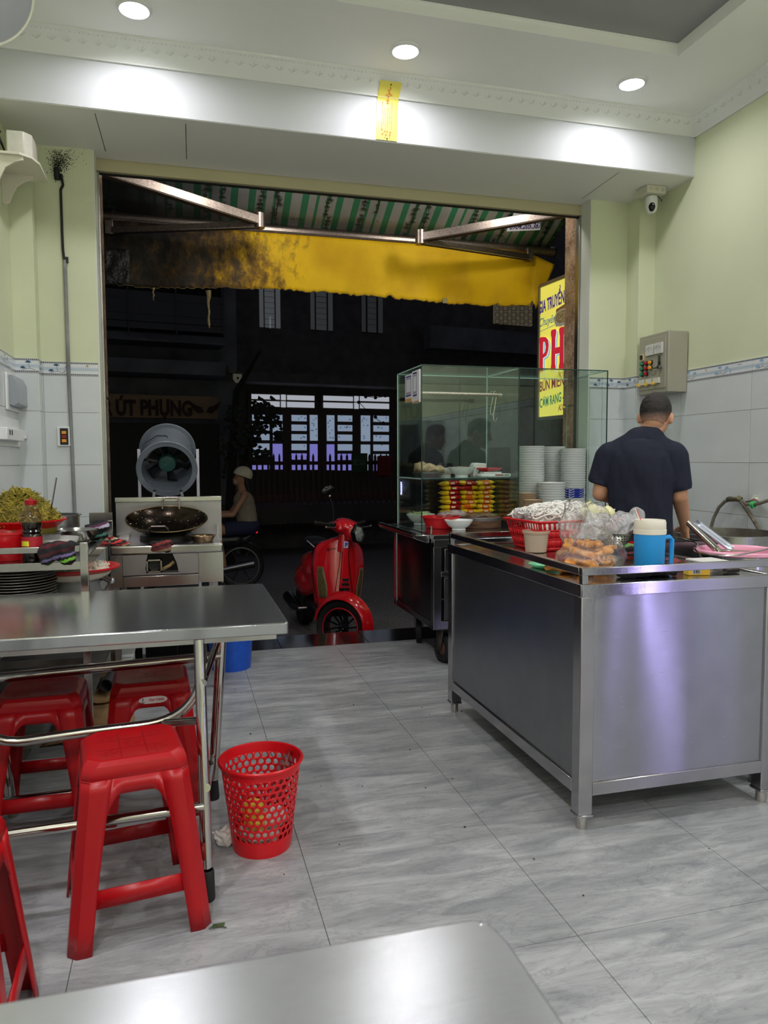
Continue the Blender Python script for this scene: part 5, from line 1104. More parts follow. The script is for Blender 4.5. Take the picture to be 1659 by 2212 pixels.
# ---- red plastic stools
def make_stool(label, loc, rz):
    t = thing('plastic_stool', label, 'stool', loc, rz, 'red plastic stools', local=True)
    HT, wt, wb = .475, .128, .178
    def hw(z): return wt+(wb-wt)*(1-z/HT)
    def pt_(side, u, z, inset=0):   # side 0..3; u in metres along the side; z
        w_ = hw(z)-inset; p = Vector((u, -w_, z)); return Matrix.Rotation(side*PI/2, 3, 'Z') @ p
    CH = .02
    lw = lambda z: .036+.020*(z/HT)**2         # leg width along the side
    zs = [0, .06, .12, .135, .185, .2, .26, .32, .355, .38, .40, .432]
    # legs: two strips and the chamfered corner
    for s_ in range(4):
        mb = MB(); rows = []
        for z in zs:
            a = hw(z)
            rows.append([pt_(s_, a-CH-lw(z), z), pt_(s_, a-CH-lw(z)*.35, z, -.0015), pt_(s_, a-CH, z), pt_((s_+1) % 4, -(a-CH), z), pt_((s_+1) % 4, -(a-CH)+lw(z)*.65, z, -.0015), pt_((s_+1) % 4, -(a-CH)+lw(z), z)])
        vs = [p for r_ in rows for p in r_]; n = 6; mb.add(vs, [(i*n+j, i*n+j+1, (i+1)*n+j+1, (i+1)*n+j) for i in range(len(rows)-1) for j in range(n-1)])
        part('leg', mb, M_red, t, sol=.0045, ang=25)
    # stretchers and aprons
    for s_ in range(4):
        mb = MB(); z0, z1 = .112, .158
        def rowp(z, k): w_ = hw(z)-CH-lw(z)+.004; return pt_(s_, -w_+2*w_*k, z, .001)
        mb.add([rowp(z, k) for z in (z0, z1) for k in (0, .5, 1)], [(0,1,4,3),(1,2,5,4)]); part('stretcher', mb, M_red, t, sol=.004)
    for s_ in range(4):
        mb = MB(); K = 16; ar = []
        for i in range(K+1):
            f = i/K; x = (f-.5)*2; zz = .392 - .062*max(0, (abs(x)-.55)/.45)**2.4
            w_ = hw(zz)-CH-lw(zz)+.003; ar.append((w_*x, zz))
        vs = [pt_(s_, x, z) for x, z in ar] + [pt_(s_, (hw(.432)-CH-lw(.432)+.003)*((i/K-.5)*2), .432) for i in range(K+1)]
        mb.add(vs, [(i, i+1, K+2+i, K+1+i) for i in range(K)])
        part('apron', mb, M_red, t, sol=.0045)
    # seat: chamfered octagon rising to a flat top
    def octo(w_, c, z): return [Vector(p) for p in ((w_-c, -w_, z), (w_, -w_+c, z), (w_, w_-c, z), (w_-c, w_, z), (-w_+c, w_, z), (-w_, w_-c, z), (-w_, -w_+c, z), (-w_+c, -w_, z))]
    rings = [octo(hw(.43)+.001, CH, .428), octo(hw(.45), CH+.006, .452), octo(hw(.46)-.003, .03, .464), octo(hw(.47)-.012, .030, .4735), octo(hw(.47)-.02, .028, .4745), octo(hw(.47)-.027, .027, .472), octo(.05, .02, .4715)]
    mb = MB().add([p for r_ in rings for p in r_], [(i*8+j, i*8+(j+1) % 8, (i+1)*8+(j+1) % 8, (i+1)*8+j) for i in range(len(rings)-1) for j in range(8)] + [tuple(48+j for j in range(8))])
    part('seat', mb, M_red, t, ang=22, sol=.003)
    em = MB(); zt = .4726; w_ = .094
    for k in (-.033, .033): em.bar((k, -w_, zt), (k, w_, zt), .004, .0016); em.bar((-w_, k, zt), (w_, k, zt), .004, .0016)
    for cx in (-.064, .064):
        for cy in (-.064, .064):
            for j in range(8): a = j*PI/4+.39; em.bar((cx+.007*math.cos(a), cy+.007*math.sin(a), zt), (cx+.027*math.cos(a), cy+.027*math.sin(a), zt), .0028, .0016)
    for j in range(12): a = j*PI/6; em.bar((.010*math.cos(a), .010*math.sin(a), zt), (.028*math.cos(a), .028*math.sin(a), zt), .0028, .0016)
    part('embossed_pattern', em, mat('red_embossed', (140, 8, 18), .3), t, smooth=False)
    return t
st1 = make_stool('red plastic stool standing in front, nearest the wastebasket', (-.148, 2.12, 0), math.radians(8))
st2 = dup(st1, (-.125, 2.80, 0), math.radians(2), 'red plastic stool with a white oval maker\'s sticker under the table')
st3 = dup(st1, (-.478, 2.73, 0), math.radians(1), 'red plastic stool under the table, second from the right')
st4 = dup(st1, (-.525, 1.66, 0), math.radians(2), 'red plastic stool just entering the photo at the bottom left')
sk = part('sticker', MB().prism([(.030*math.cos(a)*1.0 + (.018 if math.cos(a) > 0 else -.018), .012*math.sin(a)) for a in [2*PI*k/24 for k in range(24)]], 0, .0006, lambda x, z, q: Vector((x+.008, -.1365-q-(.42-.418-z)*.105, .418+z))), mat('sticker_silver', (214, 200, 200), .3), st2)
part('sticker_text', fit_text('VĨNH THÀNH', .052, .0085, 0, lambda x, y, z: Vector((x+.018, -.1378-z+y*.1, .418+y)), depth=.0004, bold=.02), mat('sticker_red', (190, 30, 44), .4), sk)
an = MB(); an.bar((-.026, -.1382, .410), (-.026, -.1378, .426), .0016, .0006, (0,1,0)); an.bar((-.030, -.1380, .422), (-.022, -.1380, .422), .0014, .0006, (0,1,0))
an.tube([(-.026+.0065*math.cos(a), -.1385, .4145+.0055*math.sin(a)) for a in [PI+PI*k/8 for k in range(9)]], .0008, 4)
part('anchor_emblem', an, mat('anchor_black', (30, 26, 28), .4), sk)

# ---- wastebasket with drop-shaped holes
wbx, wby = .228, 2.365
ba = thing('wastebasket', 'perforated red plastic wastebasket on the floor beside the steel table', 'wastebasket', (wbx, wby, 0))
def br(z): return .092+(.128-.092)*(z/.292)
holes = MB(); NC, ZR0, ZR1, NR = 30, .05, .262, 10
shape = [(0, .45), (.24, .33), (.36, .05), (.29, -.25), (0, -.38), (-.29, -.25), (-.36, .05), (-.24, .33)]
rect = [(0, .5), (.5, .5), (.5, 0), (.5, -.5), (0, -.5), (-.5, -.5), (-.5, 0), (-.5, .5)]
for r_ in range(NR):
    for c_ in range(NC):
        ca = (c_+.5*(r_ % 2))*2*PI/NC; zc = ZR0+(r_+.5)*(ZR1-ZR0)/NR; vs = []
        for q in (rect, shape):
            for (x, z) in q:
                zz = zc+z*(ZR1-ZR0)/NR; a = ca+x*2*PI/NC; R0 = br(zz); vs.append(Vector((wbx+R0*math.cos(a), wby+R0*math.sin(a), zz)))
        holes.add(vs, [(i, (i+1) % 8, 8+(i+1) % 8, 8+i) for i in range(8)])
part('perforated_wall', holes, M_redb, ba, sol=.0025, weld=.0008)
part('base', MB().lathe([(.0005, .004), (br(0)-.003, .004), (br(.05), .051), (br(.05)+.002, .05), (br(.02)+.003, .02), (br(0)+.001, 0), (.0005, 0)], 60, (wbx, wby, 0)), M_redb, ba)
part('rim', MB().lathe([(br(.262), .261), (br(.28), .284), (br(.292), .292), (br(.292)+.006, .294), (br(.292)+.009, .29), (br(.292)+.008, .283), (br(.28)+.002, .281), (br(.262)+.0015, .262)], 60, (wbx, wby, 0)), M_redb, ba)
# rubbish inside
tag(part('water_bottle', MB().lathe([(.0005, 0), (.022, 0), (.026, .01), (.024, .03), (.026, .05), (.024, .07), (.026, .09), (.024, .115), (.012, .14), (.011, .155), (.0005, .156)], 20, (wbx+.05, wby+.03, .14), (.35, .1, 1)), glass('bottle_clear', (230, 200, 205), .1), None), 'clear crushed water bottle sticking up in the wastebasket', 'bottle')
tag(part('snack_wrapper', blob([('e', (wbx-.03, wby-.045, .15), (.035, .02, .03)), ('e', (wbx-.02, wby-.03, .10), (.04, .03, .03))], .006, 2, Vector((wbx-.03, wby-.04, .07)), [mat('yellow_wrapper', (236, 208, 70), .4)], lambda v: v+mnoise.noise_vector(v*50)*.01), mat('yellow_wrapper', (236, 208, 70), .4)), 'yellow wrapper seen through the wastebasket holes', 'wrapper'); COL.objects['snack_wrapper'].location = (wbx-.03, wby-.04, .07)
def crumple(name, label, cat, c, r, m, seed=0, amp=.4, group=None):
    me = blob([('e', c, r)], .005, 1, Vector((c[0], c[1], c[2]-r[2])), [m], lambda v: v+mnoise.noise_vector(v*55+Vector((seed,)*3))*max(r)*amp)
    o = part(name, me, m); o.location = (c[0], c[1], c[2]-r[2]); tag(o, label, cat, group); return o
M_tis = mat('tissue_paper', (232, 228, 222), .8)
crumple('tissue', 'used white tissue in the wastebasket, upper one', 'tissue', (wbx+.035, wby-.02, .10), (.045, .04, .03), M_tis, 3)
crumple('tissue', 'used white tissue at the bottom of the wastebasket', 'tissue', (wbx-.01, wby, .045), (.06, .06, .028), M_tis, 5)
crumple('tissue', 'crumpled white tissue on the floor between table leg and wastebasket', 'tissue', (.112, 2.40, .028), (.038, .03, .026), M_tis, 1)
tw = thing('herb_sprig', 'tiny wilted herb sprig on the floor by the front stool', 'herb', (.055, 1.95, 0))
part('stem', MB().tube([(.045, 1.955, .004), (.06, 1.965, .008), (.075, 1.958, .004), (.09, 1.95, .003)], .0015, 5), mat('herb_green', (60, 74, 40), .7), tw)
for k in range(4): part('leaf', MB().add([(.05+.008*k, 1.955, .005), (.056+.008*k, 1.968, .008), (.064+.008*k, 1.972, .005), (.06+.008*k, 1.958, .004)], [(0,1,2,3)]), mat('herb_green', (60, 74, 40), .7), tw)
crumb = MB(); rk = random.Random(12)
for k in range(46):
    x, y = rk.uniform(.2, 2.2), rk.uniform(1.2, 4.7); s_ = rk.uniform(.0015, .004); crumb.ell((x, y, s_*.5), (s_, s_*rk.uniform(.6, 2), s_*.5), None, 6, 4)
part('floor_crumbs', crumb, mat('crumb_dark', (50, 46, 42), .8), fl, kind='stuff')
# ================================================================ right side: counter, food cart, pots
CT = .834
M_front = steel('counter_front_steel', (176, 176, 182), .24, wave=(1.0, .007, (5.5, 1, .7)), stretch=(1, 1, 14), grain=18, gb=.0001, an=1.0)
M_sidep = steel('counter_side_steel', (150, 151, 154), .3, wave=(1.1, .006), stretch=(1, 1, 1), grain=80)
M_bar = steel('rail_steel', (184, 182, 184), .14, an=.6)
M_ctop = steel('counter_top_steel', (178, 180, 180), .15, stretch=(6, 1, 1), grain=40)
CX0, CX1, CY0, CY1 = 1.262, 2.05, 2.16, 3.43
ct = thing('steel_counter', 'stainless island counter with a low guard rail holding the noodles', 'counter', ((CX0+CX1)/2, (CY0+CY1)/2, 0))
part('worktop', MB().box((CX0+.004, CY0+.004, CT-.03), (CX1-.004, CY1-.004, CT)), M_ctop, ct)
L_ = .052
for x in (CX0, CX1-L_):
    for y in (CY0, CY1-L_):
        lg = part('leg', MB().box((x, y, .052), (x+L_, y+L_, .797)), M_bar, ct, bevel=.003)
        part('collar', MB().box((x-.002, y-.002, .045), (x+L_+.002, y+L_+.002, .053)), M_bar, lg, bevel=.001); part('foot', MB().cyl((x+L_/2, y+L_/2, 0), (x+L_/2, y+L_/2, .046), .019), M_tube, lg)
        part('post', MB().box((x+(.0035 if x < 1.5 else .026), y+(.0035 if y < 2.5 else .026), .838), (x+(.0255 if x < 1.5 else .0485), y+(.0255 if y < 2.5 else .0485), .8685)), M_bar, ct, bevel=.0015)
for nm, z0, z1 in (('band', .796, .839), ('bottom_rail', .118, .163)):
    part(nm, MB().box((CX0+(.0 if nm == 'band' else L_), CY0-(.003 if nm == 'band' else 0), z0), (CX1-(.0 if nm == 'band' else L_), CY0+.03, z1)), M_bar, ct, bevel=.002)
    part(nm, MB().box((CX0+(.0 if nm == 'band' else L_), CY1-.03, z0), (CX1-(.0 if nm == 'band' else L_), CY1+(.003 if nm == 'band' else 0), z1)), M_bar, ct, bevel=.002)
    part(nm, MB().box((CX0-(.003 if nm == 'band' else 0), CY0+L_*(nm != 'band')+.001, z0), (CX0+.03, CY1-L_*(nm != 'band'), z1)), M_bar, ct, bevel=.002)
    part(nm, MB().box((CX1-.03, CY0+L_*(nm != 'band')+.001, z0), (CX1+(.003 if nm == 'band' else 0), CY1-L_*(nm != 'band'), z1)), M_bar, ct, bevel=.002)
part('front_panel', MB().box((CX0+L_, CY0+.008, .163), (CX1-L_, CY0+.012, .797)), M_front, ct)
part('side_panel', MB().box((CX0+.008, CY0+L_, .163), (CX0+.012, CY1-L_, .797)), M_sidep, ct)
part('side_panel', MB().box((CX1-.012, CY0+L_, .163), (CX1-.008, CY1-L_, .797)), M_sidep, ct)
part('back_panel', MB().box((CX0+L_, CY1-.012, .163), (CX1-L_, CY1-.008, .797)), M_sidep, ct)
part('floor_panel', MB().box((CX0+.02, CY0+.03, .14), (CX1-.02, CY1-.03, .15)), M_sidep, ct)
for a, b_ in (((CX0+.002, CY0+.002), (CX1-.002, CY0+.026)), ((CX0+.0022, CY0+.0265), (CX0+.026, CY1-.0265)), ((CX0+.002, CY1-.026), (CX1-.002, CY1-.002))):
    part('guard_rail', MB().box((a[0], a[1], .868), (b_[0], b_[1], .893)), M_bar, ct, bevel=.002)

def slotted_basket(name, label, c, rz, tx, ty, h, flare, m, mr):
    """rectangular slotted basket, local frame, base centre at c"""
    t = thing(name, label, 'basket', c, rz, local=True)
    def P(side, u, z, o=0):   # u in -1..1 along the side
        f = 1+flare*(z/h); hx, hy = tx/2*f, ty/2*f
        if side == 0: return Vector((u*hx, -hy-o, z))
        if side == 1: return Vector((hx+o, u*hy, z))
        if side == 2: return Vector((-u*hx, hy+o, z))
        return Vector((-hx-o, -u*hy, z))
    for s_ in range(4):
        mb = MB(); n = 16 if s_ % 2 == 0 else 13; 
        def q(u0, u1, z0, z1): mb.add([P(s_, u0, z0), P(s_, u1, z0), P(s_, u1, z1), P(s_, u0, z1)], [(0,1,2,3)])
        for z0, z1 in ((0, .10*h), (.36*h, .42*h), (.66*h, .72*h), (.93*h, h)): q(-1, 1, z0, z1)
        for z0, z1, full in ((.10*h, .36*h, 1), (.42*h, .66*h, 1), (.72*h, .93*h, 0)):
            for k in range(n+1):
                u = -1+2*k/n; w_ = .055 if 0 < k < n else .12; q(max(-1, u-w_*.5), min(1, u+w_*.5), z0, z1)
            if full: mb.add([P(s_, -1, z0, -.001), P(s_, 1, z0, -.001), P(s_, 1, z1, -.001), P(s_, -1, z1, -.001)], [(0,1,2,3)])
        part('side', mb, m, t, sol=.0025, kind=None)
    part('bottom', MB().add([P(0, -1, .002), P(0, 1, .002), P(2, -1, .002), P(2, 1, .002)], [(0,1,2,3)]), m, t, sol=.003)
    rm = MB(); c4 = [P(0, -1, h, .006)+Vector((-.006, 0, 0)), P(0, 1, h, .006)+Vector((.006, 0, 0)), P(2, -1, h, .006)+Vector((.006, 0, 0)), P(2, 1, h, .006)+Vector((-.006, 0, 0))]
    for k in range(4): rm.bar(c4[k], c4[(k+1) % 4], .016, .007)
    part('rim', rm, mr, t, bevel=.002); return t
bk_c = Vector((1.74, 3.17, CT+.002)); BRZ = math.radians(6)
nb = slotted_basket('noodle_basket', 'red slotted basket heaped with white rice noodles on the counter', bk_c, BRZ, .37, .24, .135, .2, M_redb, M_redb)
rn = random.Random(33); nd = MB()
M_nood = mat('rice_noodle', (240, 238, 232), .35, sss=.15)
def coil(cx, cy, cz, R0, turns, tilt):
    n = int(14*turns); R = Euler((tilt, rn.uniform(-.3, .3), rn.uniform(0, 6))).to_matrix()
    nd.tube([Vector((cx, cy, cz)) + R @ Vector(((R0*(.25+.75*i/n))*math.cos(2*PI*turns*i/n), (R0*(.25+.75*i/n))*math.sin(2*PI*turns*i/n)*.8, .012*math.sin(i*.7)+.02*(1-i/n))) for i in range(n+1)], .0036, 5)
for k in range(64):
    x, y = rn.uniform(-.18, .185), rn.uniform(-.12, .12); z = .135+.055*(1-(x/.24)**2)*(1-(y/.15)**2)
    coil(x, y, z, rn.uniform(.03, .055), rn.uniform(2.5, 4), rn.uniform(-.5, .9))
for k in range(190):
    x, y = rn.uniform(-.185, .19), rn.uniform(-.12, .12); z = .15+.055*(1-(x/.24)**2)*(1-(y/.15)**2); a = rn.uniform(0, 2*PI); l = rn.uniform(.03, .06)
    nd.tube([Vector((x+l*math.cos(a)*(t-.5)*2+.01*math.sin(t*7+k), y+l*math.sin(a)*(t-.5)*2, z+.012*math.sin(t*5+k))) for t in (0, .2, .4, .6, .8, 1)], .0034, 5)
part('noodle_bed', MB().ell((0, 0, .085), (.195, .128, .118)), M_nood, nb)
part('rice_noodles', nd, M_nood, nb, kind='stuff')
def film_mat(name='plastic_film', tint=(240, 242, 244), op=.16, bump=.011, sc=34):
    m = bpy.data.materials.new(name); m.use_nodes = True; N = m.node_tree.nodes; L = m.node_tree.links; N.clear()
    o = N.new('ShaderNodeOutputMaterial'); t = N.new('ShaderNodeBsdfTransparent'); t.inputs[0].default_value = (.97, .97, .97, 1)
    g = N.new('ShaderNodeBsdfGlossy'); g.inputs['Roughness'].default_value = .12; d = N.new('ShaderNodeBsdfDiffuse'); d.inputs[0].default_value = (*lin(tint), 1)
    tc = N.new('ShaderNodeTexCoord'); n = N.new('ShaderNodeTexNoise'); n.inputs['Scale'].default_value = sc; n.inputs['Detail'].default_value = 4; n.inputs['Distortion'].default_value = 1.5; L.new(tc.outputs['Object'], n.inputs['Vector'])
    b = N.new('ShaderNodeBump'); b.inputs['Distance'].default_value = bump; L.new(n.outputs['Fac'], b.inputs['Height'])
    fr = schlick(N, L, .05, b.outputs[0]); L.new(b.outputs[0], g.inputs['Normal'])
    m1 = N.new('ShaderNodeMixShader'); m1.inputs[0].default_value = op; L.new(t.outputs[0], m1.inputs[1]); L.new(d.outputs[0], m1.inputs[2])
    m2 = N.new('ShaderNodeMixShader'); mr = N.new('ShaderNodeMath'); mr.operation = 'MULTIPLY_ADD'; mr.inputs[1].default_value = 1.3; mr.inputs[2].default_value = .06; mr.use_clamp = True; L.new(fr.outputs[0], mr.inputs[0]); L.new(mr.outputs[0], m2.inputs[0]); L.new(m1.outputs[0], m2.inputs[1]); L.new(g.outputs[0], m2.inputs[2])
    L.new(m2.outputs[0], o.inputs[0]); return m
M_film = film_mat(op=.05); M_filmw = film_mat('cloudy_film', (244, 244, 246), .3)
def film(name, label, c, prims, m, vox=.007, amp=.012, fq=28, **k):
    c = Vector(c); me = blob([tuple([p[0], Vector(p[1])+c]+[(Vector(q)+c) if (p[0] in 'cf' and i == 0) else q for i, q in enumerate(p[2:])]) for p in prims], vox, 3, c, [m], lambda v: v + mnoise.noise_vector(v*fq)*amp*1.2 + mnoise.noise_vector(v*fq*.45)*amp*1.3 + mnoise.noise_vector(Vector((v.x*70, v.y*70, v.z*22)))*amp*.45)
    o = part(name, me, m); o.location = c; return tag(o, label, 'plastic bag', **k)
# crinkled liner edge at the far-left corner of the basket
lc = bk_c+Matrix.Rotation(BRZ, 3, 'Z') @ Vector((-.19, .06, .145))
film('bag_liner', 'crinkled clear bag edge at the left end of the noodle basket', lc, [('e', (0, 0, .012), (.03, .05, .018)), ('e', (.012, -.05, .012), (.022, .04, .014))], M_filmw, .006, .012, 60)
# lidded tub of shallots
tc_ = Vector((1.535, 3.03, CT+.001)); tbx = thing('plastic_tub', 'round lidded clear tub of fried shallots beside the red noodle basket', 'food tub', tc_)
part('tub_wall', MB().lathe([(.0005, .002), (.047, .002), (.056, .082), (.060, .084), (.060, .09), (.054, .09), (.0535, .083), (.045, .004)], 36, tc_), mat('cloudy_tub', (206, 186, 164), .25, alpha=.6), tbx)
part('shallots', MB().lathe([(.0005, .004), (.044, .005), (.051, .070), (.03, .076), (.0005, .08)], 30, tc_), mat('fried_shallot', (186, 146, 104), .7, noise=(60, .3), bump=(90, .004)), tbx)
part('lid', MB().lathe([(.0005, .092), (.05, .092), (.058, .096), (.062, .098), (.063, .09), (.0605, .088)], 36, tc_), mat('tub_lid', (206, 186, 160), .2, alpha=.6), tbx)
# green plate under the bag
lathe_thing('small_plate', 'small mint green plastic plate half under the bag of dough sticks', 'plate', Vector((1.335, 2.56, CT+.001)), [(.0005, .004), (.035, .004), (.058, .017), (.064, .018), (.062, .014), (.038, 0), (.0005, 0)], mat('mint_plastic', (120, 214, 160), .35))
# bag of fried dough sticks
bgc = Vector((1.43, 2.40, CT+.001)); M_dough = mat('fried_dough', (214, 148, 60), .4, noise=(22, .3), bump=(40, .004), mottle_rgb=(176, 104, 30))
rd = random.Random(17); first = None; n = 0
for layer in range(4):
    for k in range(6 if layer < 3 else 4):
        x = -.095+.04*k+rd.uniform(-.012, .012); y = rd.uniform(-.045, .05); z = .018+.030*layer; l = rd.uniform(.045, .065); a = rd.uniform(-1.0, 1.0)+(layer % 2)*1.2
        if layer > 1: x *= .75; x += .01
        p = bgc+Vector((x, y, z))
        if first is None:
            first = thing('dough_stick', 'golden fried dough stick inside the clear bag', 'fried dough', p, group='fried dough sticks in the clear bag', local=True)
            me = blob([('c', (-.05, -.008, 0), (.05, -.006, .002), .0125, .0135), ('c', (-.048, .009, 0), (.052, .009, 0), .0135, .012)], .004, 3, Vector((0,0,0)), [M_dough], lambda v: v+mnoise.noise_vector(v*40)*.004)
            part('stick', me, M_dough, first); first.rotation_euler = (0, .1, a)
        else: dup(first, p, rot=(rd.uniform(-.4, .4), rd.uniform(-.35, .35), a), scale=(rd.uniform(.7, 1.0),)*3)
film('dough_bag', 'clear plastic bag of fried dough sticks at the counter corner', bgc, [('e', (0, 0, .055), (.135, .085, .062)), ('e', (.02, 0, .10), (.115, .07, .05)), ('c', (0, 0, .13), (-.015, .01, .185), .07, .028), ('c', (-.015, .01, .185), (-.045, .02, .215), .03, .05), ('c', (-.015, .01, .185), (.04, .02, .21), .028, .042), ('e', (-.085, .01, .15), (.05, .04, .06))], M_film, .006, .014, 24)
# steel colander with a clear bag and onions
cc2 = Vector((1.845, 2.94, CT+.001)); cl3 = thing('steel_colander', 'perforated steel colander with onions in a clear bag on the counter', 'colander', cc2)
part('bowl', MB().lathe([(.04, .0), (.075, .025), (.105, .075), (.115, .09), (.12, .091), (.113, .086), (.102, .07), (.073, .02), (.04, -.0)], 44, cc2), M_st, cl3)
pf = MB()
for r_ in range(5):
    z = .028+r_*.012; R0 = .077+.03*((z-.025)/.05)+.0012
    for k in range(44): a = 2*PI*(k+.5*(r_ % 2))/44; pf.ell(cc2+Vector((R0*math.cos(a), R0*math.sin(a), z)), (.0026, .0026, .0026), None, 6, 4)
part('perforations', pf, mat('hole_black', (20, 20, 22), .6), cl3, kind='stuff')
M_on = mat('onion_pale', (226, 222, 170), .3, noise=(6, .08), sss=.1)
def onion(label, c, r):
    t = thing('onion', label, 'onion', c); c = Vector(c)
    part('bulb', MB().lathe([(.0005, 0), (r*.5, r*.06), (r*.86, r*.42), (r, r*.9), (r*.86, r*1.4), (r*.45, r*1.75), (r*.16, r*1.92), (.0005, r*1.98)], 30, c), M_on, t)
    part('root_tuft', MB().ell(c+Vector((0, 0, .002)), (r*.2, r*.2, r*.06)), mat('root_brown', (150, 130, 90), .8), t)
    part('stem_tip', MB().cyl(c+Vector((0,0,r*1.9)), c+Vector((.003,0,r*2.15)), r*.12, r*.05, 8), mat('onion_tip', (170, 160, 110), .7), t)
onion('larger pale peeled onion on top of the noodle heap', gy(1274, 1121, 3.0)-Vector((0,0,.005)), .043)
onion('smaller pale peeled onion to the right of the larger one', gy(1312, 1122, 3.02)-Vector((0,0,.006)), .036)
film('clear_bag', 'large clear plastic bag gathered over the steel colander', cc2+Vector((0,0,.075)), [('e', (0, 0, .025), (.115, .10, .045)), ('e', (-.09, -.06, .03), (.09, .06, .045)), ('e', (.03, -.03, .06), (.09, .05, .03)), ('c', (.05, -.02, .06), (.11, -.04, .10), .04, .022), ('e', (-.05, .03, .075), (.06, .05, .03))], M_filmw, .006, .018, 22)
rp = thing('small_basket', 'small red tray holding a cut melon behind the jug', 'tray', (2.0, 3.03, CT)); 
part('tray', MB().lathe([(.0005, .003), (.06, .003), (.075, .03), (.08, .031), (.078, .026), (.063, 0), (.0005, 0)], 30, Vector((1.96, 3.02, CT+.001))), M_redb, rp)
ml = thing('melon_wedge', 'pale green melon wedge behind the jug', 'melon', (1.945, 3.0, CT+.006)); ml_c = Vector((1.945, 3.0, CT+.010))
part('flesh', MB().lathe([(.0005, -.0), (.03, .012), (.046, .04), (.036, .066), (.0005, .075)], 20, ml_c, None, 0, PI), mat('melon_flesh', (224, 222, 160), .4), ml); part('rind', MB().lathe([(.0475, .03), (.049, .042), (.038, .070), (.0005, .079)], 20, ml_c, None, 0, PI), mat('melon_rind', (180, 196, 120), .4), ml)
# mitts and cloths on the counter
cloth_blob('knitted_mitt', 'dark knitted mitt with green flecks beside the steel colander', 'oven mitt', Vector((1.87, 2.74, CT+.002)), [('e', (0, 0, .02), (.07, .05, .02)), ('e', (-.03, 0, .04), (.04, .045, .018))], knit_mat('knit_fleck', [(26, 26, 28), (40, 30, 34), (90, 130, 70), (28, 28, 28), (120, 60, 70)], 120))
cloth_blob('knitted_mitt', 'flat pile of black cloth mitts under the front guard rail', 'oven mitt', Vector((1.585, 2.262, CT+.001)), [('c', (-.105, 0, .012), (.105, 0, .012), .012, .012), ('c', (-.10, .03, .012), (.10, .03, .012), .012, .012), ('e', (0, .015, .022), (.10, .035, .012))], mat('black_knit', (20, 18, 22), .95, bump=(200, .003)), .005)
cloth_blob('rag', 'dark red patterned rag on the counter right of the jug', 'cloth', Vector((1.80, 2.46, CT+.001)), [('e', (0, 0, .012), (.085, .06, .013)), ('e', (.02, 0, .022), (.06, .045, .010))], M_kr, .006)
# blue jug
jc = Vector((1.648, 2.352, CT+.001)); jg = thing('water_jug', 'sky blue plastic jug with a cream lid and striped straw', 'jug', jc)
M_jug = mat('sky_blue_plastic', (40, 150, 222), .38, sss=.05); M_cream = mat('cream_plastic', (226, 220, 204), .4)
part('body', MB().lathe([(.0005, 0), (.050, 0), (.052, .004), (.0555, .145), (.0005, .146)], 40, jc), M_jug, jg)
part('collar', MB().lathe([(.0565, .143), (.0575, .144), (.058, .160), (.0555, .161)], 40, jc), M_cream, jg)
part('lid', MB().lathe([(.0555, .161), (.0565, .163), (.056, .188), (.053, .195), (.045, .194), (.0005, .190)], 40, jc), M_cream, jg)
jr = Vector((.965, -.26, 0)); part('handle', MB().tube([jc+jr*.052+Vector((0,0,.128)), jc+jr*.072+Vector((0,0,.132)), jc+jr*.082+Vector((0,0,.122)), jc+jr*.080+Vector((0,0,.02)), jc+jr*.070+Vector((0,0,.010)), jc+jr*.05+Vector((0,0,.014))], .0085, 10), M_jug, jg)
s0, s1 = jc+Vector((-.032, .01, .185)), jc+Vector((-.053, .014, .235)); part('straw', MB().cyl(s0, s1, .0034, None, 10), mat('straw_white', (230, 226, 220), .4), jg)
part('straw_stripe', MB().cyl(s0+Vector((.002,-.002,0)), s1+Vector((.002,-.002,0)), .0022, None, 8), mat('straw_red', (200, 50, 60), .4), jg)
# yellow box
yb = thing('spice_box', 'small yellow cardboard box with a barcode behind the guard rail', 'box', (1.79, 2.262, CT)); Ry = Matrix.Rotation(math.radians(-12), 3, 'Z')
part('box', MB().box((1.745, 2.245, CT+.001), (1.825, 2.285, CT+.028), 0, Ry), mat('yellow_card', (240, 190, 60), .45), yb, bevel=.001)
part('label_white', MB().box((1.758, 2.2435, CT+.006), (1.79, 2.2445, CT+.024), 0, Ry, (1.785, 2.265, CT)), mat('label_white', (232, 230, 226), .5), yb)
bc = MB()
for k, w_ in enumerate((1, 2, 1, 1, 3, 1, 2, 1, 1, 2)): bc.box((1.761+.0027*k, 2.2425, CT+.008), (1.761+.0027*k+.0007*w_, 2.2436, CT+.022), 0, Ry, (1.785, 2.265, CT))
part('barcode', bc, M_dark, yb, smooth=False)
kn = thing('cleaver', 'steel cleaver with a dark wooden handle behind the front guard rail', 'knife', (1.92, 2.27, CT))
part('handle', MB().box((1.905, 2.255, CT+.002), (1.965, 2.28, CT+.018)), mat('dark_handle', (40, 30, 30), .4), kn, bevel=.005); part('blade', MB().prism([(1.84, 2.255), (1.905, 2.25), (1.905, 2.32), (1.84, 2.325)], CT+.007, CT+.010, lambda x, y, q: Vector((x, y, q))), M_tube, kn)
bd = thing('cutting_board', 'thin pale cutting board at the right end of the counter', 'cutting board', (1.99, 2.36, CT)); part('board', MB().box((1.90, 2.30, CT+.020), (2.02, 2.48, CT+.028)), mat('board_white', (214, 214, 208), .5), bd, bevel=.003)
part('foot', MB().box((1.905, 2.33, CT+.001), (2.015, 2.345, CT+.020)).box((1.905, 2.45, CT+.001), (2.015, 2.465, CT+.020)), mat('board_foot', (180, 180, 176), .5), bd)

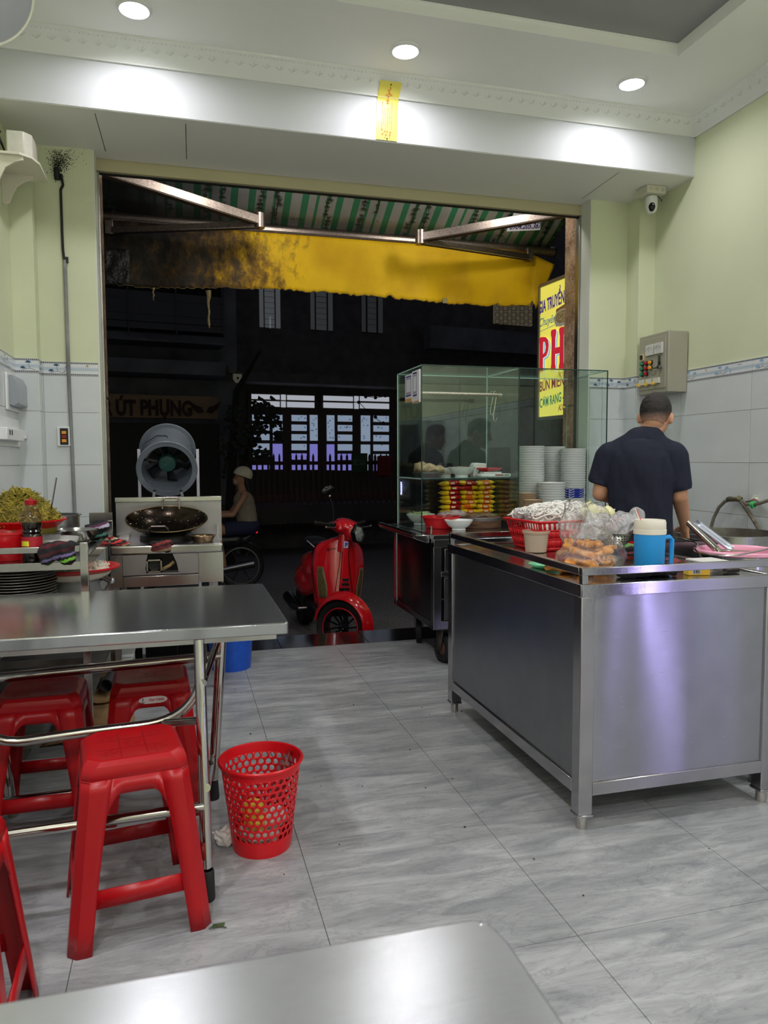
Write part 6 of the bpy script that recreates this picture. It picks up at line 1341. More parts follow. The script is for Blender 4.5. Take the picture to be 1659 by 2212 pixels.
# ---- pots beyond the counter on two low benches
b1 = thing('pot_bench', 'steel pot bench behind the right end of the counter', 'bench', (2.6, 2.68, 0))
part('top', MB().box((2.08, 2.28, .66), (3.18, 3.04, .69)), M_sidep, b1, bevel=.003)
for x in (2.10, 3.12):
    for y in (2.30, 2.98): part('leg', MB().box((x, y, 0), (x+.035, y+.035, .66)), M_bar, b1)
b2 = thing('pot_bench', 'lower steel bench in the corner carrying the widest stock pot', 'bench', (2.85, 3.6, 0))
part('top', MB().box((2.58, 3.07, .48), (3.19, 3.98, .51)), M_sidep, b2, bevel=.003)
for x in (2.60, 3.14):
    for y in (3.09, 3.93): part('leg', MB().box((x, y, 0), (x+.035, y+.035, .48)), M_bar, b2)
pk = Vector((2.32, 2.68, .691)); PR = .172
lathe_thing('stock_pot', 'steel pot with a wire bail holding the pink basket', 'pot', pk, wall_prof(PR-.01, PR-.01, .15, .002, .004), M_st)
pb_ = thing('pink_basket', 'round pink plastic basket set in the steel pot', 'basket', pk+Vector((0,0,.152)))
M_pink = mat('pink_plastic', (228, 160, 184), .35)
pcn = pk+Vector((0,0,.152))
part('rim', MB().lathe([(PR-.016, .0), (PR-.012, .012), (PR-.002, .019), (PR+.006, .014), (PR+.007, .004), (PR, 0)], 56, pcn), M_pink, pb_)
part('wall', MB().lathe([(PR-.014, .006), (PR-.022, -.03), (PR-.035, -.06), (PR-.06, -.07), (.0005, -.07)], 56, pcn), M_pink, pb_)
gm = MB()
for k in range(10):
    a0 = k*2*PI/10
    for i in range(-3, 4):
        for j in range(-3, 4):
            if abs(i)+abs(j) > 3: continue
            R0 = PR-.026; a = a0+i*.022; z = -.033+j*.006; gm.ell(pcn+Vector((R0*math.cos(a), R0*math.sin(a), z)), (.0022, .0022, .0022), None, 5, 3)
part('perforations', gm, mat('hole_mauve', (110, 80, 92), .6), pb_, kind='stuff')
part('wire_bail', MB().tube([gy(x, y, Y) for x, y, Y in ((1452, 1159, 2.9), (1475, 1164, 2.86), (1500, 1171, 2.80), (1508, 1177, 2.72), (1501, 1186, 2.62), (1508, 1193, 2.56), (1530, 1198, 2.5), (1565, 1200, 2.47), (1600, 1198, 2.46), (1640, 1190, 2.47), (1675, 1182, 2.5))], .0035, 6), M_tube, COL.objects['stock_pot.001'])
bxx = thing('steel_box', 'square open steel box left of the pink basket', 'pan', (2.2, 2.94, .69))
part('walls', MB().box((2.11, 2.89, .691), (2.34, 2.895, .872)).box((2.11, 3.02, .691), (2.34, 3.025, .872)).box((2.11, 2.895, .691), (2.115, 3.02, .872)).box((2.335, 2.895, .691), (2.34, 3.02, .872)), M_sidep, bxx)
part('bottom', MB().box((2.115, 2.895, .691), (2.335, 3.02, .70)), M_sidep, bxx)
lathe_thing('stock_pot', 'very wide shallow-rimmed steel stock pot against the right wall', 'pot', Vector((2.88, 3.42, .511)), wall_prof(.275, .275, .34, .003, .012), M_stb, 64)
bp_w = MB().lathe([(.0005, 0), (.27, 0)], 48, (2.88, 3.42, .511+.23)); part('broth', bp_w, mat('broth', (120, 96, 66), .1), COL.objects['stock_pot.002'])
scp = thing('noodle_scoop', 'long steel scoop leaning in the pink basket', 'scoop', pcn)
sa, sb_ = gy(1488, 1130, 2.86), gy(1549, 1188, 2.66); 
part('tube', MB().cyl(sa, sb_, .0135, .0165, 20), M_tube, scp)
ta, tb2 = gy(1497, 1124, 2.88), gy(1578, 1184, 2.68); dd = (tb2-ta).normalized(); sd = dd.cross(Vector((0,0,1))).normalized(); un = sd.cross(dd)
part('trough', MB().grid(lambda u, v: ta+(tb2-ta)*v + sd*(.026*math.cos(PI*u))*(1-.1*v) + un*(-.018*math.sin(PI*u)+.004), 10, 6), mat('scoop_satin', (196, 204, 214), .35, .8), scp, sol=.0012)
part('blade', MB().grid(lambda u, v: gy(1548, 1190, 2.66)+(gy(1622, 1194, 2.60)-gy(1548, 1190, 2.66))*v + Vector((0, .035*(u-.5)*2*(1-v)**.5, .006-.014*math.sin(PI*u)*(1-v))), 8, 8), M_tube, scp, sol=.0015)
# tap and hoses on the right wall
M_hose = mat('grey_hose', (120, 116, 104), .45, noise=(20, .3))
hs = thing('tap_hose', 'grey hose pair hung on the wall above the stock pots', 'hose', (3.17, 3.8, .85))
def wv(x, y, X=3.165): return gx(x, y, X)
part('hose', MB().tube([wv(1533, 1150), wv(1542, 1118), wv(1553, 1096), wv(1566, 1083), wv(1580, 1079), wv(1598, 1080)], .0105, 10), M_hose, hs)
part('hose', MB().tube([wv(1597, 1078), wv(1604, 1088), wv(1618, 1108), wv(1632, 1130), wv(1643, 1150)], .0115, 10), mat('taped_hose', (100, 94, 80), .6, noise=(50, .5)), hs)
part('fitting', MB().tube([wv(1572, 1079), wv(1576, 1078), wv(1590, 1079), wv(1600, 1079)], [.015, .017, .013, .017], 10), mat('brass_old', (130, 122, 100), .35, .9), hs)
part('wall_hook', MB().cyl(wv(1596, 1075, 3.21), wv(1596, 1075, 3.15), .012), mat('brass_old', (130, 122, 100), .35, .9), hs)
tp_ = thing('wall_tap', 'small chrome wall tap with a green clamp', 'tap', wv(1632, 1082, 3.2))
part('tap_body', MB().cyl(wv(1633, 1078, 3.21), wv(1629, 1082, 3.13), .014), M_tube, tp_); part('tap_lever', MB().cyl(wv(1628, 1081, 3.13), wv(1612, 1084, 3.12), .006), M_tube, tp_); part('flange', MB().cyl(wv(1634, 1078, 3.212), wv(1633.5, 1078, 3.20), .026), M_tube, tp_)
part('tap_hose', MB().tube([wv(1605, 1082, 3.14), wv(1612, 1089, 3.12), wv(1626, 1090, 3.12), wv(1642, 1087, 3.12), wv(1668, 1078, 3.12)], .0095, 10), M_hose, tp_)
part('green_clamp', MB().lathe([(.011, -.012), (.017, -.012), (.017, .012), (.011, .012)], 16, wv(1627, 1090, 3.12), (0, 1, 0)).bar(wv(1626, 1091, 3.12), wv(1624, 1098, 3.12), .012, .006), mat('clamp_green', (60, 190, 100), .4), tp_)
# cables below the control panel
wr_ = thing('wall_cables', 'dark cables running down the wall behind the cook', 'cable', (3.1, 4.45, .9))
for k, xx in enumerate((3.10, 3.13)): part('cable', MB().tube([(xx, 4.40, 1.50), (xx+.005, 4.41, 1.3), (xx, 4.43, .6)], .012, 8), mat(('cable_black', 'cable_brown')[k], ((26, 26, 26), (110, 96, 76))[k], .5), wr_)

# ---- control panel
KX, KY0, KY1 = 3.06, 4.215, 4.535; KZ1 = gy(1438, 712, KY0).z; KZ0 = gy(1440, 846, KY0).z
kp = thing('control_panel', 'grey electrical control panel with coloured lamps on the right wall', 'electrical panel', (3.14, 4.37, KZ0))
M_pan = mat('panel_beige', (158, 156, 138), .4, noise=(5, .05))
part('cabinet', MB().box((KX+.004, KY0, KZ0), (XW-.007, KY1, KZ1)), M_pan, kp, bevel=.006)
part('door', MB().box((KX-.002, KY0+.025, KZ0+.03), (KX+.006, KY1-.02, KZ1-.03)), M_pan, kp, bevel=.002)
def kd(u, v): return Vector((KX-.003, KY1-.02-(KY1-KY0-.045)*u, KZ1-.03-(KZ1-KZ0-.06)*v))    # u from far to near, v down
def kbox(nm, u0, u1, v0, v1, d, m, b=.001, **k): p, q = kd(u0, v0), kd(u1, v1); return part(nm, MB().box((KX-.002-d, q.y, q.z), (KX-.001, p.y, p.z)), m, kp, bevel=b, **k)
M_met = mat('meter_face', (206, 206, 200), .2)
for u0, v0 in ((.27, .165), (.60, .09)):
    pass
for u0 in (.28, .62): 
    kbox('meter', u0, u0+.30, .12, .33, .014, M_met, .002); p = kd(u0+.15, .22); part('meter_scale', MB().tube([p+Vector((-.0155, .028*math.cos(a), .018*math.sin(a)-.004)) for a in [PI*k/8 for k in range(9)]], .0007, 4), M_dark, kp); part('needle', MB().bar(p+Vector((-.0158, 0, -.012)), p+Vector((-.0158, .008, .012)), .001, .001), M_dark, kp)
kbox('rotary_plate', .02, .2, .27, .40, .008, mat('ivory_plate', (214, 196, 150), .4), .001); kbox('rotary_key', .08, .14, .29, .38, .02, M_dark, .002)
cols = (('green', (40, 130, 90)), ('red', (160, 30, 44)), ('amber', (226, 160, 44)))
for r_ in range(3):
    for c_ in range(3):
        if r_ == 2 and c_ == 2: continue
        p = kd(.13+.17*c_, .47+.105*r_); nm, col = cols[c_]
        part('pilot_lamp', MB().lathe([(.0005, .024), (.010, .022), (.0125, .016), (.0125, .0)], 20, p, (-1, 0, 0)), mat('lamp_'+nm, col, .25), kp, label='round %s pilot lamp' % nm); part('lamp_ring', MB().lathe([(.0125, .008), (.0155, .008), (.016, 0)], 20, p, (-1, 0, 0)), M_dark, kp)
kbox('lock_plate', .74, .86, .36, .58, .005, mat('lock_chrome', (170, 170, 170), .25, 1)); kbox('lock_slot', .76, .81, .48, .54, .007, M_dark)
part('latch_handle', MB().bar(kd(.85, .60)+Vector((-.02,0,0)), kd(.60, .61)+Vector((-.022,0,0)), .009, .009), mat('lock_chrome', (170, 170, 170), .25, 1), kp, bevel=.002); part('latch_knob', MB().cyl(kd(.85, .60), kd(.85, .60)+Vector((-.026,0,0)), .012), mat('lock_chrome', (170, 170, 170), .25, 1), kp)
part('maker_badge', MB().prism([(.03*math.cos(2*PI*k/20), .017*math.sin(2*PI*k/20)) for k in range(20)], 0, .001, lambda a, z, q: kd(.56, .68)+Vector((-.001-q, a, z))), mat('badge_grey', (140, 138, 120), .4), kp)
for k in range(3): kbox('breaker', .03+.29*k, .25+.29*k, .79-.0*k, .90-.0*k, .016, mat('breaker_ivory', (206, 206, 190), .4), .002); kbox('breaker_toggle', .03+.29*k, .10+.29*k, .86, .92, .030, mat('toggle_yellow', (226, 184, 80), .4), .001)
# ---- small dome camera
dc = Vector((3.075, 4.45, ZS-.004)); cm = thing('security_camera', 'small white pan camera under a junction box in the upper right corner', 'camera', (dc.x, dc.y, 2.86))
part('mount_box', MB().box(dc-Vector((.075, .06, .052)), dc+Vector((.07, .06, -.001))), mat('mount_ivory', (206, 204, 184), .45), cm, bevel=.004)
for k in range(3): part('knockout', MB().cyl(dc+Vector((-.045+.045*k, -.0605, -.026)), dc+Vector((-.045+.045*k, -.0615, -.026)), .013), mat('mount_shade', (188, 186, 166), .5), cm)
part('housing', MB().lathe([(.0005, 0), (.022, .003), (.036, .02), (.040, .045), (.040, .09), (.036, .108), (.028, .112)], 32, dc-Vector((0,0,.165))), M_white, cm)
q = dc-Vector((0,0,.165)); part('lens_window', MB().ell(q+Vector((-.010, -.020, .038)), (.024, .024, .033)), mat('lens_black', (12, 12, 16), .08), cm); part('lens', MB().ell(q+Vector((-.014, -.040, .046)), .006), mat('lens_glint', (190, 200, 220), .1, .5), cm)
part('lead', MB().tube([dc+Vector((.035, -.02, -.055)), dc+Vector((.05, -.03, -.075)), dc+Vector((.06, -.03, -.09))], .0025, 6), M_dark, cm)

# ---- food cart with glass case
M_red_refl = M_sidep
QX0, QX1, QY0, QY1, QZ0, QZ1 = 1.452, 2.79, 4.2, 4.865, .222, .80
kt = thing('food_cart', 'stainless wheeled food cart standing half across the doorway', 'cart', ((QX0+QX1)/2, 4.55, 0))
QYB = 5.06
part('top', MB().box((QX0-.004, QY0-.004, QZ1-.03), (QX1, QYB, QZ1)), M_ctop, kt, bevel=.003)
part('body_side', MB().box((QX0+.006, QY0+.05, QZ0+.04), (QX0+.010, QYB-.05, QZ1-.03)), steel('cart_dark_steel', (120, 116, 120), .12, wave=(2.2, .02), grain=60), kt)
for y in (QY0, QYB-.05): part('corner_post', MB().box((QX0, y, QZ0), (QX0+.05, y+.05, QZ1-.03)), M_bar, kt, bevel=.002)
for x in (QX1-.05,): part('corner_post', MB().box((x, QY0, QZ0), (x+.05, QY0+.05, QZ1-.03)), M_bar, kt, bevel=.002)
part('bottom_rail', MB().box((QX0+.002, QY0+.05, QZ0), (QX0+.03, QYB-.05, QZ0+.04)), M_bar, kt, bevel=.002)
part('bottom_rail', MB().box((QX0+.05, QY0+.002, QZ0), (QX1-.05, QY0+.03, QZ0+.05)), M_bar, kt, bevel=.002)
part('front_band', MB().box((QX0+.0, QY0-.006, QZ1-.075), (QX1, QY0+.02, QZ1-.028)), M_bar, kt, bevel=.002)
part('drawer', MB().box((QX0+.07, QY0-.004, QZ1-.22), (QX1-.06, QY0+.01, QZ1-.085)), M_st, kt, bevel=.003)
part('drawer_rail', MB().box((QX0+.05, QY0, QZ1-.255), (QX1-.05, QY0+.02, QZ1-.225)), M_bar, kt, bevel=.002)
part('door_panel', MB().box((QX0+.07, QY0+.002, QZ0+.055), (QX1-.06, QY0+.008, QZ1-.262)), M_sidep, kt, bevel=.002)
part('body_back', MB().box((QX0+.02, QYB-.012, QZ0+.02), (QX1, QYB-.006, QZ1-.03)), M_sidep, kt)
part('floor_panel', MB().box((QX0+.02, QY0+.02, QZ0+.002), (QX1, QYB-.02, QZ0+.012)), M_sidep, kt)
sl_ = part('side_lip', MB().prism([(QX0-.11, QZ1-.004), (QX0-.004, QZ1-.004), (QX0-.004, QZ1-.055), (QX0-.02, QZ1-.055), (QX0-.085, QZ1-.032), (QX0-.11, QZ1-.02)], QY0+.06, QYB, lambda x, z, q: Vector((x, q, z))), M_bar, kt, bevel=.004)
part('lip_tube', MB().cyl((QX0-.105, QY0+.06, QZ1+.002), (QX0-.105, QYB, QZ1+.002), .013), M_bar, kt)
part('latch', MB().cyl((1.53, 4.47, QZ1), (1.53, 4.47, QZ1+.03), .008), M_tube, kt)
def wheel(x, y, base, yaw, big=1):
    R = .088; w_ = thing_part = None
    c = Vector((x, y, base+R)); ax = Vector((math.cos(yaw), math.sin(yaw), 0)); fw = Vector((-ax.y, ax.x, 0))
    wl_ = part('wheel', MB().lathe([(.045, -.018), (R*.86, -.022), (R, -.014), (R, .014), (R*.86, .022), (.045, .018)], 36, c, ax), M_rub, kt)
    part('hub', MB().lathe([(.0005, -.024), (.02, -.024), (.046, -.012), (.046, .012), (.02, .024), (.0005, .024)], 24, c, ax), mat('hub_rust', (90, 60, 50), .6, noise=(30, .4)), wl_)
    tr = MB()
    for k in range(36): a = 2*PI*k/36; d = fw*math.cos(a)+Vector((0,0,math.sin(a))); p = c+d*(R-.001); tr.bar(p-ax*.019, p+ax*.019, .007, .007, d)
    part('tread', tr, M_rub, wl_, kind='stuff')
    fk = MB()
    for s_ in (-1, 1): fk.add([c+ax*s_*.03+fw*a+Vector((0,0,b_)) for a, b_ in ((-.015, -.012), (.02, -.012), (.045, QZ0-base-R-.004), (-.045, QZ0-base-R-.004))], [(0,1,2,3)])
    fk.box(c+Vector((-.05, -.05, QZ0-base-R-.012)), c+Vector((.05, .05, QZ0-base-R-.002)))
    part('fork', fk, mat('fork_steel', (90, 86, 78), .5, .8, noise=(20, .4)), wl_, sol=.004)
wheel(1.545, 4.275, 0, math.radians(12)); wheel(1.555, 4.80, 0, math.radians(-18)); wheel(2.70, 4.275, 0, .1); wheel(2.70, 4.80, 0, .1)
# glass case
GX0, GX1, GY0, GY1, GZ0, GZ1, GD = 1.469, 2.788, 4.48, 5.02, .802, 1.845, 2.138
gc = thing('glass_case', 'tall glass display case on the food cart', 'display case', ((GX0+GX1)/2, (GY0+GY1)/2, GZ0))
M_g = glass('case_glass', (248, 253, 251)); M_ge = mat('glass_edge', (120, 176, 156), .15, emit=None)
def pane_box(nm, lo, hi): return part(nm, MB().box(lo, hi), M_g, gc, smooth=False)
T = .005; SHZ = 1.13
pane_box('glass_pane', (GX0, GY0, GZ0), (GX0+T, GY1, GZ1)); pane_box('glass_pane', (GX1-T, GY0, GZ0), (GX1, GY1, GZ1))
pane_box('glass_pane', (GX0+T, GY1-T, GZ0), (GX1-T, GY1, GZ1)); pane_box('glass_pane', (GD, GY0, SHZ-.3), (GD+T, GY1-T, GZ1-T))
pane_box('glass_top', (GX0, GY0, GZ1), (GX1, GY1, GZ1+T)); pane_box('glass_shelf', (GX0+T, GY0, SHZ), (GD, GY1-T, SHZ+T))
pane_box('glass_pane', (GX0+T, GY0, SHZ+T+.001), (GD, GY0+T, GZ1))
ed = [((GX0, GY0, GZ0), (GX0, GY0, GZ1)), ((GX0, GY1, GZ0), (GX0, GY1, GZ1)), ((GD, GY0, GZ0), (GD, GY0, GZ1)), ((GD, GY1-T, GZ0), (GD, GY1-T, GZ1)), ((GX1-.002, GY0, GZ0), (GX1-.002, GY0, GZ1)), ((GX1-.002, GY1, GZ0), (GX1-.002, GY1, GZ1)),
      ((GX0, GY0, GZ1), (GX1, GY0, GZ1)), ((GX0, GY1, GZ1), (GX1, GY1, GZ1)), ((GX0, GY0, GZ1), (GX0, GY1, GZ1)), ((GD, GY0, GZ1-.002), (GD, GY1, GZ1-.002)), ((GX1, GY0, GZ1), (GX1, GY1, GZ1)), ((GX0, GY0, SHZ), (GD, GY0, SHZ)), ((GX0, GY1-T, SHZ), (GD, GY1-T, SHZ)), ((GX0, GY0, SHZ), (GX0, GY1, SHZ))]
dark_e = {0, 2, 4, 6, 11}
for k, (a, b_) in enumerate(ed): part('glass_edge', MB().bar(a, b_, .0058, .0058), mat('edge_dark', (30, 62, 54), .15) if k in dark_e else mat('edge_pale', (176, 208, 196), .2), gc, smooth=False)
part('hanging_rod', MB().cyl((GX0+T, 4.76, 1.695), (GD-.02, 4.76, 1.695), .0125), M_alu, gc); part('rod_flange', MB().cyl((GD-.03, 4.76, 1.695), (GD-.001, 4.76, 1.695), .02), M_tube, gc)
for k, dx in enumerate((0, .0)):
    pass
hk = thing('meat_hook', 'pair of steel S hooks hanging from the rod in the glass case', 'hook', (2.045, 4.76, 1.55))
hx = gy(1066, 850, 4.76).x
for k, (o_, l) in enumerate(((-.012, .15), (.012, .19))): part('hook', MB().tube([(hx+o_-.012, 4.76, 1.71), (hx+o_, 4.76, 1.722), (hx+o_+.012, 4.76, 1.71), (hx+o_+.004, 4.76, 1.66), (hx+o_-.012, 4.76, 1.71-l+.03), (hx+o_-.008, 4.76, 1.71-l), (hx+o_+.006, 4.76, 1.71-l-.006), (hx+o_+.014, 4.76, 1.71-l+.02)], .0035, 7), M_tube, hk)
# price stands on the left pane (printed panels, no code)
for k, (x0, x1, y0, y1, lab) in enumerate(((878, 893, 808, 873, 'narrow white printed card on the left glass pane, farther from the corner'), (893, 911, 797, 874, 'white printed card in a clear holder at the near corner of the glass pane'))):
    XG = GX0-.004; a, b_ = gx(x0, y0, XG), gx(x1, y1, XG); yF, yN = a.y, max(b_.y, GY0+.006); zT, zB = gx(x0, 812 if k == 0 else 803, XG).z, gx(x1, y1-6, XG).z
    s_ = thing('sign_card', lab, 'sign', (XG, (yF+yN)/2, zB)); part('card', MB().box((XG-.010, yN, zB), (XG, yF, zT)), mat('card_white', (224, 224, 226), .3), s_, bevel=.002)
    L0, L1 = yF-(yF-yN)*.16, yN+(yF-yN)*(.14 if k == 0 else .34)
    for f0, f1 in ((.06, .10), (.74, .78)): part('violet_bar', MB().box((XG-.0115, L1, zT-(zT-zB)*f1), (XG-.010, L0, zT-(zT-zB)*f0)), mat('card_violet', (60, 40, 130), .4), s_)
    for y in (L0, L1): part('violet_line', MB().box((XG-.0115, y-.0012, zT-(zT-zB)*.74), (XG-.010, y+.0012, zT-(zT-zB)*.10)), mat('card_violet', (60, 40, 130), .4), s_)
    for f in (.16, .66, .70): part('print_line', MB().box((XG-.0112, L1+.01, zT-(zT-zB)*f), (XG-.010, L0-.008, zT-(zT-zB)*(f-.012))), mat('card_ink', (70, 60, 100), .5), s_)
    part('gold_strip', MB().box((XG-.0112, yN+.004, zB+.004), (XG-.010, yF-.004, zB+(zT-zB)*(.13 if k == 0 else .06))), mat('card_gold', (206, 160, 90), .4, noise=(60, .4)), s_)
# things on the glass shelf
SZT = SHZ+T+.001
mt = thing('meat_tray', 'dull metal tray with a lump of boiled meat on the glass shelf', 'tray', (1.60, 4.76, SZT)); mtc = Vector((gy(925, 1028, 4.78).x, 4.78, SZT))
part('tray', MB().lathe(wall_prof(.085, .105, .032, .003, .004), 36, mtc), mat('dull_tray', (120, 120, 122), .4, .8), mt)
me = blob([('e', mtc+Vector((-.02, 0, .055)), (.085, .055, .036)), ('e', mtc+Vector((.06, 0, .05)), (.055, .04, .024)), ('e', mtc+Vector((-.045, .01, .078)), (.05, .045, .030))], .006, 2, off_of(mt), [mat('boiled_meat', (206, 184, 140), .5, noise=(14, .3), mottle_rgb=(130, 96, 76))], lambda v: v+mnoise.noise_vector(v*24)*.022+mnoise.noise_vector(v*60)*.006)
part('meat', me, mat('boiled_meat', (206, 184, 140), .5), mt)
BOWLP = lambda s_: [(.0005, .016*s_), (.038*s_, .018*s_), (.066*s_, .036*s_), (.090*s_, .066*s_), (.0935*s_, .068*s_), (.092*s_, .062*s_), (.070*s_, .030*s_), (.044*s_, .013*s_), (.046*s_, 0), (.042*s_, 0), (.038*s_, .010*s_), (.0005, .012*s_)]
x_ = gy(997, 1028, 4.66).x; lathe_thing('soup_bowl', 'white footed bowl of pale meat on the glass shelf beside the scale', 'bowl', Vector((x_, 4.66, SZT)), BOWLP(.98), M_ceramic)
lathe_thing('soup_bowl', 'white bowl partly hidden behind the meat tray on the glass shelf', 'bowl', Vector((gy(962, 1028, 4.9).x, 4.9, SZT)), BOWLP(.85), M_ceramic)
part('bowl_filling', MB().ell((x_, 4.66, SZT+.05), (.07, .07, .022)), mat('boiled_meat', (206, 184, 140), .5), COL.objects['soup_bowl'])
sc2 = thing('kitchen_scale', 'white kitchen scale with a red tray on the glass shelf', 'scale', (gy(1065, 1028, 4.68).x, 4.70, SZT)); sx_ = 2.008
part('base', MB().box((sx_-.10, 4.56, SZT), (sx_+.115, 4.72, SZT+.022)), M_white, sc2, bevel=.008); part('platform', MB().box((sx_-.07, 4.58, SZT+.022), (sx_+.055, 4.71, SZT+.034)), M_white, sc2, bevel=.003)
part('back_column', MB().prism([(sx_-.115, SZT), (sx_-.085, SZT), (sx_-.07, SZT+.05), (sx_-.02, SZT+.055), (sx_-.02, SZT+.09), (sx_-.10, SZT+.095), (sx_-.115, SZT+.08)], 4.66, 4.73, lambda x, z, q: Vector((x, q, z))), M_white, sc2, bevel=.006)
part('display', MB().box((sx_+.0, 4.5585, SZT+.008), (sx_+.06, 4.5605, SZT+.018)), mat('display_red', (140, 60, 54), .3), sc2); part('keys', MB().box((sx_+.065, 4.5585, SZT+.008), (sx_+.10, 4.5605, SZT+.018)), mat('keys_green', (80, 120, 90), .4), sc2)
lathe_thing('scale_tray', 'shallow red tray lying on the white scale', 'tray', Vector((sx_-.008, 4.645, SZT+.035)), wall_prof(.05, .083, .026, .002, .004), M_redb)
# noodle packets
M_py = mat('packet_yellow', (238, 204, 40), .3, noise=(30, .12)); M_pr = mat('packet_red', (176, 30, 34), .3, noise=(40, .1)); M_po = mat('packet_orange', (232, 120, 34), .3, noise=(40, .1)); M_pw = mat('packet_cream', (236, 214, 170), .35)
def packet(mid, label, loc):
    t = thing('noodle_packet', label, 'noodle packet', loc, group='instant noodle packets in the glass case', local=True)
    def pf_(u, v, s_): x = (u-.5)*.135; y = (v-.5)*.10; e = max(0, 1-abs(2*u-1)**4)*max(0, 1-abs(2*v-1)**4); return Vector((x, y, s_*.0165*e**.5+.0017*math.sin(u*40+v*9)))
    for nm, u0, u1, m in (('wrapper_end', 0, .36, M_py), ('wrapper_middle', .36, .74, mid), ('wrapper_end', .74, 1, M_py if mid is M_po else mid)):
        mb = MB()
        for s_ in (-1, 1): mb.grid(lambda u, v: pf_(u0+(u1-u0)*u, v, s_), 6, 8)
        part(nm, mb, m, t)
    part('print_patch', MB().box((-.01, -.0505, -.006), (.02, -.0495, .006)), M_pw, t)
    part('crimp', MB().box((-.0735, -.05, -.001), (-.066, .05, .001)), M_py, t); part('crimp', MB().box((.066, -.05, -.001), (.0735, .05, .001)), M_py, t)
    return t
px0 = gy(953, 1037, 4.86).x+.07; tops = 1.105; pr_ = None; po_ = None; rp_ = random.Random(2)
for cI in range(3):
    for lv_ in range(9):
        x = px0+.127*cI+rp_.uniform(-.009, .009)-(lv_ < 4)*.004; z = tops-.017-.0325*(8-lv_); red = (cI == 0) or (cI == 1 and lv_ > 6)
        lab = nth(8-lv_, 'yellow and %s packet' % ('red' if red else 'orange'), 'of the %s noodle pile' % ('left', 'middle', 'right')[cI])
        src = pr_ if red else po_
        if src is None:
            src = packet(M_pr if red else M_po, lab, (x, 4.86+.01*cI, z))
            if red: pr_ = src
            else: po_ = src
        else: dup(src, (x, 4.86+.01*cI, z), rot=(rp_.uniform(-.05, .05), rp_.uniform(-.09, .09), rp_.uniform(-.12, .12)+(PI if cI == 1 and lv_ % 2 else 0)), label=lab)
# basins, bowl, chopping block on the cart top
QT = QZ1+.002
lathe_thing('basin', 'red plastic basin at the left of the cart top', 'basin', Vector((1.655, 4.64, QT)), wall_prof(.095, .122, .075, .003, .014), M_redb)
film('clear_bag', 'crumpled clear bag lying over the red basins in the glass case', Vector((1.76, 4.70, QT+.075)), [('e', (0, 0, .008), (.11, .06, .02)), ('e', (.03, 0, .02), (.06, .05, .018))], M_filmw, .008, .01, 30)
lathe_thing('basin', 'second red basin behind, its rim showing past the white bowl', 'basin', Vector((1.85, 4.80, QT)), wall_prof(.085, .12, .065, .003, .012), M_redb)
lathe_thing('soup_bowl', 'white footed bowl standing at the front of the cart top', 'bowl', Vector((1.705, 4.44, QT)), BOWLP(.98), M_ceramic)
lb3 = lathe_thing('soup_bowl', 'white bowl of shredded cabbage at the far left of the cart top', 'bowl', Vector((1.60, 4.90, QT)), BOWLP(1.08), M_ceramic)
cg = MB(); 
for k in range(120): c = Vector((1.60+rp_.gauss(0, .03), 4.90+rp_.gauss(0, .03), QT+.075+rp_.uniform(0, .014))); d = Vector((rp_.uniform(-1, 1), rp_.uniform(-1, 1), rp_.uniform(-.3, .3)))*.014; cg.tube([c-d, c+d], .0016, 4)
part('cabbage_bed', MB().ell((1.60, 4.90, QT+.055), (.075, .075, .024)), mat('cabbage_pale', (206, 222, 170), .5), lb3); part('shredded_cabbage', cg, mat('cabbage_pale', (206, 222, 170), .5), lb3, kind='stuff')
cbk = thing('chopping_block', 'round wooden chopping block on the cart top', 'chopping block', (1.93, 4.47, QT)); cbc = Vector((1.93, 4.62, QT))
part('wood', MB().lathe([(.0005, 0), (.135, 0), (.137, .006), (.137, .066), (.134, .07), (.0005, .07)], 48, cbc), mat('block_wood', (104, 72, 50), .7, noise=(9, .35), stretch=(1, 1, 5), mottle_rgb=(70, 48, 34)), cbk)
part('steel_band', MB().lathe([(.1375, .048), (.139, .05), (.139, .066), (.1375, .068)], 48, cbc), mat('dull_tray', (120, 120, 122), .4, .8), cbk)
film('cling_sheet', 'clear plastic sheet wrapped over the chopping block', cbc+Vector((0,0,.071)), [('e', (0, 0, .008), (.125, .11, .012))], M_film, .008, .008, 40)
# ---- bowl stacks, every bowl its own object
def bowl_mesh(r, h, foot=.5):
    return [(.0005, h*.16), (r*foot*.9, h*.18), (r*.80, h*.55), (r*.965, h*.97), (r*.985, h), (r, h*.99), (r*.995, h*.93), (r*.975, h*.88), (r*.84, h*.45), (r*foot*1.08, h*.12), (r*foot*1.06, 0), (r*foot*.95, 0), (r*foot*.9, h*.08), (.0005, h*.1)]
def stack(x, y, z, n, r, dz, h, m, what, where, group):
    t0 = None; ra = random.Random(int(x*1000))
    for k in range(n):
        ox = ra.uniform(-.0012, .0012)
        if t0 is None:
            t0 = thing('melamine_bowl', what, 'bowl', (x, y, z), group=group, local=True); t0['label'] = nth(n-1, what, where); part('bowl_body', MB().lathe(bowl_mesh(r, h), 36, (0,0,0)), m, t0)
        else: dup(t0, (x+ox, y, z+dz*k), label=nth(n-1-k, what, where))
    return z+dz*(n-1)+h
DZ = .01655; base = QT
zA = gy(1147, 965, 4.74).z; H_ = .062
nA = round((zA-H_-base)/DZ)+1; nB = round((gy(1195, 965, 4.90).z-H_-base)/DZ)+1; nC = round((gy(1243, 967, 4.74).z-H_-base)/DZ)+1; nD = round((gy(1191, 1041, 4.57).z-H_-base)/DZ)+1
xA = (gy(1120, 1000, 4.74).x+gy(1173, 1000, 4.74).x)/2+.003; rA = .0925
stack(xA, 4.74, base, nA, rA, DZ, H_, M_melam, 'white bowl', 'of the tall left stack in the case', 'white bowls of the tall left stack')
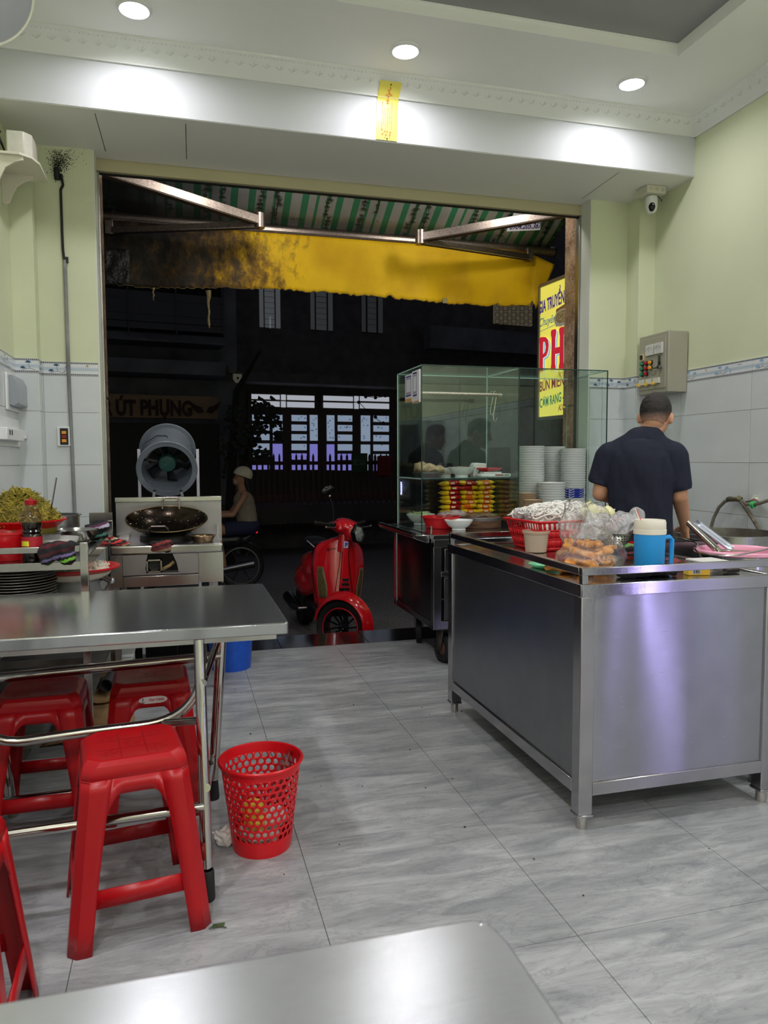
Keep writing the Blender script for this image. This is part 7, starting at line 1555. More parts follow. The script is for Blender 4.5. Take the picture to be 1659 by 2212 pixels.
stack((gy(1174, 1000, 4.91).x+gy(1215, 1000, 4.91).x)/2, 4.91, base, nB, .09, DZ, H_, M_melam, 'white bowl', 'of the tall middle stack in the case', 'white bowls of the tall middle stack')
xC = (gy(1214, 1000, 4.74).x+gy(1272, 1000, 4.74).x)/2-.020; rC = .0900
M_blueb = mat('blue_flower_bowl', (34, 60, 160), .3)
def blue_bowl_mat():
    N, L, b = nodes(M_blueb); tc = N.new('ShaderNodeTexCoord'); v = N.new('ShaderNodeTexVoronoi'); v.inputs['Scale'].default_value = 38; v.feature = 'DISTANCE_TO_EDGE'; L.new(tc.outputs['Object'], v.inputs['Vector'])
    n = N.new('ShaderNodeTexNoise'); n.inputs['Scale'].default_value = 20; L.new(tc.outputs['Object'], n.inputs['Vector'])
    r = N.new('ShaderNodeValToRGB'); r.color_ramp.interpolation = 'CONSTANT'; r.color_ramp.elements[0].color = (*lin((220, 224, 232)), 1); r.color_ramp.elements[1].position = .09; r.color_ramp.elements[1].color = (*lin((34, 54, 158)), 1); L.new(v.outputs[0], r.inputs[0])
    gt = N.new('ShaderNodeMath'); gt.operation = 'GREATER_THAN'; gt.inputs[1].default_value = .52; L.new(n.outputs['Fac'], gt.inputs[0])
    mx = N.new('ShaderNodeMix'); mx.data_type = 'RGBA'; L.new(gt.outputs[0], mx.inputs[0]); mx.inputs[6].default_value = (*lin((34, 54, 158)), 1); L.new(r.outputs[0], mx.inputs[7]); L.new(mx.outputs[2], b.inputs['Base Color'])
blue_bowl_mat()
zblue = gy(1243, 1072, 4.74).z; kb = int((zblue-base)/DZ)-3
stack(xC, 4.74, base, kb, rC, DZ, H_, M_melam, 'white bowl', 'among those under the blue bowls at right', 'white bowls at the foot of the right stack')
stack(xC, 4.74, base+DZ*kb, 4, rC, DZ, H_, M_blueb, 'blue flowered bowl', 'of those in the right stack', 'blue flowered bowls in the right stack')
stack(xC, 4.74, base+DZ*(kb+4), nC-kb-4, rC, DZ, H_, M_melam, 'white bowl', 'above the blue ones in the right stack', 'white bowls of the tall right stack')
xD = (gy(1164, 1050, 4.56).x+gy(1220, 1050, 4.56).x)/2; stack(xD, 4.565, base, nD, .093, DZ, H_, M_melam, 'white bowl', 'of the short front stack in the case', 'white bowls of the short front stack')
M_beige = mat('beige_bowl', (170, 146, 116), .4)
zE = gy(1140, 1055, 4.56).z; nE = round((zE-.04-base)/.0128)+1
stack(gy(1138, 1070, 4.58).x, 4.575, base, nE-3, .062, .0128, .045, M_beige, 'small beige sauce bowl', 'of the taller beige pile', 'beige bowls of the taller pile')
stack(gy(1145, 1070, 4.49).x-.0, 4.445, base, max(3, round((gy(1145, 1082, 4.44).z-.04-base)/.0128)+1), .062, .0128, .045, M_beige, 'small beige sauce bowl', 'of the lower beige pile', 'beige bowls of the lower pile')

# ---- unseen drinks cooler, added so its violet LED strip streaks the counter front
dk = thing('added_drinks_cooler', 'added slim glass-doored drinks cooler, unseen behind the photographer, with a violet LED strip for the counter streak', 'fridge', (3.07, -.15, 0))
part('cabinet', MB().box((2.97, -.55, .0), (3.205, .08, 1.75)), mat('cooler_grey', (150, 152, 156), .4), dk, bevel=.01)
part('door_glass', MB().box((2.955, -.50, .12), (2.966, .03, 1.62)), mat('cooler_glass', (40, 44, 50), .08), dk)
part('door_frame', MB().box((2.950, .04, .08), (2.969, .08, 1.66)), M_bar, dk)
part('streak_led_strip', MB().box((2.953, .085, .12), (2.968, .098, .95)), mat('led_violet', (200, 190, 255), .4, emit=(196, 184, 255), emit_s=22), dk, label='added violet-white LED strip')
# ================================================================ the cook
def hand(prims, wrist, d, side, palm_n, curl=.5, s=1.0):
    """palm and five fingers; d: direction of the fingers, side: towards the thumb, palm_n: out of the palm"""
    w_, d, sd, pn = Vector(wrist), Vector(d).normalized(), Vector(side).normalized(), Vector(palm_n).normalized()
    c = w_ + d*.045*s
    prims.append(('c', w_, w_+d*.02*s, .023*s, .024*s))
    for k in (-.022, -.007, .008, .022): prims.append(('c', w_+d*.015*s+sd*k*.6*s, w_+d*.082*s+sd*k*s, .0125*s, .0115*s))
    for k, l in ((.025, .070), (.0085, .078), (-.008, .072), (-.024, .056)):
        b = w_+d*.082*s+sd*k*s; a = 0; p = b; L_ = l*s
        for seg, f in ((.45, .0092), (.32, .0085), (.23, .0078)):
            a += curl*.75; q = p + (d*math.cos(a)+pn*math.sin(a))*L_*seg; prims.append(('c', p, q, f*s, (f-.0006)*s)); p = q
    t0 = w_+d*.025*s+sd*.022*s; t1 = t0+(d*.5+sd*.62+pn*.35).normalized()*.036*s; t2 = t1+(d*.75+sd*.12+pn*.5).normalized()*.032*s
    prims += [('c', t0, t1, .0125*s, .0105*s), ('c', t1, t2, .0102*s, .0088*s)]
M_skin = mat('skin_tan', (196, 148, 116), .5, noise=(9, .06), sss=.08)
M_shirt = mat('navy_cotton', (24, 28, 46), .9, noise=(260, .25), bump=(300, .0006))
M_jeans = mat('dark_trousers', (30, 32, 40), .85)
def hair_mat(nm, skin, hair, z0, z1):
    m = mat(nm, hair, .6); N, L, b = nodes(m); tc = N.new('ShaderNodeTexCoord'); sp = N.new('ShaderNodeSeparateXYZ'); L.new(tc.outputs['Object'], sp.inputs[0])
    mr = N.new('ShaderNodeMapRange'); mr.inputs[1].default_value = z0; mr.inputs[2].default_value = z1; mr.interpolation_type = 'SMOOTHSTEP'; L.new(sp.outputs[2], mr.inputs[0])
    n = N.new('ShaderNodeTexNoise'); n.inputs['Scale'].default_value = 260; L.new(tc.outputs['Object'], n.inputs['Vector']); a = N.new('ShaderNodeMath'); a.operation = 'MULTIPLY_ADD'; a.inputs[1].default_value = .5; a.inputs[2].default_value = -.25; L.new(n.outputs['Fac'], a.inputs[0])
    s_ = N.new('ShaderNodeMath'); s_.operation = 'ADD'; s_.use_clamp = True; L.new(mr.outputs[0], s_.inputs[0]); L.new(a.outputs[0], s_.inputs[1])
    mx = N.new('ShaderNodeMix'); mx.data_type = 'RGBA'; mx.inputs[6].default_value = (*lin(skin), 1); mx.inputs[7].default_value = (*lin(hair), 1); L.new(s_.outputs[0], mx.inputs[0]); L.new(mx.outputs[2], b.inputs['Base Color'])
    bp = N.new('ShaderNodeBump'); bp.inputs['Distance'].default_value = .003; L.new(n.outputs['Fac'], bp.inputs['Height']); L.new(bp.outputs[0], b.inputs['Normal']); return m
man = thing('person', 'cook in a navy polo shirt seen from behind at the counter', 'person', (2.245, 3.29, 0), math.radians(-34), local=True)
B = []
for s_ in (-1, 1):
    B += [('c', (s_*.085, 0, .84), (s_*.10, .015, .46), .078, .052), ('c', (s_*.10, .015, .46), (s_*.105, -.015, .09), .052, .034), ('c', (s_*.105, -.03, .03), (s_*.12, .13, .025), .032, .026), ('c', (s_*.105, -.02, .09), (s_*.105, -.03, .03), .034, .032)]
B += [('e', (0, 0, .88), (.155, .108, .12)), ('e', (0, .0, 1.04), (.138, .09, .17)), ('e', (0, .006, 1.19), (.14, .09, .13)), ('c', (-.13, .01, 1.275), (.13, .01, 1.275), .055, .055),
      ('c', (-.05, 0, 1.30), (.05, 0, 1.30), .043, .043), ('c', (.012, .015, 1.32), (.052, .055, 1.42), .057, .055)]
B += [('c', (-.155, .01, 1.275), (-.196, .005, 1.075), .048, .041), ('c', (-.196, .005, 1.075), (-.11, .19, 1.03), .040, .027)]
B += [('c', (.155, .01, 1.275), (.186, .02, 1.065), .048, .042), ('c', (.186, .02, 1.065), (.222, .14, .915), .041, .028)]
hand(B, (-.11, .19, 1.03), (.35, .9, -.1), (.8, -.3, .5), (0, 0, -1), .35)
hand(B, (.222, .14, .915), (.05, .35, -.9), (-.5, .7, .3), (-.85, -.3, -.2), .45)
HCN = Vector((.066, .080, 1.470)); HR = Euler((-.28, .04, -.20)).to_matrix()      # head bent forward, turned a little right
def hp(x, y, z): return HCN + HR @ Vector((x, y, z))
B += [('e', hp(0, -.012, .022), (.0735, .092, .088), HR), ('e', hp(0, .02, -.02), (.064, .078, .085), HR), ('e', hp(0, .045, -.07), (.042, .045, .040), HR), ('e', hp(0, -.045, -.03), (.056, .05, .06), HR)]
B += [('c', hp(0, .092, .0), hp(0, .113, -.028), .009, .014), ('e', hp(0, .085, -.062), (.024, .014, .010), HR), ('e', hp(0, .074, -.10), (.022, .02, .016), HR)]
for s_ in (-1, 1): B += [('e', hp(s_*.077, -.0, -.012), (.012, .019, .031), HR @ Euler((0, 0, s_*.5)).to_matrix()), ('e', hp(s_*.035, .082, .012), (.02, .012, .008), HR)]
me = blob(B, .0065, 5, Vector((0,0,0)), [M_skin]); part('body', me, M_skin, man)
for s_ in (-1, 1): part('eye', MB().ell(hp(s_*.031, .086, -.004), (.010, .007, .006)), mat('eye_dark', (30, 24, 22), .2), man)
part('mouth', MB().ell(hp(0, .098, -.063), (.019, .004, .004)), mat('lip', (150, 84, 76), .5), man)
M_hair = hair_mat('cropped_hair', (170, 128, 104), (24, 22, 22), HCN.z-.062, HCN.z+.028)
hb = [('e', hp(0, -.014, .026), (.0775, .096, .092), HR), ('e', hp(0, -.048, -.026), (.060, .053, .060), HR), ('e', hp(0, .0, .075), (.060, .075, .048), HR)]
me = blob(hb, .005, 4, Vector((0,0,0)), [M_hair], lambda v: v+mnoise.noise_vector(v*70)*.0025)
bm2 = bmesh.new(); bm2.from_mesh(me)
bmesh.ops.bisect_plane(bm2, geom=bm2.verts[:]+bm2.edges[:]+bm2.faces[:], plane_co=hp(0, .0, -.062), plane_no=HR @ Vector((0, -.10, -1)), clear_outer=True)
bmesh.ops.bisect_plane(bm2, geom=bm2.verts[:]+bm2.edges[:]+bm2.faces[:], plane_co=hp(0, .062, .03), plane_no=HR @ Vector((0, 1, -.55)), clear_outer=True)
for f in [f for f in bm2.faces if (HR.transposed() @ (f.calc_center_median()-HCN)).y > -.006 and (HR.transposed() @ (f.calc_center_median()-HCN)).z < -.008]: bm2.faces.remove(f)
bm2.to_mesh(me); bm2.free(); part('hair', me, M_hair, man)
Sh = [('p', [(0, 0, z) for z in (.76, .86, .96, 1.04, 1.11, 1.17, 1.22, 1.26, 1.30, 1.335)], [.160, .156, .150, .150, .153, .155, .150, .138, .115, .085]), ('c', (-.02, .01, 1.305), (-.14, .008, 1.255), .080, .064), ('c', (.03, .01, 1.305), (.14, .008, 1.255), .080, .064), ('c', (-.01, .014, 1.33), (.035, .018, 1.335), .070, .070),
      ('c', (-.145, .01, 1.265), (-.17, .005, 1.20), .062, .058), ('c', (.145, .01, 1.265), (.165, .008, 1.20), .062, .058),
      ('f', (-.150, .01, 1.27), (-.197, .002, 1.125), .060, .059), ('f', (.150, .01, 1.27), (.182, .016, 1.098), .060, .059)]
def shirt_shape(v):
    k = min(1, max(0, (abs(v.x)-.10)/.06)); t = .74+.26*k
    y = v.y*t; f = mnoise.noise(Vector((v.x*16+v.z*5, 3.1, v.z*4.5)))
    return Vector((v.x, y + (.008*f + .004*mnoise.noise(Vector((v.x*40, v.y*9, v.z*16))))*(1 if v.z < 1.3 else .3), v.z))
me = blob(Sh, .0075, 16, Vector((0,0,0)), [M_shirt], shirt_shape)
for v, n_ in [(v, v.normal.copy()) for v in me.vertices]: v.co += n_*(.007+.009*min(1, max(0, (v.co.z-1.10)/.18)))
bm2 = bmesh.new(); bm2.from_mesh(me)
bmesh.ops.bisect_plane(bm2, geom=bm2.verts[:]+bm2.edges[:]+bm2.faces[:], plane_co=(0, 0, .79), plane_no=(0, 0, -1), clear_outer=True); bm2.to_mesh(me); bm2.free()
sht = part('polo_shirt', me, M_shirt, man)
def cuff(nm, c, ax, r, h, m, par, sy=1):
    q = Vector((0,0,1)).rotation_difference(Vector(ax).normalized()).to_matrix(); mb = MB().lathe([(r, -h/2), (r+.0025, -h/2), (r+.003, h/2), (r-.002, h/2)], 36); mb.v = [Vector(c)+q @ Vector((v.x, v.y*sy, v.z)) for v in mb.v]; return part(nm, mb, m, par)
cuff('sleeve_cuff', (-.195, .0025, 1.132), (-.047, -.008, -.145), .0585, .020, M_shirt, sht); cuff('sleeve_cuff', (.181, .0155, 1.106), (.032, .006, -.172), .0585, .020, M_shirt, sht)
part('collar', MB().grid(lambda u, v: Vector((.024+.010*v, .018+.012*v, 1.338+.034*v)) + Vector(((.079-.008*v)*math.cos(2*PI*u), (.076-.006*v)*math.sin(2*PI*u), -.006*math.sin(2*PI*u)*1.5)), 40, 3), M_shirt, sht, sol=.004)
Tr = [('e', (0, 0, .86), (.162, .116, .10))]
for s_ in (-1, 1): Tr += [('c', (s_*.085, 0, .83), (s_*.10, .015, .46), .089, .063), ('f', (s_*.10, .015, .46), (s_*.105, -.012, .08), .064, .052)]
me = blob(Tr, .009, 5, Vector((0,0,0)), [M_jeans]); part('trousers', me, M_jeans, man)
for s_ in (-1, 1): me = blob([('c', (s_*.105, -.045, .022), (s_*.122, .145, .020), .036, .032)], .006, 3, Vector((0,0,0)), [M_rub], lambda v: Vector((v.x, v.y, max(v.z, .001)*.95))); part('sandal', me, M_rub, man)

# ================================================================ red scooter at the kerb
GZ = -.36
sct = thing('scooter', 'glossy red scooter parked at the doorway with its front wheel turned', 'scooter', (1.235, 5.87, GZ), local=True, rot=(math.radians(-4.5), 0, math.radians(-86))); sct.scale = (1.015,)*3
M_sr = mat('scooter_red', (204, 18, 30), .16, coat=.8, noise=(2, .03)); M_chr = mat('chrome', (210, 210, 210), .08, 1); M_blk = mat('gloss_black', (14, 14, 15), .2)
# local frame: +x forward, +y the rider's left, +z up, origin at the front contact patch
def surf(nm, fn, nu, nv, m, sol=.006, par=sct, **k): return part(nm, MB().grid(fn, nu, nv), m, par, sol=sol, **k)
def shield(u, v):      # u -1..1 across, v 0 bottom .. 1 top
    u2 = u*2-1; z = .36+.60*v
    w_ = .160+.060*math.sin(PI*min(1, v/.62)*.5) - .018*max(0, v-.62)/.38
    w_ *= (max(0, 1-max(0, (v-.80)/.20)**2.6))**.5*.55+.45 if v > .80 else 1
    y = u2*w_; x = -.075-.12*v - .115*abs(u2)**2.6 + .022*(1-abs(u2))**2
    if v < .22: x -= .03*(1-v/.22)*(1-abs(u2))
    zt = z - .055*abs(u2)**3*(v > .5)*((v-.5)*2)
    return Vector((x, y, zt))
surf('leg_shield', shield, 36, 30, M_sr, .012)
part('horn_cover', MB().prism([(-.012, .0), (.012, .0), (.020, -.08), (.034, -.30), (.048, -.385), (0, -.405), (-.048, -.385), (-.034, -.30), (-.020, -.08)], 0, .02, lambda y, z, q: Vector((-.045-.185*((.94+z)-.36)/.6*.62+.028+q*.9, y, .945+z))), M_sr, sct, bevel=.006)
for k in range(3):
    z = .625-.038*k; wv_ = .026+.006*k; part('grille_slot', MB().box((-.085, -wv_, z-.008), (-.055+.012*k*0+.022, wv_, z+.010)), M_blk, sct, bevel=.004); part('slot_trim', MB().bar((-.030, -wv_, z-.010), (-.030, wv_, z-.010), .004, .004), M_chr, sct)
for s_ in (-1, 1):
    part('shield_crease', MB().tube([Vector((-.142, s_*.022, .93)), Vector((-.108, s_*.04, .75)), Vector((-.07, s_*.075, .52))], .0028, 6), mat('dark_red_seam', (70, 4, 8), .3), sct)
    def indf(s, t, o=.014, s_=s_): tt = t; a0 = .60+.16*abs(tt-.35); a1 = .93-.05*tt; return shield(.5+s_*(a0+(a1-a0)*s)/2, .16+.42*tt)+Vector((o, s_*.003, 0))
    part('indicator', MB().grid(indf, 5, 10), mat('smoked_lens', (96, 88, 56), .12, coat=.6, noise=(70, .4)), sct, sol=.006)
    part('indicator_trim', MB().tube([indf(a_, b_, .018) for a_, b_ in [(0, t/8) for t in range(9)]+[(1, 1-t/8) for t in range(9)]], .0022, 5, True), mat('pale_trim', (190, 150, 130), .3, .5), sct)
    part('shield_edge', MB().tube([shield((1+s_)/2, v/14)+Vector((0,0,0)) for v in range(1, 14)], .006, 8), M_sr, sct)
part('badge', MB().box((-.105, -.019, .875), (-.088, .019, .93)), mat('badge_violet', (206, 200, 226), .2), sct, bevel=.003, label='square pale badge on the red nose')
bt_ = text_mesh('P', .045, 0, lambda x, y, z: Vector((-.0865+z, x, .902+y)), .001, bold=.002); part('badge_mark', bt_, mat('badge_ink', (60, 50, 170), .3), sct)
part('name_script', text_mesh('Sprint', .034, 0, lambda x, y, z: (lambda p: p+Vector((.012+z, 0, 0)))(shield(.5+(x-.105)/2/.22, (.860+y+x*.10-.36)/.60)), .001, .4), M_blk, sct)
# fender and front wheel, steered to the rider's left
STE = math.radians(43); SR = Matrix.Rotation(STE, 3, 'Z'); HUB = Vector((-.02, 0, .235))
def st(v): v = Vector(v); return Vector((HUB.x, 0, 0)) + SR @ Vector((v.x, v.y, v.z))
R0 = .235
def lathe_y(prof, n=48, arc=None): mb = MB().lathe(prof, n); mb.v = [st(Vector((v.x, v.z, v.y+R0))) for v in mb.v]; return mb
part('tyre', lathe_y([(.165, -.036), (.19, -.052), (.215, -.055), (.232, -.035), (.235, 0), (.232, .035), (.215, .055), (.19, .052), (.165, .036)]), M_rub, sct)
wh = part('wheel_rim', lathe_y([(.150, -.040), (.166, -.044), (.170, -.040), (.168, -.034), (.155, -.030), (.150, 0), (.155, .030), (.168, .034), (.170, .040), (.166, .044), (.150, .040)]), mat('rim_black', (16, 16, 18), .25), sct)
for sy in (-1, 1): part('rim_stripe', MB().tube([st((.163*math.cos(2*PI*k/48), sy*.045, R0+.163*math.sin(2*PI*k/48))) for k in range(48)], .0055, 8, True), mat('rim_red', (200, 20, 40), .25), wh)
sp_ = MB()
for k in range(12): a = 2*PI*k/12; b_ = a+.22; sp_.bar(st((.03*math.cos(a), -.012, R0+.03*math.sin(a))), st((.155*math.cos(b_), -.018, R0+.155*math.sin(b_))), .013, .012)
for k in range(12): a = 2*PI*k/12; b_ = a+.22; part('spoke', MB().bar(st((.03*math.cos(a), -.012, R0+.03*math.sin(a))), st((.155*math.cos(b_), -.018, R0+.155*math.sin(b_))), .013, .012), mat('rim_black', (16, 16, 18), .25), wh)
part('hub', lathe_y([(.0005, -.04), (.03, -.04), (.04, -.02), (.04, .03), (.0005, .03)], 24), mat('hub_dark', (40, 40, 44), .3, .6), wh)
for k in range(5): a = 2*PI*k/5; part('wheel_nut', MB().ell(st((.026*math.cos(a), -.043, R0+.026*math.sin(a))), .006, None, 8, 6), M_chr, wh)
def fender(u, v):
    a = math.radians(-12+188*u) ; rr = .262+.012*math.sin(PI*u); t = (v*2-1); wd = .078*(1-.35*max(0, abs(u-.55)-.25))
    dr = -.050*abs(t)**2.2; y = t*wd; r_ = rr+dr+.010*(1-abs(t))**6
    return st((r_*math.cos(a)*1.02, y, R0+r_*math.sin(a)+.012))
surf('front_fender', fender, 36, 20, M_sr, .005)
part('fork', MB().tube([st((.0, .062, R0)), st((-.03, .062, R0+.12)), st((-.05, .02, .53)), Vector((-.12, 0, .70))], .02, 10), M_blk, sct)
# head: leaned-back column, headset, light, bars
HB = Vector((-.175, 0, 0)); HRs = Matrix.Rotation(math.radians(38), 3, 'Z')
def hs_(v): return HB + HRs @ Vector(v)
part('steering_neck', MB().tube([Vector((-.165, 0, .84)), HB+Vector((0,0,.98))], [.055, .045], 16), M_sr, sct)
me = blob([('e', hs_((.03, 0, 1.05)), (.12, .10, .06), HRs @ Euler((0, .25, 0)).to_matrix()), ('c', hs_((-.01, -.15, 1.055)), hs_((-.01, .15, 1.055)), .034, .034), ('e', hs_((.0, 0, 1.03)), (.085, .12, .045), HRs), ('e', hs_((.085, 0, 1.0)), (.065, .082, .07), HRs)], .007, 6, Vector((0,0,0)), [M_sr]); part('headset', me, M_sr, sct)
hdn = HRs @ Vector((1, 0, .12)).normalized()
part('headlight_bezel', MB().lathe([(.060, -.03), (.084, -.018), (.087, .008), (.073, .018), (.068, .010)], 6, hs_((.14, 0, .998)), hdn), M_blk, sct, ang=20)
part('headlight', MB().lathe([(.0005, .020), (.04, .017), (.070, .008), (.072, .0)], 6, hs_((.14, 0, .998)), hdn), mat('lamp_crystal', (200, 204, 206), .08, .55, bump=(60, .01), noise=(60, .5)), sct, ang=10)
part('dash', MB().lathe([(.0005, .012), (.04, .010), (.048, 0)], 24, hs_((-.035, 0, 1.085)), (-.4, 0, 1)), M_blk, sct)
for s_ in (-1, 1):
    part('grip', MB().tube([hs_((-.01, s_*.17, 1.058)), hs_((-.035, s_*.33, 1.075))], [.016, .017], 12), M_rub, sct); part('bar_end', MB().ell(hs_((-.037, s_*.338, 1.076)), .017), M_rub, sct)
    part('brake_lever', MB().tube([hs_((.02, s_*.15, 1.045)), hs_((.055, s_*.22, 1.045)), hs_((.05, s_*.31, 1.05))], [.009, .007, .006], 8), M_chr, sct); part('lever_ball', MB().ell(hs_((.05, s_*.315, 1.05)), .010), M_chr, sct)
    part('switch_block', MB().box(hs_((-.01, s_*.16, 1.055))-Vector((.028, .03, .026)), hs_((-.01, s_*.16, 1.055))+Vector((.028, .03, .026))), M_blk, sct, bevel=.008)
mr0 = hs_((.0, -.16, 1.08)); mtop = mr0+Vector((-.02, -.04, .21))
part('mirror_stalk', MB().tube([mr0, mr0+Vector((.0, -.0, .07)), mr0+Vector((-.01, -.012, .14)), mtop], .0055, 8), M_blk, sct)
me = blob([('e', mtop+Vector((0, -.02, .045)), (.022, .062, .038), Euler((.45, 0, 0)).to_matrix())], .005, 3, Vector((0,0,0)), [M_blk]); part('mirror', me, M_blk, sct); part('mirror_ball', MB().ell(mtop+Vector((.01, 0, .0)), .011), M_chr, sct)
# body behind: floor tunnel, rear cowls, seat, rear wheel
part('floorboard', MB().prism([(-.14, -.15), (-.60, -.14), (-.60, .14), (-.14, .15)], .30, .35, lambda x, y, q: Vector((x, y, q))), M_blk, sct, bevel=.02)
part('inner_shield', MB().grid(lambda u, v: shield(u, .12+.82*v)+Vector((-.035, 0, 0)), 16, 12), M_blk, sct, sol=.01)
me = blob([('e', (-.95, 0, .56), (.36, .15, .20)), ('e', (-1.05, -.085, .47), (.28, .09, .15)), ('e', (-1.05, .085, .47), (.28, .09, .15)), ('e', (-1.22, 0, .60), (.14, .10, .12)), ('c', (-.62, 0, .36), (-.70, 0, .62), .10, .12)], .012, 8, Vector((0,0,0)), [M_sr]); part('rear_cowl', me, M_sr, sct)
me = blob([('e', (-.78, 0, .80), (.20, .125, .06)), ('e', (-1.08, 0, .82), (.22, .12, .06))], .010, 6, Vector((0,0,0)), [mat('seat_vinyl', (26, 26, 28), .5)]); part('seat', me, mat('seat_vinyl', (26, 26, 28), .5), sct)
part('seat_piping', MB().tube([(-.60, -.11, .80), (-.66, -.135, .83), (-.76, -.14, .845), (-.9, -.13, .85)], .004, 6), mat('piping_white', (220, 220, 220), .5), sct)
part('rear_tyre', MB().lathe([(.14, -.04), (.18, -.058), (.225, -.05), (.235, 0), (.225, .05), (.18, .058), (.14, .04)], 40, (-1.33, 0, .235), (0, 1, 0)), M_rub, sct)
part('rear_hub', MB().lathe([(.0005, -.04), (.14, -.035), (.14, .035), (.0005, .04)], 28, (-1.33, 0, .235), (0, 1, 0)), mat('hub_dark', (40, 40, 44), .3, .6), sct)
part('exhaust', MB().tube([(-.85, -.13, .22), (-1.05, -.17, .23), (-1.35, -.17, .26)], [.02, .05, .055], 14), M_blk, sct)
part('footpeg', MB().tube([(-.70, -.14, .27), (-.72, -.21, .26)], [.014, .018], 10), mat('handle_steel', (120, 110, 106), .3, 1), sct)
part('side_stand', MB().tube([(-.55, .08, .30), (-.50, .24, .015)], .011, 8), M_blk, sct)

# ================================================================ passing motorbike with its rider
YR = 9.45
rp0 = gy(520, 1200, YR); RX = rp0.x
mo = thing('motorbike', 'dark motorbike with a red tail light passing in the street', 'motorbike', (RX, YR, GZ), local=True)
M_mb = mat('bike_dark', (34, 34, 38), .35)
RWH = .29
for x in (0, -1.22):
    t_ = part('tyre', MB().lathe([(.235, -.03), (.27, -.04), (RWH, -.02), (RWH, .02), (.27, .04), (.235, .03)], 40, (x, 0, RWH), (0, 1, 0)), M_rub, mo); part('wheel_rim', MB().lathe([(.22, -.02), (.238, -.02), (.238, .02), (.22, .02), (.22, -.02)], 40, (x, 0, RWH), (0, 1, 0)), mat('wheel_alloy', (130, 130, 134), .35, 1), t_)
    for k in range(6): a = k*PI/3; part('spoke', MB().bar((x+.03*math.cos(a), 0, RWH+.03*math.sin(a)), (x+.225*math.cos(a), 0, RWH+.225*math.sin(a)), .012, .012), M_mb, t_)
    part('hub', MB().cyl((x, -.05, RWH), (x, .05, RWH), .045), M_mb, t_)
me = blob([('c', (-.05, 0, .62), (-.45, 0, .60), .10, .09), ('c', (-.45, 0, .52), (-.62, 0, .34), .10, .09), ('c', (-.62, 0, .34), (-.95, 0, .42), .08, .08), ('c', (-.95, 0, .42), (-1.02, 0, .92), .08, .07), ('e', (-1.04, 0, .95), (.10, .11, .08)), ('c', (.05, 0, .62), (.17, 0, .70), .07, .04)], .014, 6, Vector((0,0,0)), [M_mb]); part('bodywork', me, M_mb, mo)
me = blob([('c', (-.40, 0, .70), (.16, 0, .74), .06, .05)], .012, 5, Vector((0,0,0)), [mat('seat_vinyl', (26, 26, 28), .5)]); part('seat', me, mat('seat_vinyl', (26, 26, 28), .5), mo)
part('tail_light', MB().box((.13, -.07, .70), (.21, .07, .745)), mat('tail_light_red', (220, 30, 30), .3, emit=(230, 40, 40), emit_s=.8), mo, bevel=.01, label='glowing red tail light')
part('rear_fender', MB().grid(lambda u, v: Vector((.31*math.cos(.35+1.2*u), -.05+.1*v, RWH+.31*math.sin(.35+1.2*u))), 12, 4), M_mb, mo, sol=.006)
part('exhaust', MB().tube([(-.55, -.12, .25), (-.2, -.14, .27), (.15, -.14, .33)], [.03, .045, .05], 12), mat('wheel_alloy', (130, 130, 134), .35, 1), mo)
part('handlebar', MB().tube([(-.95, -.33, 1.0), (-1.03, -.15, .99), (-1.03, .15, .99), (-.95, .33, 1.0)], .014, 8), M_rub, mo); part('fork', MB().bar((-1.22, 0, RWH), (-1.06, 0, .9), .05, .04), M_mb, mo); part('headlight', MB().ell((-1.15, 0, .93), (.04, .07, .06)), mat('lamp_crystal', (200, 204, 206), .08, .55), mo)
for s_ in (-1, 1): part('footpeg', MB().tube([(-.42, s_*.08, .30), (-.42, s_*.2, .30)], .014, 8), M_rub, mo)
rd_ = thing('person', 'woman in a cream helmet and grey top riding the dark motorbike', 'person', (RX+.10, YR, GZ+.745), local=True)
M_sk2 = mat('skin_night', (176, 130, 104), .55)
B = [('e', (0, 0, .06), (.13, .15, .11)), ('c', (0, 0, .10), (-.05, 0, .38), .115, .12), ('c', (-.05, -.11, .44), (-.05, .11, .44), .05, .05), ('c', (-.055, 0, .45), (-.075, 0, .56), .058, .056), ('e', (-.085, 0, .635), (.082, .066, .10)), ('e', (-.165, 0, .63), (.02, .012, .018)), ('e', (-.14, 0, .585), (.03, .04, .03))]
for s_ in (-1, 1):
    B += [('c', (-.02, s_*.08, .03), (-.40, s_*.12, .0), .082, .058), ('c', (-.40, s_*.12, .0), (-.32, s_*.14, -.40), .056, .036), ('c', (-.31, s_*.14, -.44), (-.43, s_*.15, -.455), .030, .024),
          ('c', (-.055, s_*.155, .42), (-.20, s_*.18, .20), .040, .032), ('c', (-.20, s_*.18, .20), (-.70, s_*.22, .20), .032, .023)]
    hand(B, (-.70, s_*.22, .20), (-1, s_*.05, 0), (0, -s_, .0), (0, 0, -1), .9, .9)
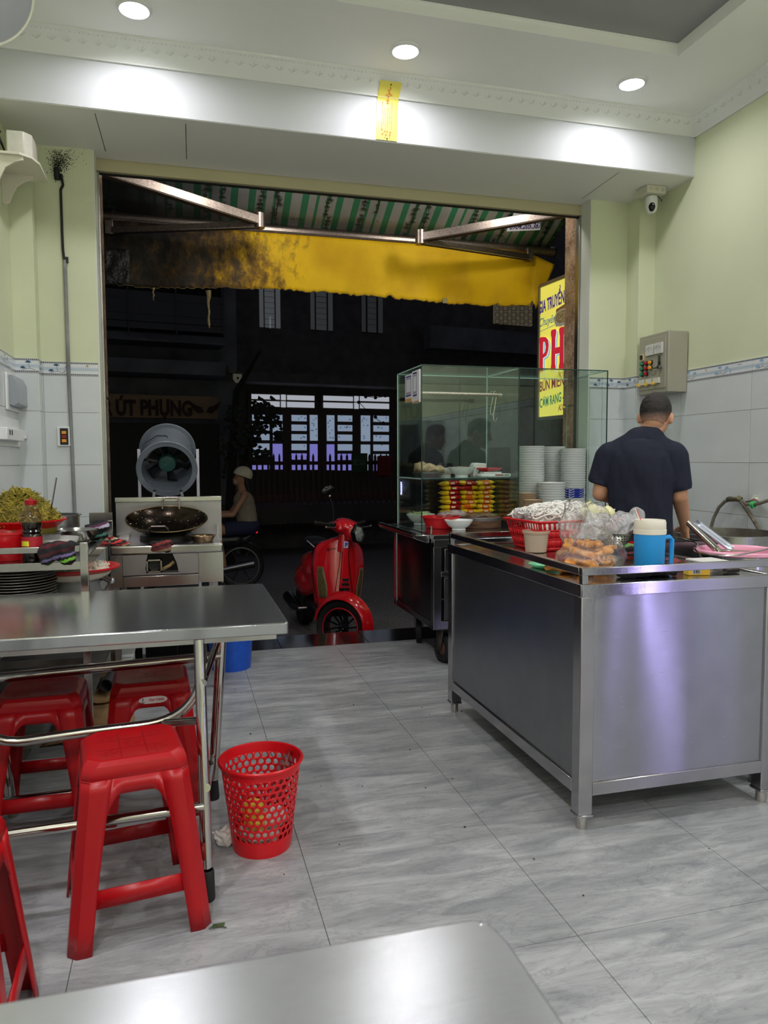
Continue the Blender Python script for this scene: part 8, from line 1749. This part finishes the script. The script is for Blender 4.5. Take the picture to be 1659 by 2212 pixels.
me = blob(B, .008, 5, Vector((0,0,0)), [M_sk2]); part('body', me, M_sk2, rd_)
me = blob([('c', (0, 0, .05), (-.05, 0, .36), .130, .132), ('e', (-.048, 0, .36), (.115, .145, .11))], .010, 5, Vector((0,0,0)), [mat('grey_top', (150, 138, 120), .85)], lambda v: v+mnoise.noise_vector(v*14)*.01); part('top', me, mat('grey_top', (150, 138, 120), .85), rd_)
Tr = [('e', (0, 0, .04), (.145, .165, .12))]+[('f', (-.02, s_*.08, .03), (-.30, s_*.115, .01), .095, .080) for s_ in (-1, 1)]
me = blob(Tr, .010, 5, Vector((0,0,0)), [mat('navy_shorts', (40, 44, 74), .85)]); part('shorts', me, mat('navy_shorts', (40, 44, 74), .85), rd_)
me = blob([('e', (-.055, 0, .69), (.118, .105, .105))], .007, 4, Vector((0,0,0)), [mat('helmet_cream', (224, 214, 190), .3)]); 
bm2 = bmesh.new(); bm2.from_mesh(me); bmesh.ops.bisect_plane(bm2, geom=bm2.verts[:]+bm2.edges[:]+bm2.faces[:], plane_co=(-.05, 0, .665), plane_no=(-.35, 0, -1), clear_outer=True); bm2.to_mesh(me); bm2.free(); part('helmet', me, mat('helmet_cream', (224, 214, 190), .3), rd_, sol=.008)
me = blob([('c', (-.02, 0, .64), (.02, 0, .46), .065, .05), ('c', (.02, 0, .46), (.04, 0, .36), .05, .03)], .008, 4, Vector((0,0,0)), [mat('dark_hair', (24, 20, 20), .5)]); part('hair', me, mat('dark_hair', (24, 20, 20), .5), rd_)
part('face_mask', MB().ell((-.145, 0, .60), (.035, .055, .04)), mat('mask_pale', (190, 160, 140), .8), rd_)
for s_ in (-1, 1): part('eye', MB().ell((-.155, s_*.028, .655), (.006, .010, .006)), mat('eye_dark', (30, 24, 22), .2), rd_)
for s_ in (-1, 1): me = blob([('c', (-.29, s_*.14, -.475), (-.45, s_*.15, -.482), .026, .026)], .006, 2, Vector((0,0,0)), [mat('sandal_pale', (190, 150, 150), .6)]); part('sandal', me, mat('sandal_pale', (190, 150, 150), .6), rd_)
